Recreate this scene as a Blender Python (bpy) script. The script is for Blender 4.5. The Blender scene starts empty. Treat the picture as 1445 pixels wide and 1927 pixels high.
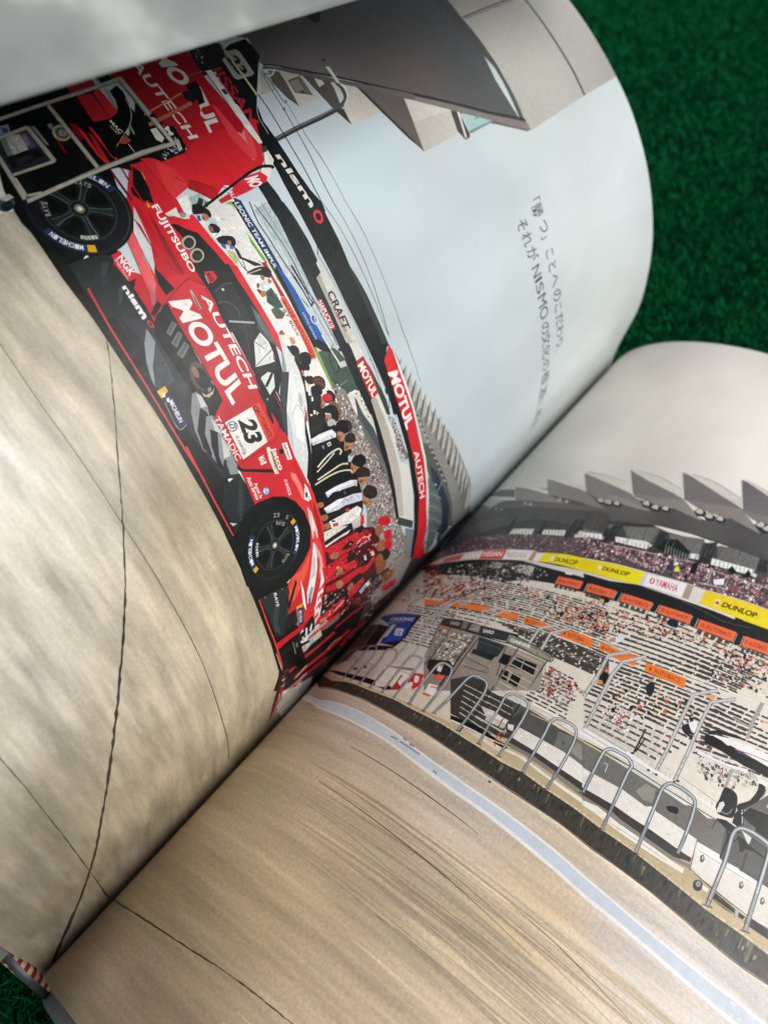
import bpy, math, random
import numpy as np
from mathutils import Vector, Matrix, geometry

# ------------------------------------------------------------------ camera, world, sun, exposure
scene = bpy.context.scene
COL = scene.collection
MM = 0.001
cam_data = bpy.data.cameras.new("camera")
cam = bpy.data.objects.new("camera", cam_data)
COL.objects.link(cam)
scene.camera = cam
_right = Vector((0.794840, 0.600775, 0.085426)); _up = Vector((-0.500948, 0.570183, 0.651109)); _fwd = Vector((-0.342462, 0.560321, -0.754162))
cam.matrix_world = Matrix(((_right.x, _up.x, -_fwd.x, 65.6340 * MM), (_right.y, _up.y, -_fwd.y, 11.8973 * MM),
                           (_right.z, _up.z, -_fwd.z, 198.4903 * MM), (0, 0, 0, 1)))
cam_data.sensor_fit = 'VERTICAL'
cam_data.sensor_height = 36.0
cam_data.sensor_width = 27.0
cam_data.lens = 26.005
cam_data.clip_start = 0.005
cam_data.clip_end = 20.0
cam_data.dof.use_dof = True
cam_data.dof.focus_distance = 0.164
cam_data.dof.aperture_fstop = 15.0

SUN_EL, SUN_AZ = math.radians(42), math.radians(70)          # azimuth measured from +Y towards +X
world = bpy.data.worlds.new("World"); scene.world = world; world.use_nodes = True
wn = world.node_tree; wn.nodes.clear()
wo = wn.nodes.new('ShaderNodeOutputWorld'); wb = wn.nodes.new('ShaderNodeBackground')
sky = wn.nodes.new('ShaderNodeTexSky'); sky.sky_type = 'NISHITA'; sky.sun_disc = False
sky.sun_elevation = SUN_EL; sky.sun_rotation = SUN_AZ
sky.air_density = 1.0; sky.dust_density = 3.0
hs = wn.nodes.new('ShaderNodeHueSaturation'); hs.inputs['Saturation'].default_value = 0.22
wn.links.new(sky.outputs[0], hs.inputs['Color']); wn.links.new(hs.outputs[0], wb.inputs['Color'])
wb.inputs['Strength'].default_value = 0.08
wn.links.new(wb.outputs[0], wo.inputs['Surface'])
sd = bpy.data.lights.new("sun", 'SUN'); so = bpy.data.objects.new("sun", sd); COL.objects.link(so)
sd.energy = 2.4; sd.angle = math.radians(40); sd.color = (1.0, 0.975, 0.95)
_sv = Vector((math.sin(SUN_AZ) * math.cos(SUN_EL), math.cos(SUN_AZ) * math.cos(SUN_EL), math.sin(SUN_EL)))
so.rotation_euler = _sv.to_track_quat('Z', 'Y').to_euler(); so.location = _sv * 2
scene.view_settings.view_transform = 'Standard'; scene.view_settings.look = 'None'
scene.view_settings.gamma = 1.0; scene.view_settings.use_curve_mapping = False
scene.view_settings.exposure = 0.0

# ------------------------------------------------------------------ page surfaces (cylinders: a profile swept along the spine)
LEFT = [(-0.779, -12.008), (-0.359, -3.989), (-0.632, 4.128), (-0.032, 14.142), (1.600, 30.070), (0.310, 43.884), (-2.747, 57.340), (-6.346, 66.935), (-12.895, 79.973), (-21.536, 92.497), (-29.534, 101.700), (-36.690, 108.260), (-49.328, 118.216), (-60.162, 125.191), (-74.293, 132.428), (-91.533, 139.093), (-110.990, 144.352), (-130.726, 147.630), (-150.810, 148.433)]
RIGHT = [(-0.185, -12.092), (0.127, -3.047), (2.181, 4.743), (4.985, 9.600), (8.384, 13.666), (18.364, 21.453), (29.368, 27.177), (39.174, 30.848), (55.161, 34.660), (70.714, 36.110), (90.853, 35.703), (115.610, 32.224), (144.900, 25.078), (178.864, 15.255), (214.669, 4.164)]
PAGE_H = 297.0
def spline(points, step=0.25):
    P = np.array(points, float)
    s = np.r_[0, np.cumsum(np.hypot(*np.diff(P, axis=0).T))]
    n = len(s); h = np.diff(s)
    def ev(y, q):
        A = np.zeros((n, n)); b = np.zeros(n); A[0, 0] = A[-1, -1] = 1
        for i in range(1, n - 1):
            A[i, i-1] = h[i-1]; A[i, i] = 2 * (h[i-1] + h[i]); A[i, i+1] = h[i]
            b[i] = 6 * ((y[i+1] - y[i]) / h[i] - (y[i] - y[i-1]) / h[i-1])
        M = np.linalg.solve(A, b); k = np.clip(np.searchsorted(s, q) - 1, 0, n - 2); d = q - s[k]; hh = h[k]
        return y[k] + d * ((y[k+1] - y[k]) / hh - hh * (2 * M[k] + M[k+1]) / 6) + d*d*M[k]/2 + d**3*(M[k+1] - M[k]) / (6*hh)
    q = np.linspace(0, s[-1], 2000)
    Q = np.c_[ev(P[:, 0], q), ev(P[:, 1], q)]
    a = np.r_[0, np.cumsum(np.hypot(*np.diff(Q, axis=0).T))]
    g = np.arange(0, a[-1], step)
    return g, np.c_[np.interp(g, a, Q[:, 0]), np.interp(g, a, Q[:, 1])]
class Side:
    def __init__(self, pts, sign, width):
        self.g, self.Q = spline(pts); self.sign = sign
        T = np.gradient(self.Q, axis=0); T /= np.hypot(T[:, 0], T[:, 1])[:, None]
        self.N = np.c_[-T[:, 1], T[:, 0]] * sign
        self.width = min(width, self.g[-1])
        self.cuts = np.r_[np.arange(0, 24, 1.0), np.arange(24, self.width, 1.5), self.width]
        # points on the cut lines; between them the sheet is flat, so print and paper share the same facets
        self.cx = np.interp(self.cuts, self.g, self.Q[:, 0]); self.cz = np.interp(self.cuts, self.g, self.Q[:, 1])
        self.nx = np.interp(self.cuts, self.g, self.N[:, 0]); self.nz = np.interp(self.cuts, self.g, self.N[:, 1])
        l = np.hypot(self.nx, self.nz); self.nx /= l; self.nz /= l
    def at(self, st, off):
        s, t = st[:, 0], st[:, 1]
        nx, nz = np.interp(s, self.cuts, self.nx), np.interp(s, self.cuts, self.nz)
        return np.c_[np.interp(s, self.cuts, self.cx) + nx * off, t, np.interp(s, self.cuts, self.cz) + nz * off] * MM, np.c_[nx, 0 * s, nz]
SIDES = {'L': Side(LEFT, -1, 213.0), 'R': Side(RIGHT, 1, 211.0)}

# ------------------------------------------------------------------ materials
def lin(h):
    v = [int(h[i:i+2], 16) / 255 for i in (0, 2, 4)]
    return [c / 12.92 if c <= .04045 else ((c + .055) / 1.055) ** 2.4 for c in v]
def new_mat(name):
    m = bpy.data.materials.new(name); m.use_nodes = True
    nt = m.node_tree; return m, nt, nt.nodes['Principled BSDF']
def node(nt, t, **kw):
    n = nt.nodes.new(t)
    for k, v in kw.items():
        if k.startswith('i_'): n.inputs[k[2:]].default_value = v
        else: setattr(n, k, v)
    return n
def noise(nt, vec, scale, detail=4, rough=.55):
    n = node(nt, 'ShaderNodeTexNoise'); n.inputs['Scale'].default_value = scale
    n.inputs['Detail'].default_value = detail; n.inputs['Roughness'].default_value = rough
    nt.links.new(vec, n.inputs['Vector']); return n.outputs['Fac']
def mrange(nt, v, a, b, c, d):
    n = node(nt, 'ShaderNodeMapRange'); nt.links.new(v, n.inputs[0])
    for i, x in enumerate((a, b, c, d)): n.inputs[i + 1].default_value = x
    return n.outputs[0]
def mul(nt, a, b):
    n = node(nt, 'ShaderNodeMath', operation='MULTIPLY'); nt.links.new(a, n.inputs[0])
    if isinstance(b, float): n.inputs[1].default_value = b
    else: nt.links.new(b, n.inputs[1])
    return n.outputs[0]
def tint(nt, col, fac):
    n = node(nt, 'ShaderNodeVectorMath', operation='SCALE'); nt.links.new(col, n.inputs[0]); nt.links.new(fac, n.inputs['Scale']); return n.outputs[0]
def mapping(nt, vec, sc, rz=0):
    n = node(nt, 'ShaderNodeMapping'); n.inputs['Scale'].default_value = sc; n.inputs['Rotation'].default_value = (0, 0, rz)
    nt.links.new(vec, n.inputs['Vector']); return n.outputs[0]
def print_mat(name, kind):
    m, nt, bs = new_mat(name)
    ink = node(nt, 'ShaderNodeAttribute', attribute_name='ink'); pg = node(nt, 'ShaderNodeAttribute', attribute_name='page')
    v = pg.outputs['Vector']; c = ink.outputs['Color']
    f = mrange(nt, noise(nt, v, 3.2, 2), .3, .7, .95, 1.05)                       # film grain of the printed photograph
    if kind == 'ink':
        f = mul(nt, f, mrange(nt, noise(nt, v, .55, 5, .6), .3, .7, .93, 1.07))
    elif kind == 'tarmac':
        f = mul(nt, f, mrange(nt, noise(nt, v, 1.3, 6, .7), .3, .7, .88, 1.12))
        f = mul(nt, f, mrange(nt, noise(nt, mapping(nt, v, (.035, .20, 1), -.06), 1.0, 6, .62), .32, .68, .66, 1.26))
        f = mul(nt, f, mrange(nt, noise(nt, mapping(nt, v, (.10, .7, 1), -.10), 1.0, 4, .6), .3, .7, .90, 1.08))
        f = mul(nt, f, mrange(nt, noise(nt, v, .05, 4, .6), .35, .65, .88, 1.08))
    elif kind == 'streak':
        f = mul(nt, f, mrange(nt, noise(nt, v, 1.2, 6, .75), .3, .7, .80, 1.18))
        f = mul(nt, f, mrange(nt, noise(nt, mapping(nt, v, (.012, .55, 1), -.02), 1.0, 5, .6), .3, .7, .89, 1.09))
        f = mul(nt, f, mrange(nt, noise(nt, mapping(nt, v, (.016, .13, 1), -.03), 1.0, 4, .6), .36, .66, .74, 1.12))
    elif kind == 'concrete':
        f = mul(nt, f, mrange(nt, noise(nt, mapping(nt, v, (1.4, .35, 1)), 1.0, 6, .7), .3, .7, .5, 1.5))
    elif kind == 'sky':
        f = mul(nt, f, mrange(nt, noise(nt, mapping(nt, v, (1.6, .8, 1)), .022, 3, .5), .3, .7, .88, 1.06))
    nt.links.new(tint(nt, c, f), bs.inputs['Base Color'])
    nt.links.new(mrange(nt, noise(nt, v, .4, 3), .3, .7, .30, .40), bs.inputs['Roughness'])
    bs.inputs['Specular IOR Level'].default_value = 0.30
    return m
PRINT = {k: print_mat('printed_' + k, k) for k in ('ink', 'tarmac', 'streak', 'concrete', 'sky')}
def paper_mat(name, col, rough=.5, amp=.04, scale=900.0, stripes=None):
    m, nt, bs = new_mat(name)
    tc = node(nt, 'ShaderNodeTexCoord'); v = tc.outputs['Object']
    if stripes: v = mapping(nt, v, stripes)
    f = mrange(nt, noise(nt, v, scale, 4), .3, .7, 1 - amp, 1 + amp)
    rgb = node(nt, 'ShaderNodeRGB'); rgb.outputs[0].default_value = (*col, 1)
    nt.links.new(tint(nt, rgb.outputs[0], f), bs.inputs['Base Color']); bs.inputs['Roughness'].default_value = rough
    return m
M_PAPER = paper_mat('coated_paper', (.78, .77, .74), .42)
M_BLOCK = paper_mat('page_edges', (.46, .46, .47), .35, .35, 1500.0, (.02, 1, 1))
M_COVER = paper_mat('cover_board', (.24, .235, .24), .32, .12, 700.0)
M_SPINE = paper_mat('spine_cloth', (.03, .032, .034), .5, .15, 700.0)
M_RED = paper_mat('headband_red', (.36, .02, .035), .8, .25, 2500.0)
M_CREAM = paper_mat('headband_cream', (.72, .58, .34), .8, .2, 2500.0)

# ------------------------------------------------------------------ mesh helpers
def mesh_obj(name, V, Fc, mat, parent=None, normals=None, smooth=True):
    me = bpy.data.meshes.new(name); me.from_pydata([tuple(v) for v in V], [], Fc); me.update()
    me.materials.append(mat)
    if smooth: me.polygons.foreach_set('use_smooth', [True] * len(me.polygons))
    if normals is not None: me.normals_split_custom_set_from_vertices([tuple(n) for n in normals])
    o = bpy.data.objects.new(name, me); COL.objects.link(o)
    if parent: o.parent = parent
    return o
def empty(name, loc):
    o = bpy.data.objects.new(name, None); COL.objects.link(o); o.location = loc; o.empty_display_size = .02
    return o
def clip(poly, k, val, keep_ge):
    out = []; n = len(poly)
    for i in range(n):
        a, b = poly[i], poly[(i + 1) % n]
        ia = (a[k] >= val) if keep_ge else (a[k] <= val); ib = (b[k] >= val) if keep_ge else (b[k] <= val)
        if ia: out.append(a)
        if ia != ib:
            u = (val - a[k]) / (b[k] - a[k]); c = [a[0] + (b[0] - a[0]) * u, a[1] + (b[1] - a[1]) * u]; c[k] = val; out.append(tuple(c))
    return out
def strips(poly, k, cuts):
    lo = min(p[k] for p in poly); hi = max(p[k] for p in poly)
    i0 = max(int(np.searchsorted(cuts, lo, 'right')) - 1, 0); i1 = int(np.searchsorted(cuts, hi, 'left'))
    if i1 - i0 <= 1: return [poly]
    res = []; rest = poly
    for i in range(i0 + 1, i1):
        left = clip(rest, k, cuts[i], False); rest = clip(rest, k, cuts[i], True)
        if len(left) >= 3: res.append(left)
        if len(rest) < 3: break
    if len(rest) >= 3: res.append(rest)
    return res
LAYER = 0.003
TCUTS = np.arange(0, 298, 4.0)
class Decal:
    """flat print shapes given in page millimetres, cut along the page's own facets and laid on the sheet"""
    def __init__(self, side): self.S = SIDES[side]; self.st = []; self.off = []; self.col = []; self.F = []
    def add(self, poly, layer, colf, tcut=False):
        for p in strips(poly, 0, self.S.cuts):
            for q in (strips(p, 1, TCUTS) if tcut else [p]):
                r = [q[0]]
                for w in q[1:]:
                    if abs(w[0] - r[-1][0]) + abs(w[1] - r[-1][1]) > 1e-5: r.append(w)
                if len(r) > 2 and abs(r[0][0] - r[-1][0]) + abs(r[0][1] - r[-1][1]) < 1e-5: r.pop()
                if len(r) < 3: continue
                A = sum(r[i][0] * r[(i+1) % len(r)][1] - r[(i+1) % len(r)][0] * r[i][1] for i in range(len(r)))
                if abs(A) < 1e-5: continue
                if (A > 0) != (self.S.sign > 0): r.reverse()
                n = len(self.st)
                self.st += r; self.off += [layer * LAYER] * len(r)
                self.col += [colf(w) for w in r] if callable(colf) else [colf] * len(r)
                self.F.append(list(range(n, n + len(r))))
    def polygon(self, P, layer, colf, tcut=False):
        tri = geometry.tessellate_polygon([[Vector((p[0], p[1], 0)) for p in P]])
        for t in tri: self.add([P[i] for i in t], layer, colf, tcut)
    def build(self, name, mat, parent):
        st = np.array(self.st)
        V, N = self.S.at(st, np.array(self.off))
        o = mesh_obj(name, V, self.F, mat, parent, N)
        a = o.data.attributes.new('ink', 'FLOAT_COLOR', 'POINT')
        c = np.c_[np.array(self.col, np.float32), np.ones(len(st), np.float32)]; a.data.foreach_set('color', c.astype(np.float32).ravel())
        b = o.data.attributes.new('page', 'FLOAT_VECTOR', 'POINT')
        b.data.foreach_set('vector', np.c_[st, 0 * st[:, :1]].astype(np.float32).ravel())
        return o
_glyphs = {}
def glyphs(text, bold):
    k = (text, bold)
    if k in _glyphs: return _glyphs[k]
    cu = bpy.data.curves.new('type', 'FONT'); cu.body = text; cu.size = 1.0; cu.offset = bold * .22
    ob = bpy.data.objects.new('type', cu); COL.objects.link(ob)
    dg = bpy.context.evaluated_depsgraph_get(); ev = ob.evaluated_get(dg); me = ev.to_mesh()
    me.calc_loop_triangles()
    V = np.array([v.co[:2] for v in me.vertices]) if len(me.vertices) else np.zeros((0, 2))
    Tt = [tuple(t.vertices) for t in me.loop_triangles]
    ev.to_mesh_clear(); bpy.data.objects.remove(ob); bpy.data.curves.remove(cu)
    if len(V):
        if len(text) == 1 and ord(text) > 0x2000: lo, hi = np.array([0, -.12]), np.array([1.0, .88])
        else: lo, hi = V.min(0), V.max(0)
        V = (V - lo) / np.maximum(hi - lo, 1e-6)
    _glyphs[k] = (V, Tt); return V, Tt
def in_poly(P, x, y):
    c = False; j = len(P) - 1
    for i in range(len(P)):
        xi, yi = P[i]; xj, yj = P[j]
        if (yi > y) != (yj > y) and x < (xj - xi) * (y - yi) / (yj - yi) + xi: c = not c
        j = i
    return c
def parse_pts(tok):
    v = [int(x) for x in tok]; x = y = 0; out = []
    for i in range(0, len(v), 2): x += v[i]; y += v[i+1]; out.append((x / 20, y / 20))
    return out
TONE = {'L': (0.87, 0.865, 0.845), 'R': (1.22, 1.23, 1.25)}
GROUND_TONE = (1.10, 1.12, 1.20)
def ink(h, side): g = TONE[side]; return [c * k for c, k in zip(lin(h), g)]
FLECK = {'printed_person': (3.0, .42), 'printed_race_car': (.7, .16), 'printed_rear_wing': (.3, .10), 'printed_car_window': (.7, .5), 'printed_trolley': (1.6, .4), 'printed_barrier': (2.2, .5),
         'printed_backdrop': (1.6, .28), 'printed_pit_wall': (.6, .25), 'printed_gantry_beam': (.4, .35), 'printed_gantry_panel': (.3, .08), 'printed_grandstand': (.4, .28), 'printed_upper_tier': (.5, .35),
         'printed_roof': (.35, .12), 'printed_pit_lane': (.9, .16), 'printed_timing_stand': (2.2, .5), 'printed_signboard': (.8, .3), 'printed_box': (.3, .08), 'printed_chair': (.6, .5), 'printed_canopy': (.4, .15),
         'printed_spectator': (1.5, .4), 'printed_stool': (.6, .4), 'printed_fuel_hose': (.4, .3)}
def vary(P, c, rg):
    # soft shading of the printed picture, put into the ink as random gradients
    x0, x1 = min(p[0] for p in P), max(p[0] for p in P); y0, y1 = min(p[1] for p in P), max(p[1] for p in P)
    r = max(x1 - x0, y1 - y0, .5); a = rg.uniform(0, 6.283); k = min(.26, .05 + r * .012); gx, gy = k * math.cos(a) / r, k * math.sin(a) / r; mx, my = (x0 + x1) / 2, (y0 + y1) / 2
    return lambda w: [min(q * (1 + (w[0] - mx) * gx + (w[1] - my) * gy), .92) for q in c]
def flecks(D, P, l, c, dens, amp, rg):
    a = abs(sum(P[i][0] * P[(i+1) % len(P)][1] - P[(i+1) % len(P)][0] * P[i][1] for i in range(len(P)))) / 2
    n = int(min(a * dens, 130)); x0, x1 = min(p[0] for p in P), max(p[0] for p in P); y0, y1 = min(p[1] for p in P), max(p[1] for p in P)
    for i in range(n * 4):
        if n <= 0: break
        x, y = rg.uniform(x0, x1), rg.uniform(y0, y1); r = rg.uniform(.25, 1.0); b = rg.gauss(0, .5) if rg.random() < .7 else rg.uniform(0, 3.14)
        dx, dy = math.cos(b) * r, math.sin(b) * r; wx, wy = -dy * rg.uniform(.12, .4), dx * rg.uniform(.12, .4)
        if not (in_poly(P, x, y) and in_poly(P, x + dx, y + dy) and in_poly(P, x - dx, y - dy) and in_poly(P, x + wx, y + wy)): continue
        n -= 1; f = 1 + rg.uniform(-amp, amp * 1.2); g = .012 * rg.random() * amp if f > 1 else 0
        D.add([(max(x - dx, 0), y - dy), (max(x + wx, 0), y + wy), (max(x + dx, 0), y + dy), (max(x - wx, 0), y - wy)], l + .2 + .5 * (i % 7) / 7, [min(q * f + g, .9) for q in c])
def build_print(side, name, mat, label, stuff, lines, parent):
    D = Decal(side); frg = random.Random(len(lines))
    for ln in lines.strip().split('\n'):
        k, rest = ln[0], ln[2:]
        if k == 'p':
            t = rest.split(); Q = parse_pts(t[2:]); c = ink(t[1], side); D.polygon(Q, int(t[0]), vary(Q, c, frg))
            if name in FLECK: flecks(D, Q, int(t[0]), c, *FLECK[name], frg)
        elif k == 'f':
            head, body = rest.split('|'); t = head.split(); l = int(t[0])
            gt = GROUND_TONE if mat in ('tarmac', 'streak') else (1, 1, 1)
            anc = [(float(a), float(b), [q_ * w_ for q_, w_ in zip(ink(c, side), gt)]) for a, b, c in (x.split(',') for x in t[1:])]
            A = np.array([[a, b] for a, b, _ in anc]); C = np.array([c for _, _, c in anc])
            def fld(w, A=A, C=C):
                d = ((A - np.array(w)) ** 2).sum(1) + 60.0; q = d ** -1.6; return list((C * q[:, None]).sum(0) / q.sum())
            D.polygon(parse_pts(body.split()), l, fld, True)
        elif k == 't':
            head, text, body = rest.split('|'); l, c, b = head.split(); q = parse_pts(body.split())
            V, Tt = glyphs(text, float(b)); TL, TR, BR, BL = [np.array(x) for x in q]
            P = [tuple((BL + (BR - BL) * u) * (1 - w) + (TL + (TR - TL) * u) * w) for u, w in V]
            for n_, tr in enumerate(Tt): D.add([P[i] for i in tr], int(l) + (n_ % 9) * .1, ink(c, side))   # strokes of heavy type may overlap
        elif k == 'r':
            head, body = rest.split('|'); t = head.split(); l, n, s0, s1, asp, seed = int(t[0]), int(t[1]), float(t[2]), float(t[3]), float(t[4]), int(t[5])
            cols = [ink(c, side) for c in t[6:]]; Z = parse_pts(body.split()); rg = random.Random(seed)
            x0, x1 = min(p[0] for p in Z), max(p[0] for p in Z); y0, y1 = min(p[1] for p in Z), max(p[1] for p in Z)
            got = tries = 0
            while got < n and tries < n * 30:
                tries += 1; x, y = rg.uniform(x0, x1), rg.uniform(y0, y1)
                if not in_poly(Z, x, y): continue
                got += 1; r = s0 + (s1 - s0) * rg.random() ** 2; a0 = rg.uniform(0, 6.28); m = rg.choice((4, 5, 6)); ry = r * asp
                P = [(x + .5 * r * rg.uniform(.7, 1.2) * math.cos(a0 + 6.283 * i / m), y + .5 * ry * rg.uniform(.7, 1.2) * math.sin(a0 + 6.283 * i / m)) for i in range(m)]
                P = [(min(max(p[0], 0), 210), p[1]) for p in P]
                D.add(P, l + (got % 30) * .1, rg.choice(cols))
        elif k == 'k':                                     # long tyre streaks, thin and tapering
            t = rest.split(); l, n = int(t[0]), int(t[1]); s0, s1, t0, t1, l0, l1, w0, w1 = map(float, t[2:10]); rg = random.Random(int(t[10])); cols = [[q_ * w_ for q_, w_ in zip(ink(c, side), GROUND_TONE)] for c in t[11:]]
            for i in range(n):
                ln = rg.uniform(l0, l1); a, y = rg.uniform(s0, max(s1 - ln, s0 + 1)), rg.uniform(t0, t1); w = rg.uniform(w0, w1); b1, b2 = rg.gauss(0, .012) * ln, rg.gauss(0, .02) * ln; m = 7; up = []; dn = []
                for j in range(m + 1):
                    u = j / m; yy = y + b1 * u + b2 * u * u; hw = w * (math.sin(math.pi * min(max(u, .02), .98)) ** .6) / 2; up.append((min(a + ln * u, s1), yy + hw)); dn.append((min(a + ln * u, s1), yy - hw))
                c = rg.choice(cols)
                for j in range(m): D.add([dn[j], dn[j+1], up[j+1], up[j]], l + i * .004, c)
        elif k == 'd':
            head, body = rest.split('|'); t = head.split(); l, c, n, th, seg, gap, jit, seed = int(t[0]), ink(t[1], side), int(t[2]), float(t[3]), float(t[4]), float(t[5]), float(t[6]), int(t[7])
            aL, aR, bL, bR = [np.array(p) for p in parse_pts(body.split())]; rg = random.Random(seed)
            for i in range(n):
                u = i / max(n - 1, 1); A = aL + (bL - aL) * u; B = aR + (bR - aR) * u; Ln = float(np.hypot(*(B - A))); x = rg.uniform(0, gap)
                while x < Ln:
                    s = seg * rg.uniform(1 - jit, 1 + jit); e = min(x + s, Ln)
                    p0 = A + (B - A) * (x / Ln); p1 = A + (B - A) * (e / Ln); h = th * rg.uniform(.75, 1.2) / 2
                    k_ = max(2, int(s / .8)); top = []; bot = []
                    for j in range(k_ + 1):
                        m = p0 + (p1 - p0) * j / k_; top.append((m[0], m[1] + h * (.75 + .5 * (j % 2)))); bot.append((m[0], m[1] - h))
                    for j in range(k_): D.add([bot[j], bot[j+1], top[j+1], top[j]], l, c)
                    x = e + gap * rg.uniform(.6, 1.6)
    if not D.F: return None
    o = D.build(name, PRINT[mat], parent)
    if label: o['label'] = label
    if stuff: o['kind'] = 'stuff'
    return o

# ------------------------------------------------------------------ the printed pictures, in page coordinates (1/20 mm from the gutter and the foot of the page, each point relative to the last)
# p: layer colour outline   f: colour field   t: lettering in a four-cornered box   r: scattered specks   d: dashed rows
PRINTS = []
def prn(side, name, mat, lines, label=None, stuff=False): PRINTS.append((side, name, mat, label, stuff, lines))
prn('L', 'printed_sky', 'sky', '''
f 1 136,240,d4e0e3 105,283,dae5e9 84,240,d5dfe1 122,182,ccd7dd 143,166,cddde4 63,168,c8d6dd 73,201,d0dce0 66,154,c4d2da 155,148,cddce6 124,138,c6d3da 53,265,d8dedf|0 1760 4280 0 0 4180 -4280 0
''')
prn('L', 'printed_tarmac', 'tarmac', '''
f 2 158,75,c0b8a6 135,65,bdb29c 123,48,dcd6c8 109,51,d0c8b4 103,69,a89a7c 83,68,c4b797 77,50,cabfa4 51,64,c6b998 96,31,c9c2b2 86,22,c0b8a6 70,22,938a76 54,31,a89c80 42,17,857a62 54,6,80786a 46,39,b0a385 18,69,b4a88a 146,73,bdb4a0 120,71,b9ad92|0 0 4280 0 0 1640 -1004 -119 -10 51 -113 -4 -183 -18 -176 -4 -174 -12 -339 -9 -243 -10 -114 3 -97 -8 -109 2 -196 -4 -146 0 -79 1 -161 12 -134 7 -135 5 -265 25 -198 -10 -198 34 22 138 58 313 -286 67
p 3 3f3a31 2729 1546 -12 -7 -13 -7 -20 -12 -22 -11 -26 -15 -27 -19 -34 -21 -52 -35 -18 -11 -17 -8 -16 -12 -54 -34 -25 -17 -28 -21 -18 -10 -17 -10 -58 -36 -15 -7 -51 -29 -14 -12 -19 -6 -17 -11 -16 -11 -14 -12 -18 -7 -15 -10 -23 -13 -20 -15 -22 -11 -22 -15 -20 -12 -25 -12 -23 -15 -22 -10 -12 -12 -17 -11 -30 -21 -17 -9 -14 -11 -16 -13 -39 -23 -13 -11 -18 -13 -20 -11 -14 -11 -21 -12 -18 -12 -16 -17 -19 -11 -16 -12 -20 -12 -20 -11 -18 -15 -22 -10 -18 -14 -15 -16 -26 -10 -18 -14 -16 -15 -27 -9 -14 -17 -28 -10 -20 -15 -18 -15 -24 -13 -40 -26 -25 -12 -28 -12 -21 -15 -52 -27 -19 -16 -26 -12 -23 -16 -25 -11 -22 -15 -28 -10 -19 -16 -31 -9 -26 -18 -60 -32 -35 -15 -22 -15 -72 -27 -30 -15 -41 -19 -54 -16 -51 -23 -53 -22 -17 -21 -32 -18 -39 -18 -28 -19 -27 -19 -30 -17 -26 -25 -31 -24 -21 -18 -30 -17 -25 2 14 19 28 17 20 26 49 23 12 17 44 39 66 36 90 42 48 24 44 17 93 33 31 17 42 11 22 15 37 15 27 16 92 46 24 14 28 11 47 26 28 13 20 16 28 12 29 15 16 15 28 12 21 16 23 13 21 14 23 11 20 16 28 8 39 32 23 11 22 13 20 12 18 14 18 16 24 9 17 16 19 13 23 11 18 12 16 15 23 9 34 27 19 12 19 13 16 9 16 16 19 12 16 8 19 12 17 14 19 10 16 9 13 13 16 11 16 9 19 8 12 11 46 26 23 15 43 26 22 10 42 30 16 10 19 7 15 9 15 12 36 18 15 9 18 11 14 10 18 9 14 11 39 20 19 14 18 10 17 10 30 18 25 19 27 15 43 30 51 30 20 11 15 15 19 8 17 10 27 18 26 16 21 13 20 10 14 6 11 9
p 4 554d3f 1698 384 -19 0 -23 1 -33 0 -31 -1 -36 2 -36 0 -125 -4 -56 0 -27 -2 -28 0 -31 -1 -35 2 -33 -2 -73 -1 -44 -3 -39 1 -42 0 -49 -3 -53 1 -73 0 -96 0 -108 2 -188 -1 -73 -3 -97 5 0 5 163 0 94 -2 96 1 109 -3 171 0 52 2 51 0 42 1 38 0 78 2 40 -1 34 2 121 0 99 3 44 1 38 2 72 -2 31 1 33 -1 42 0
p 4 5a5244 2865 1204 -170 -15 -96 -6 -199 -5 -225 -8 -111 -2 -161 1 -416 -3 -99 -1 -338 -10 -124 -1 -133 6 -142 13 -113 9 -70 0 -80 -3 -12 5 79 4 70 0 115 -9 146 -13 135 -7 125 1 341 8 98 2 417 2 162 -1 111 2 225 8 199 5 96 6 170 15
p 4 c8b78f 3266 1570 -118 -7 -106 -11 -76 -7 -75 -3 -123 -2 -152 -11 -158 -7 -98 -4 0 5 98 3 159 8 152 11 123 2 75 3 75 6 108 12 57 4 60 3
''')
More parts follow.
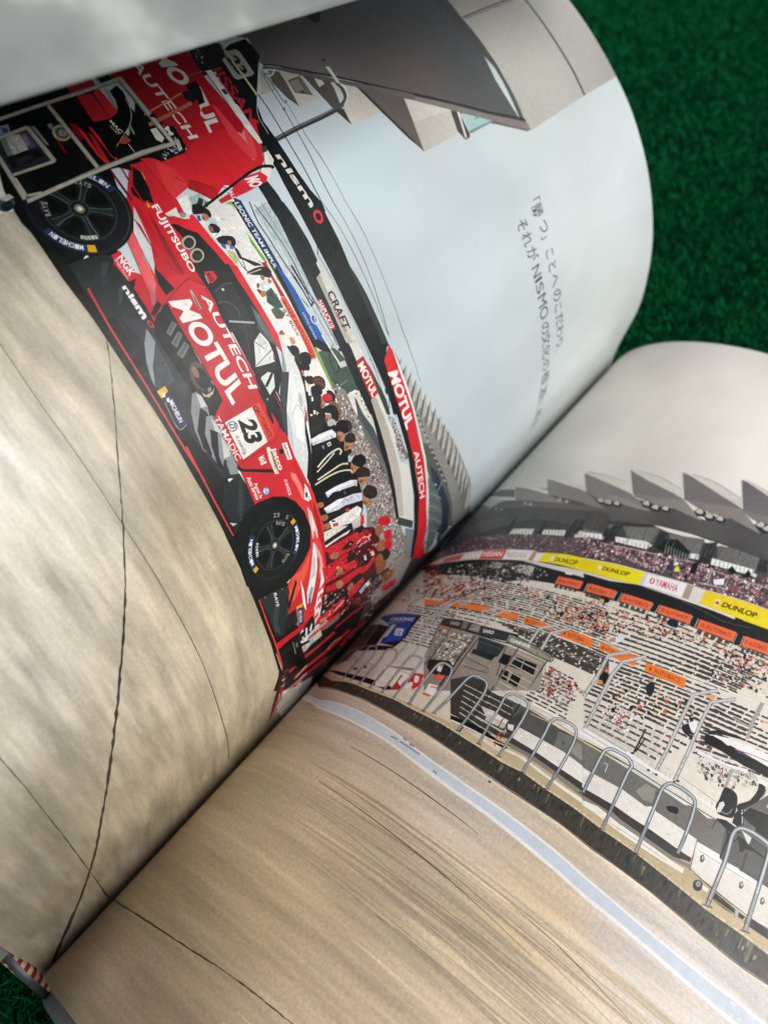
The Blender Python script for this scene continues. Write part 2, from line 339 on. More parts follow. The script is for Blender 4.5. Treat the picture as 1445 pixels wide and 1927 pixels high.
prn('L', 'printed_roof', 'ink', '''
f 2 182,164,5e585b 174,167,7d787b 182,184,656468 174,198,5f5f61 161,198,6a6062 172,229,5b5e60 155,224,57595b 137,231,5c5d5f|3690 3120 93 82 29 495 -134 490 -123 471 -86 5 -91 16 -91 21 -127 -18 -101 -33 -100 -28 -89 -3 -89 2 -86 8 -86 12 156 -294 126 -147 61 -68 84 -161 169 -317 98 -167 131 -238 43 -74 36 -67 85 44 65 23
p 3 6b6665 3734 3591 -134 -14 -36 -5 -69 -15 -183 -47 -99 -24 0 4 99 24 184 46 69 16 37 5 134 14
p 3 6b6665 3654 3715 -135 -9 -35 -5 -32 -7 -90 -26 -30 -7 -63 -11 -75 -10 0 3 76 11 63 11 29 7 91 26 32 7 35 4 135 10
p 3 6b6665 3704 3906 -28 -4 -135 -16 -44 -7 -41 -10 -123 -36 -39 -9 -40 -6 -42 -6 -39 -4 -57 -4 0 4 57 4 40 4 42 5 40 7 39 9 122 36 42 10 44 7 135 16 29 4
p 3 6b6665 3662 4104 -85 -24 -56 -14 -234 -54 -35 -6 -43 -6 -49 -5 -48 -3 -71 -4 1 4 70 4 49 3 48 5 43 6 35 6 235 54 56 14 85 24
p 3 6b6665 3586 4348 -85 -26 -57 -16 -340 -86 -86 -20 0 4 87 20 340 86 56 16 85 26
p 3 15191a 3426 3468 -4 25 -16 -2 10 -21
p 3 505051 3490 4703 -63 -11 -26 -3 -23 -2 -20 0 -69 6 -53 1 -176 -8 -65 -4 -60 -6 -64 -10 -155 -32 -31 -4 -24 -2 -19 0 -32 3 1 73 32 -3 17 0 23 2 30 4 37 7 83 18 38 8 66 9 95 9 194 10 40 1 37 0 71 -6 19 0 48 5 64 12
''', label='pale grey canopy with dark soffit')
prn('L', 'printed_roof_fascia', 'ink', '''
f 4 174,237,cfcdc6 160,235,c9c7c0 143,248,c2c1bb 132,236,bdbbb4 143,285,b7b6b1 160,283,c4c3bd 133,295,a9a8a3|3543 4757 -139 571 -123 532 -33 80 -617 0 -5 -515 -25 -753 87 -2 91 23 96 14 79 7 79 12 83 2 85 6 99 2 92 -2 75 10
p 5 25282a 3356 5461 -58 -3 -122 -4 -122 -6 -81 -2 -113 -2 -71 -2 -36 -3 -127 -15 -1 23 127 14 37 3 267 4 122 4 123 4 58 3
p 5 3a3b3c 3376 4741 7 255 5 352 9 6 -5 -353 -7 -255
p 5 909290 3363 4749 4 244 5 393 10 5 -6 -393 -5 -244
p 5 55575a 3558 4649 -26 103 -162 -22 -74 1 -99 -2 -85 -6 -83 -2 -79 -11 -79 -7 -94 -21 -93 -16 19 -16 75 6 74 8 74 11 75 15 67 -16 66 -13 67 -11 96 -9 97 -3 81 3
p 4 2c2a2b 3506 3121 -28 65 -102 178 -69 126 -75 128 -78 136 -120 222 -84 161 -7 -8 83 -162 119 -223 77 -136 145 -254 104 -175 28 -65
''')
prn('L', 'printed_roof_underside', 'ink', '''
p 5 6b6463 3497 3112 -46 100 -72 122 -87 141 -189 358 -120 211 -208 380 -151 231 -21 -12 151 -308 159 -261 105 -164 53 -111 100 -175 97 -162 53 -96 59 -96 79 -114 20 -63
p 6 2e2d2e 3075 3902 -260 484 -133 287 -19 8 140 -309 137 -251 122 -232
p 7 84807e 3059 3885 -123 232 -138 251 -147 310 -50 -6 170 -332 141 -248 123 -232
''')
prn('L', 'printed_roof_beam', 'ink', '''
p 2 c2bfb8 3482 3082 -52 14 -75 -27 4 -108
p 3 605b5a 3462 3117 -22 52 -66 -13 -137 -41 58 -27 103 -8
p 6 c9c5bd 3440 3169 -48 91 -35 8 -119 8 -1 -161 137 41
p 7 6a6a5c 3382 3174 1 87 -121 -17 20 -35 27 -54
p 8 8c8e80 3367 3176 4 62 -64 -20 3 -52
p 9 5e3a30 3311 3200 -33 22 17 -39
''')
prn('L', 'printed_roof_beam', 'ink', '''
p 6 5a5455 3378 3278 -35 65 -51 73 -145 -66 -92 -16 109 -37 70 -8 72 -7
p 7 cfccc4 3294 3407 -68 131 -53 19 -115 31 -3 -254 126 50
p 8 45403f 3145 3307 1 53 -91 -26
p 7 d6d3cb 3344 3333 -23 33 -23 -1 -6 -46
''')
prn('L', 'printed_roof_beam', 'ink', '''
p 8 645d5c 3219 3544 -71 125 -74 134 -64 -27 -148 -56 -84 -29 104 -44 122 -45 60 -20 78 -21
p 9 d2cfc8 3072 3800 -79 139 -82 148 -133 -128 0 -268 84 29
p 10 b9b5ae 2910 3756 3 318 -12 3 -1 -324
p 10 3b3737 3219 3544 -22 26 -79 17 -80 20 -63 18 -63 21 -128 46 92 -52 62 -22 123 -39 79 -19
p 11 c6c3bb 2940 3748 -28 329 -130 -43 -4 -344 81 28
p 12 4d4744 2907 4079 -27 56 -130 -17 -17 -17 1 -46 62 -22
p 13 e3e0da 2888 4124 -6 16 -142 -63 2 -17
p 8 a9d0cd 2872 4154 -60 114 -55 99 -5 -239
p 9 7d8f8c 2765 4125 -5 245 -10 -2 0 -242
t 9 5a6664 0|38|2825 4241 -13 27 -13 -10 12 -26
''')
prn('L', 'printed_lamp_arm', 'ink', '''
p 9 3b3c3d 3121 2836 11 174 4 178 8 156 26 8 -8 -156 -5 -178 -12 -176
p 10 77797a 3135 2858 11 160 6 180 5 73 6 86 7 2 -10 -159 -7 -180 -5 -74 -6 -86
p 11 55565a 3150 3291 1 43 1 18 3 18 5 16 6 16 7 14 8 14 10 12 11 8 11 7 12 4 11 3 10 2 11 0 10 -2 21 -7 -9 -29 -21 4 -8 1 -9 -1 -18 -5 -9 -3 -9 -5 -6 -5 -5 -6 -6 -9 -4 -10 -7 -21 -2 -12 -1 -15 1 -40
p 12 e8e6e0 3158 3382 15 36 8 14 9 12 9 9 10 7 11 6 19 9 9 1 7 -1 15 -5 -4 -16 -15 5 -7 1 -6 -1 -18 -6 -10 -5 -9 -6 -8 -7 -7 -9 -8 -13 -16 -35
p 13 e6e3dd 3382 3458 -9 22 -107 -20 16 -17
p 4 8d8e8c 3441 3066 -7 22 -3 18 1 9 2 9 6 12 14 -5 -5 -10 -1 -5 2 -13 7 -21
p 5 e8e8e4 3438 3073 -7 22 -1 10 0 9 3 10 4 8 13 18 4 -6 -12 -16 -5 -12 0 -6 2 -8 6 -22
p 3 1c2522 3730 3692 14 117 -37 -35 -75 -98 1 -29 22 -11 28 0
''')
prn('L', 'printed_grandstand', 'ink', '''
p 2 8b8b89 2046 2796 -50 17 -82 7 -84 11 -127 57 -158 86 -167 87 -197 94 -225 105 -122 70 -282 136 -264 108 61 -255 164 -199 329 -168 184 -62 125 -34 112 -26 119 -20 106 -10 94 -6 88 -1 84 2 89 -2
p 3 5c5f60 1488 2800 -52 58 -347 150 -138 46 -196 92 -426 195 184 -221 329 -168 184 -62 125 -34 112 -26 119 -20
p 4 2c3a46 1289 2858 -86 57 -211 85 -280 135 -340 130 -47 -127 319 -90 289 -108 204 -65
p 3 b9b8b2 1966 2838 -25 -7 -59 -27 -3 -52
p 4 6f6e6c 1966 2838 -87 -86 28 3 34 36
p 3 b9b8b2 1919 2854 -25 -8 -63 -26 -3 -52
p 4 6f6e6c 1919 2854 -91 -86 30 2 35 36
p 3 b9b8b2 1871 2871 -26 -7 -67 -25 -3 -54
p 4 6f6e6c 1871 2871 -96 -86 31 2 37 36
p 3 b9b8b2 1819 2891 -27 -5 -71 -26 -3 -54
p 4 6f6e6c 1819 2891 -101 -85 32 1 40 36
p 3 b9b8b2 1766 2910 -27 -6 -75 -24 -4 -55
p 4 6f6e6c 1766 2910 -106 -85 34 0 42 36
p 3 b9b8b2 1713 2932 -28 -4 -81 -24 -4 -56
p 4 6f6e6c 1713 2932 -113 -84 37 0 43 35
p 3 b9b8b2 1657 2955 -29 -3 -86 -23 -5 -57
p 4 6f6e6c 1657 2955 -120 -83 39 -2 46 36
p 3 b9b8b2 1602 2984 -30 -3 -92 -21 -5 -58
p 4 6f6e6c 1602 2984 -127 -82 41 -3 50 35
p 3 b9b8b2 1537 3009 -31 -1 -100 -17 -6 -59
p 4 6f6e6c 1537 3009 -137 -77 45 -5 53 33
p 3 b9b8b2 1471 3039 -33 -1 -110 -10 -7 -60 77 34
p 4 6f6e6c 1471 3039 -73 -37 -77 -34 50 -9 58 32
p 3 b9b8b2 1405 3066 -35 1 -124 -3 -7 -62 85 31
p 4 6f6e6c 1405 3066 -81 -33 -85 -31 56 -11 64 28
p 3 b9b8b2 1325 3096 -39 5 -138 5 -8 -62 95 25
p 4 6f6e6c 1325 3096 -90 -27 -95 -25 62 -16 72 24
p 3 b9b8b2 1241 3135 -42 8 -155 15 -10 -64 107 19
p 4 6f6e6c 1241 3135 -100 -22 -107 -19 70 -21 80 21
p 4 b9b8b2 1160 3172 -46 10 -176 29 -12 -64 124 9
p 5 6f6e6c 1160 3172 -110 -16 -124 -9 82 -29 88 15
p 5 b9b8b2 1071 3209 -275 78 -18 -61 166 -24
p 6 6f6e6c 1071 3209 -127 -7 -166 24 115 -56 107 4
p 6 b9b8b2 981 3248 -58 20 -329 148 -27 -59 257 -92
p 7 6f6e6c 981 3248 -157 17 -257 92 179 -105 150 -30
p 7 b9b8b2 886 3294 -75 34 -409 206 -22 -67 280 -103
p 8 6f6e6c 886 3294 -226 70 -280 103 170 -94 221 -83
p 5 9a9a98 966 2845 77 74 58 71 55 73 7 -6 -55 -73 -58 -72 -76 -74
p 5 3b3d40 1218 3023 -25 30 -24 -7 16 -20
p 5 b8b8b6 1656 2821 -1 -2 2 -8 3 -5 6 -2 2 5 -2 5 -4 5
p 3 3c3f42 1633 2833 -2 -3 2 -8 6 -6 3 0 2 4 -2 6 -6 6
p 3 b8b8b6 1618 2829 -2 -3 2 -8 4 -4 6 -2 1 4 -2 6 -4 4
p 3 3c3f42 1593 2841 -1 -3 2 -8 6 -6 3 -1 2 5 -2 6 -6 6
p 3 b8b8b6 1578 2837 -2 -3 2 -7 4 -5 6 -2 2 4 -2 6 -7 6
p 3 3c3f42 1553 2850 -2 -3 2 -8 7 -7 3 0 2 4 -2 6 -7 7
p 3 b8b8b6 1537 2846 -2 -2 3 -8 4 -5 6 -3 1 5 -2 6 -4 5
p 3 3c3f42 1511 2859 -2 -3 3 -8 4 -4 6 -3 2 5 -3 6 -6 6
p 3 b8b8b6 1495 2856 -2 -2 3 -8 4 -6 6 -2 2 5 -3 5 -6 7
p 3 3c3f42 1468 2870 -2 -2 3 -9 4 -5 7 -2 1 4 -2 6 -7 7
p 3 b8b8b6 1451 2868 -2 -3 3 -8 7 -7 4 -1 1 5 -2 6 -7 7
p 4 3c3f42 1423 2882 -2 -2 3 -8 7 -8 5 0 0 7 -4 6 -5 4
p 4 b8b8b6 1406 2881 -2 -3 2 -8 8 -8 5 0 -1 7 -3 6 -5 5
p 4 3c3f42 1376 2897 -2 -3 3 -8 7 -8 6 0 0 7 -4 6 -6 5
p 4 b8b8b6 1358 2896 -2 -3 2 -8 8 -8 6 -1 -1 7 -4 7 -5 4
p 4 3c3f42 1326 2914 -2 -3 4 -9 7 -8 6 -1 0 7 -5 7 -5 5
p 4 b8b8b6 1307 2913 -2 -2 3 -9 8 -8 6 -1 -1 7 -4 6 -5 6
p 4 3c3f42 1274 2932 -2 -2 3 -9 9 -9 6 -1 -1 8 -5 6 -5 5
p 4 b8b8b6 1253 2933 -2 -3 3 -9 9 -8 6 -1 -1 7 -4 7 -6 5
p 4 3c3f42 1218 2954 -2 -2 4 -10 8 -9 7 -1 -1 7 -5 7 -6 6
p 4 b8b8b6 1196 2955 -2 -2 4 -9 9 -10 7 -1 -2 7 -4 7 -7 6
p 4 3c3f42 1159 2978 -3 -2 4 -10 10 -10 7 -1 -1 7 -5 8 -7 6
p 4 b8b8b6 1136 2980 -3 -2 4 -10 10 -10 7 -1 -1 7 -5 8 -7 6
p 6 3c3f42 1096 3004 -2 -2 4 -10 10 -10 8 -2 -2 8 -5 8 -7 6
p 6 b8b8b6 1072 3007 -3 -2 5 -10 10 -10 8 -2 -2 8 -5 7 -7 7
p 4 3c3f42 1030 3034 -3 -2 5 -11 10 -10 8 -3 -1 8 -6 8 -7 7
p 5 50585a 1372 2892 -67 -5 -138 -1 -33 -2 -96 -10 -4 5 96 10 34 2 138 1 67 4
p 5 d8d8d6 1112 2912 -3 -1 3 -7 8 -8 7 -1 0 5 -4 6 -6 5
p 6 5d6a6a 1228 2827 -91 61 -204 79 -329 121 -220 -11 -32 -81 250 -72 234 -72 128 -16 103 0
p 7 3f4a4a 1150 2826 -27 33 -25 27 -35 31 -51 41 2 5 51 -42 36 -32 27 -29 27 -33
p 7 8e9a98 1104 2825 -28 34 -27 29 -37 32 -56 44 2 4 56 -44 39 -34 28 -30 28 -34
p 7 3f4a4a 1056 2826 -30 35 -29 30 -40 34 -62 49 2 4 62 -49 42 -36 30 -31 30 -36
p 7 8e9a98 1005 2828 -33 37 -31 32 -45 38 -74 58 3 4 73 -59 47 -39 33 -33 33 -38
p 7 3f4a4a 950 2833 -36 39 -36 36 -54 44 -96 75 4 3 94 -74 56 -46 38 -37 36 -40
p 7 8e9a98 889 2842 -43 44 -44 42 -71 57 -121 93 4 4 121 -94 72 -58 25 -23 22 -21 42 -44
p 7 3f4a4a 816 2860 -55 53 -27 25 -31 27 -89 70 -128 97 4 4 128 -98 92 -73 33 -28 28 -27 53 -52
p 7 8e9a98 722 2891 -70 65 -71 60 -91 71 -110 83 3 4 111 -84 96 -74 38 -33 36 -31 70 -64
p 7 3f4a4a 604 2939 -77 69 -66 57 -77 59 -91 68 3 5 91 -69 82 -63 71 -61 78 -70
p 8 43484a 288 3574 -52 13 9 -479 47 -99 33 129 26 149
''', label='grey sawtooth roofed stand')
prn('L', 'printed_backdrop', 'ink', '''
p 2 eceae6 2933 2248 62 114 -17 76 -106 8 -129 -15 -192 -15 -106 -20 -107 -14 -62 -4 -126 -6 -78 -6 -81 -5 -87 5 186 -328 134 82 88 58 148 15 144 24 194 -19
p 3 c3d0d4 2964 2425 -75 175 -178 -13 -183 0 -120 -17 -122 -9 -113 -5 -117 0 -122 -11 -130 -3 104 -184 140 6 133 12 110 7 107 11 105 16 121 9 119 12 111 -5
p 4 b4c4ca 2893 2489 8 80 -83 10 -304 -21 -94 -23 24 -52 134 -11 164 7
p 4 44594f 2231 2366 -29 98 -75 32 -130 -7 -41 25 30 -80 -15 -48 82 -42 112 12
p 5 6b7b72 2046 2396 -2 55 -8 2 0 -54
p 5 e6e4df 1983 2413 -3 56 -30 31 -104 12 -42 -1 44 -78 82 -23
p 6 5c6366 1949 2450 -8 10 -119 19 22 -39
p 7 d8d6cf 1979 2407 -18 96 -72 18 -87 5 -116 -1 75 -29 81 -40 73 -20
p 8 4a5256 1953 2449 -14 6 -87 6 -96 33 -72 9 -104 21 -88 -9 97 -30 81 -20 189 -40
p 8 5a6062 1959 2472 -4 -1 -1 -4 4 -4 6 0 2 2 -1 3
p 8 5a6062 1910 2488 -5 -1 0 -5 4 -3 5 -1 2 2 0 4
p 8 5a6062 1859 2498 -5 -1 0 -4 4 -4 6 -1 1 2 0 3
p 8 5a6062 1933 2496 -5 -1 0 -4 4 -4 5 0 2 2 0 3
p 8 5a6062 1824 2492 -6 -1 0 -5 5 -4 5 0 2 2 0 3
p 8 5a6062 1883 2498 -5 -1 0 -4 4 -4 6 -1 2 3 -1 3
p 9 6d6c68 1980 2379 -121 46 -107 26 -116 32 -120 19 -133 16 34 -36 94 -20 87 -16 286 -66
p 5 c8ccc8 2043 2362 -72 -3 -74 -1 -105 12 -130 0 20 -32 137 -12 119 8
p 9 3d3a3a 844 2300 56 59 49 63 46 65 -73 185 -230 128 -325 191 -157 224 -10 137 43 -582 -43 -661 -8 -249 131 -136 99 43 124 30 72 262 66 56 61 58 53 62
p 10 8f8a86 2075 2361 -70 53 -137 1 -72 4 -75 6 -142 27 -77 16 -82 21 -89 27 -97 12 -106 19 -120 25 -178 67 -317 157 -110 -39 -89 -55 46 -149 49 -146 286 -91 206 -54 135 -15 97 8 90 12 83 14 76 17 83 -10 77 -6 73 -5 138 -3 57 12 109 27 53 15
p 2 77726f 1732 2614 -85 21 -90 25 -97 30 -2 -25 156 -65
''')
prn('L', 'printed_crowd', 'ink', '''
r 11 3300 0.3 0.85 0.8 3 d9d5d0 f0eeea 2a2d30 8d8784 504a4a b9a79a 1a1c1f a23a3c 7a7f94 c8c6c8|2090 2361 -34 28 -92 9 -110 24 -110 5 -229 52 -132 39 -83 0 -90 6 -156 14 -183 72 -396 221 377 -342 161 -82 244 -75 102 -27 145 -8 240 11 102 -6 79 6 96 22
r 3 500 0.25 0.6 0.8 5 d9d5d0 f0eeea 3a2d38 8d8784 6a5a5f b9a79a 1a1c1f a2443c 7a7f94|1750 2617 -26 32 -122 16 -145 3 15 -48 132 -10 82 -10
r 10 300 0.25 0.6 0.8 7 d9d5d0 e9e6e2 3a3438 8d8784 a58f86 c0a79a 2a2c2f a2443c|934 2806 -74 47 -246 87 -252 46 -16 -32 357 -99
p 2 2d4a3c 2058 2606 -32 10 -87 9 -107 15 -80 -7 20 -34 63 0 143 3
''', stuff=True)
prn('L', 'printed_pit_wall', 'ink', '''
p 3 6cb544 2972 2377 -5 22 -118 -18 -177 -2 -2 -9 179 -5
p 4 6cb544 2970 2377 -2 37 -111 -43 -170 12 -7 -14 175 -8
p 14 8aa858 2687 2383 -163 10 -112 -6 -108 -13 -123 -10 -140 -9 6 -10 133 2 66 3 107 14 52 10 67 -2 67 0
p 15 0f171a 2964 2410 -15 37 -82 -5 -127 -5 -105 -9 -183 -26 -105 -13 -95 1 3 -34 119 2 62 5 206 22 192 12
p 16 173f6e 2980 2432 -29 25 -82 -13 -117 -5 -95 -17 -31 -18 63 -12 204 18
p 17 1d57a4 2660 2416 -61 7 -85 4 -105 -7 -88 11 -85 2 44 -49 62 -3 60 -1 126 16 87 7
p 4 b4222b 2682 2350 -4 25 -71 -12 -94 -4 4 -22 83 12
p 16 e8502c 2514 2330 -1 29 -149 -5 -64 0 -90 -11 9 -30 121 11 100 1
t 18 e8ecee 0.1|LSONIC TEAM IMPUL|2951 2441 -323 -31 4 -17 322 24
t 17 33363a 0|FUJI BT BOX|2542 2325 -211 -8 9 -19 201 2
t 17 38201a 0|SHARE SUSTAINABLE|2500 2348 -282 -14 5 -14 279 9
t 18 dfe6ee 0|LIMITED EDITION|2410 2403 -129 -8 3 -10 128 8
p 18 e4e9f0 2359 2454 -14 -5 -5 -5 -2 -5 -1 -6 2 -6 4 -5 6 -4 14 -2 13 4 5 5 3 6 0 6 -2 6 -4 5 -5 4
p 19 1d57a4 2359 2448 -5 -1 -10 -6 -2 -8 1 -4 8 -6 11 -1 6 1 5 2 6 7 -1 9 -7 6
p 20 e4e9f0 2371 2440 -25 -9 -1 5 25 8
t 3 55585a 0|EALIZE|2978 2339 -86 -8 2 -11 84 5
t 3 55585a 0|ALIZE|2961 2302 -74 -12 1 -10 70 6
p 5 2a2d2f 2617 2471 -8 19 -76 -4 -86 -10 -27 4 -9 -24 133 5
p 19 101516 2282 2367 -4 33 -42 33 -50 10 40 -54 30 -23
''')
prn('L', 'printed_cable', 'ink', '''
p 5 20262a 2968 2299 -125 12 -71 5 -22 3 -20 4 -17 7 -16 8 -34 23 1 3 34 -22 16 -9 17 -7 20 -4 21 -2 72 -6 125 -12
p 4 3b4144 2971 2324 -97 18 -26 4 -52 3 -63 0 0 2 63 0 52 -3 26 -4 98 -18
p 5 20262a 2962 2362 -142 6 -133 -2 1 2 132 3 143 -7
p 6 262b2e 2932 2488 -53 -16 -41 -10 -16 -2 -60 0 -95 -4 -111 0 -52 3 -21 3 -21 4 -43 11 1 7 43 -11 20 -4 22 -3 24 -2 57 -2 81 0 95 4 61 0 15 2 19 4 75 22
p 7 1e2326 2912 2504 -132 6 -85 -1 -55 -3 -26 -3 -72 -12 -46 -5 -43 -1 -80 -1 -137 1 -22 -1 -17 -3 -32 -9 -1 4 32 9 18 3 22 2 136 -2 81 1 42 2 46 5 73 12 26 2 55 3 57 1 58 0 103 -6
p 5 8a9498 2910 2543 -82 -8 -63 -4 -96 -2 -25 -2 -147 -21 0 4 147 20 25 2 97 2 63 5 82 8
p 2 1a1f22 2847 2706 -77 1 -22 -2 -46 -8 -45 -11 -18 -6 -14 -6 -11 -7 -22 -18 -1 4 21 17 12 8 14 6 18 6 46 11 46 8 22 2 78 -1
p 7 30363a 2626 2478 -136 -12 -77 -5 -41 -1 -39 -1 -33 1 -25 2 -20 3 -38 8 0 2 38 -8 20 -3 25 -2 72 0 41 1 77 5 136 12
p 8 e9ecec 2737 2489 -65 -10 -51 -6 -39 -3 -156 -5 -1 5 157 6 39 2 51 6 65 10
p 20 f0f0ee 2283 2427 -89 9 -77 12 -1 7 78 -12 89 -9
p 8 d8dcdc 2242 2471 -72 14 -56 9 -1 5 57 -8 73 -15
p 21 1d2022 2221 2466 -19 -34 -9 -12 -10 -9 -13 -5 -15 -4 -15 -1 -25 1 -8 2 -6 5 -3 5 -2 6 0 6 3 3 6 3 18 7 1 -3 -17 -7 -6 -3 -2 -3 1 -7 3 -5 5 -3 7 -3 24 -1 15 2 15 3 12 5 10 9 9 12 19 33
p 8 f4e431 2129 2503 -78 -5 -36 -1 -51 2 -1 7 35 -2 32 0 42 2 56 4
p 9 30363a 2508 2480 -20 -1 -16 -3 -14 -6 -17 -10 -1 4 17 10 14 7 17 3 20 1
p 10 30363a 2484 2478 -50 12 -53 2 0 5 41 -2 23 -3 39 -10
p 4 30363a 2467 2430 -50 11 1 5 50 -12
p 21 c9cbc8 2135 2440 -9 46 -28 0 9 -41
p 9 2a2f31 2167 2502 0 -7 4 -8 7 -5 3 -1 6 1 2 6 -1 3 -7 11 -7 4 -3 0
''')
prn('L', 'printed_gantry_beam', 'ink', '''
p 10 1b2526 2899 2576 -32 80 -74 3 -129 -8 -96 -21 -35 -56 -104 -14 -163 -14 -122 -5 -180 -3 -78 0 -82 4 23 -40 87 -8 83 -5 249 5 119 7 71 6 70 9 102 16 201 39
p 14 1a2021 2199 2523 -18 35 -176 -8 -147 -5 -82 0 -89 -4 -94 -1 -84 -3 -89 1 -83 -4 -90 2 -98 6 -1 -24 96 -8 167 -8 73 0 136 -5 86 5 83 8 76 -2 73 1 72 4 71 7
p 15 d2cfc7 2578 2637 -38 -57 -59 -10 -60 -8 -215 -12 -112 11 -3 47 195 9 69 5 75 8 74 10
p 16 b1aea2 2540 2580 -17 17 -124 -15 -56 -4 -116 -3 -131 17 -2 -31 112 -11 55 2 107 6 53 4
''', label='black beam with pale and red banner')
prn('L', 'printed_banner', 'ink', '''
p 17 c22735 2089 2546 3 58 -76 6 -122 -6 -14 -58 104 -6
t 18 f3eeea 0.16|MOTUL|2072 2591 -176 9 -6 -46 179 -10
''', label='red banner on pale beam')
prn('L', 'printed_gantry_panel', 'ink', '''
p 19 dcdad4 1886 2540 -2 61 -107 7 -136 16 -118 -21 -45 8 -52 54 -82 3 -91 8 -113 -5 -126 1 130 -130 111 -7 100 -1 98 -3 347 5
p 20 b7b4aa 1886 2540 -6 37 -70 5 -74 8 -86 0 -90 4 -138 1 -90 -8 -100 -3 -110 4 27 -46 108 -7 98 -1 98 -3 347 5
p 18 dcdad4 2181 2558 -24 51 -67 0 2 -58
p 21 3a4246 1153 2536 -143 139 -57 -5 149 -142
p 14 7b8890 1014 2598 -92 94 -236 48 -109 0 233 -117
p 14 33383a 1087 2524 -27 -19 -11 -5 -13 -2 -14 3 -15 7 -16 9 -15 11 -10 12 -3 11 2 11 12 28 9 -6 -12 -28 -2 -10 2 -9 7 -7 11 -8 14 -8 13 -6 12 -3 11 1 11 6 27 18
''')
prn('L', 'printed_banner', 'ink', '''
t 17 24272a 0.12|CRAFT|2428 2619 -194 -11 13 -48 181 17
t 18 b23a44 0.05|Sports|2334 2583 -102 3 2 -25 105 -3
p 11 b5242f 2432 2509 -16 22 -72 -5 -73 -4 7 -27 70 2
t 12 f3eeea 0.08|NAPUCK10|2416 2530 -135 -8 4 -28 131 7
''', label='lettering on pale beam')
prn('L', 'printed_gantry_beam', 'ink', '''
p 10 0e1516 3601 2861 59 190 4 103 -38 4 -76 -14 -42 -52 -85 -89 -121 -122 -67 -34 -105 -11 -101 -4 -112 -11 34 -91 151 22 119 14 110 27 100 19
p 11 0e1516 3352 2823 -27 79 -91 -41 -78 -5 -198 -19 -96 1 -74 15 -43 -11 22 -143 80 9 52 8 52 9 101 25 94 11 88 16
p 17 141c1d 2983 2587 -3 63 -69 4 -129 -11 -262 -34 -12 -46 116 2 140 10 117 3
p 12 0f1617 2848 2708 -54 140 -69 -16 -127 -18 -118 -25 -68 3 -68 5 -132 -5 -75 -6 -77 -4 -25 -47 -65 -9 -67 -6 -69 -4 -121 -13 27 -49 122 10 125 -8 140 -4 150 -2 72 0 73 6 174 17 132 17
p 13 2d3336 2483 2782 -45 11 -121 4 -66 -3 -195 -4 0 -42 105 8 81 1 78 3 109 13
''', label='long black beam with white lettering')
prn('L', 'printed_banner', 'ink', '''
p 15 16191b 2113 2700 -52 79 -50 -53 -118 -16 -195 4 -74 4 -78 0 -82 4 -81 -4 -88 1 -97 7 -95 -1 -105 5 -143 -28 -343 96 -166 156 317 -111 246 -72 146 -87 161 18 110 -7 99 1 91 6 82 -5 78 -3 96 -12 66 -1 178 7
p 16 12171a 2095 2708 -24 78 -73 -62 -79 -2 -83 2 -94 -2 -100 4 -70 -4 -73 -2 -77 2 -85 -1 -92 4 -101 11 -109 -1 -126 10 -164 17 -247 68 53 -67 253 -68 154 -7 127 -4 112 5 110 -9 98 -1 90 5 77 -4 73 -2 165 0 90 5 67 7
p 17 d02530 2060 2794 -132 0 -220 3 -82 -3 -85 -2 -82 2 -89 7 -87 0 -96 5 -95 -2 -105 4 -119 10 -177 48 -325 68 134 -125 224 -56 159 -17 142 -7 119 7 124 -10 110 -2 109 -7 100 -1 87 -6 84 -2 68 0 67 2 115 9
p 18 e9e6e2 2048 2805 -357 8 -79 -2 -83 1 -83 3 -90 8 -109 -4 -121 4 -128 -3 8 -10 160 -1 105 -5 96 3 87 -6 165 -3 80 2 122 -7 101 -1
t 18 f1efec 0.18|MOTUL|1924 2782 -305 -3 -8 -66 336 -4
t 18 f3f0ee 0.06|AUTECH|1459 2768 -348 23 19 -50 337 -13
p 18 c8202c 1009 2806 -157 28 -210 52 -276 48 -40 120 -37 123 73 -191 271 -92 232 -74
''', label='red banner on black beam')
prn('L', 'printed_lettering', 'ink', '''
p 11 b6b7b3 3632 2949 -9 102 -16 9 -132 -29 -10 -21 3 -95 15 -9 133 32
p 12 a2a39f 3624 2954 -8 85 -138 -21 -1 -94
t 13 141818 0.16|23|3594 3028 -110 -24 2 -66 118 22
t 12 b8232e 0.12|NISSAN|3624 2903 -389 -65 1 -57 385 59
p 14 c9c2a8 3725 3009 -3 9 -62 -14 -120 -25 -59 -11 -113 -18 -5 -14 116 19 60 12 123 27
t 13 e4e2df 0.14|nism|3064 2817 -268 -3 -7 -42 282 12
t 13 d6303a 0.2|O|2766 2823 -64 -25 14 -52 61 23
p 14 101516 2738 2794 -7 -5 -5 -7 1 -7 5 -4 9 1 4 2 6 6 2 3 -1 7 -2 3 -4 1
''', label='number and words on black beam')
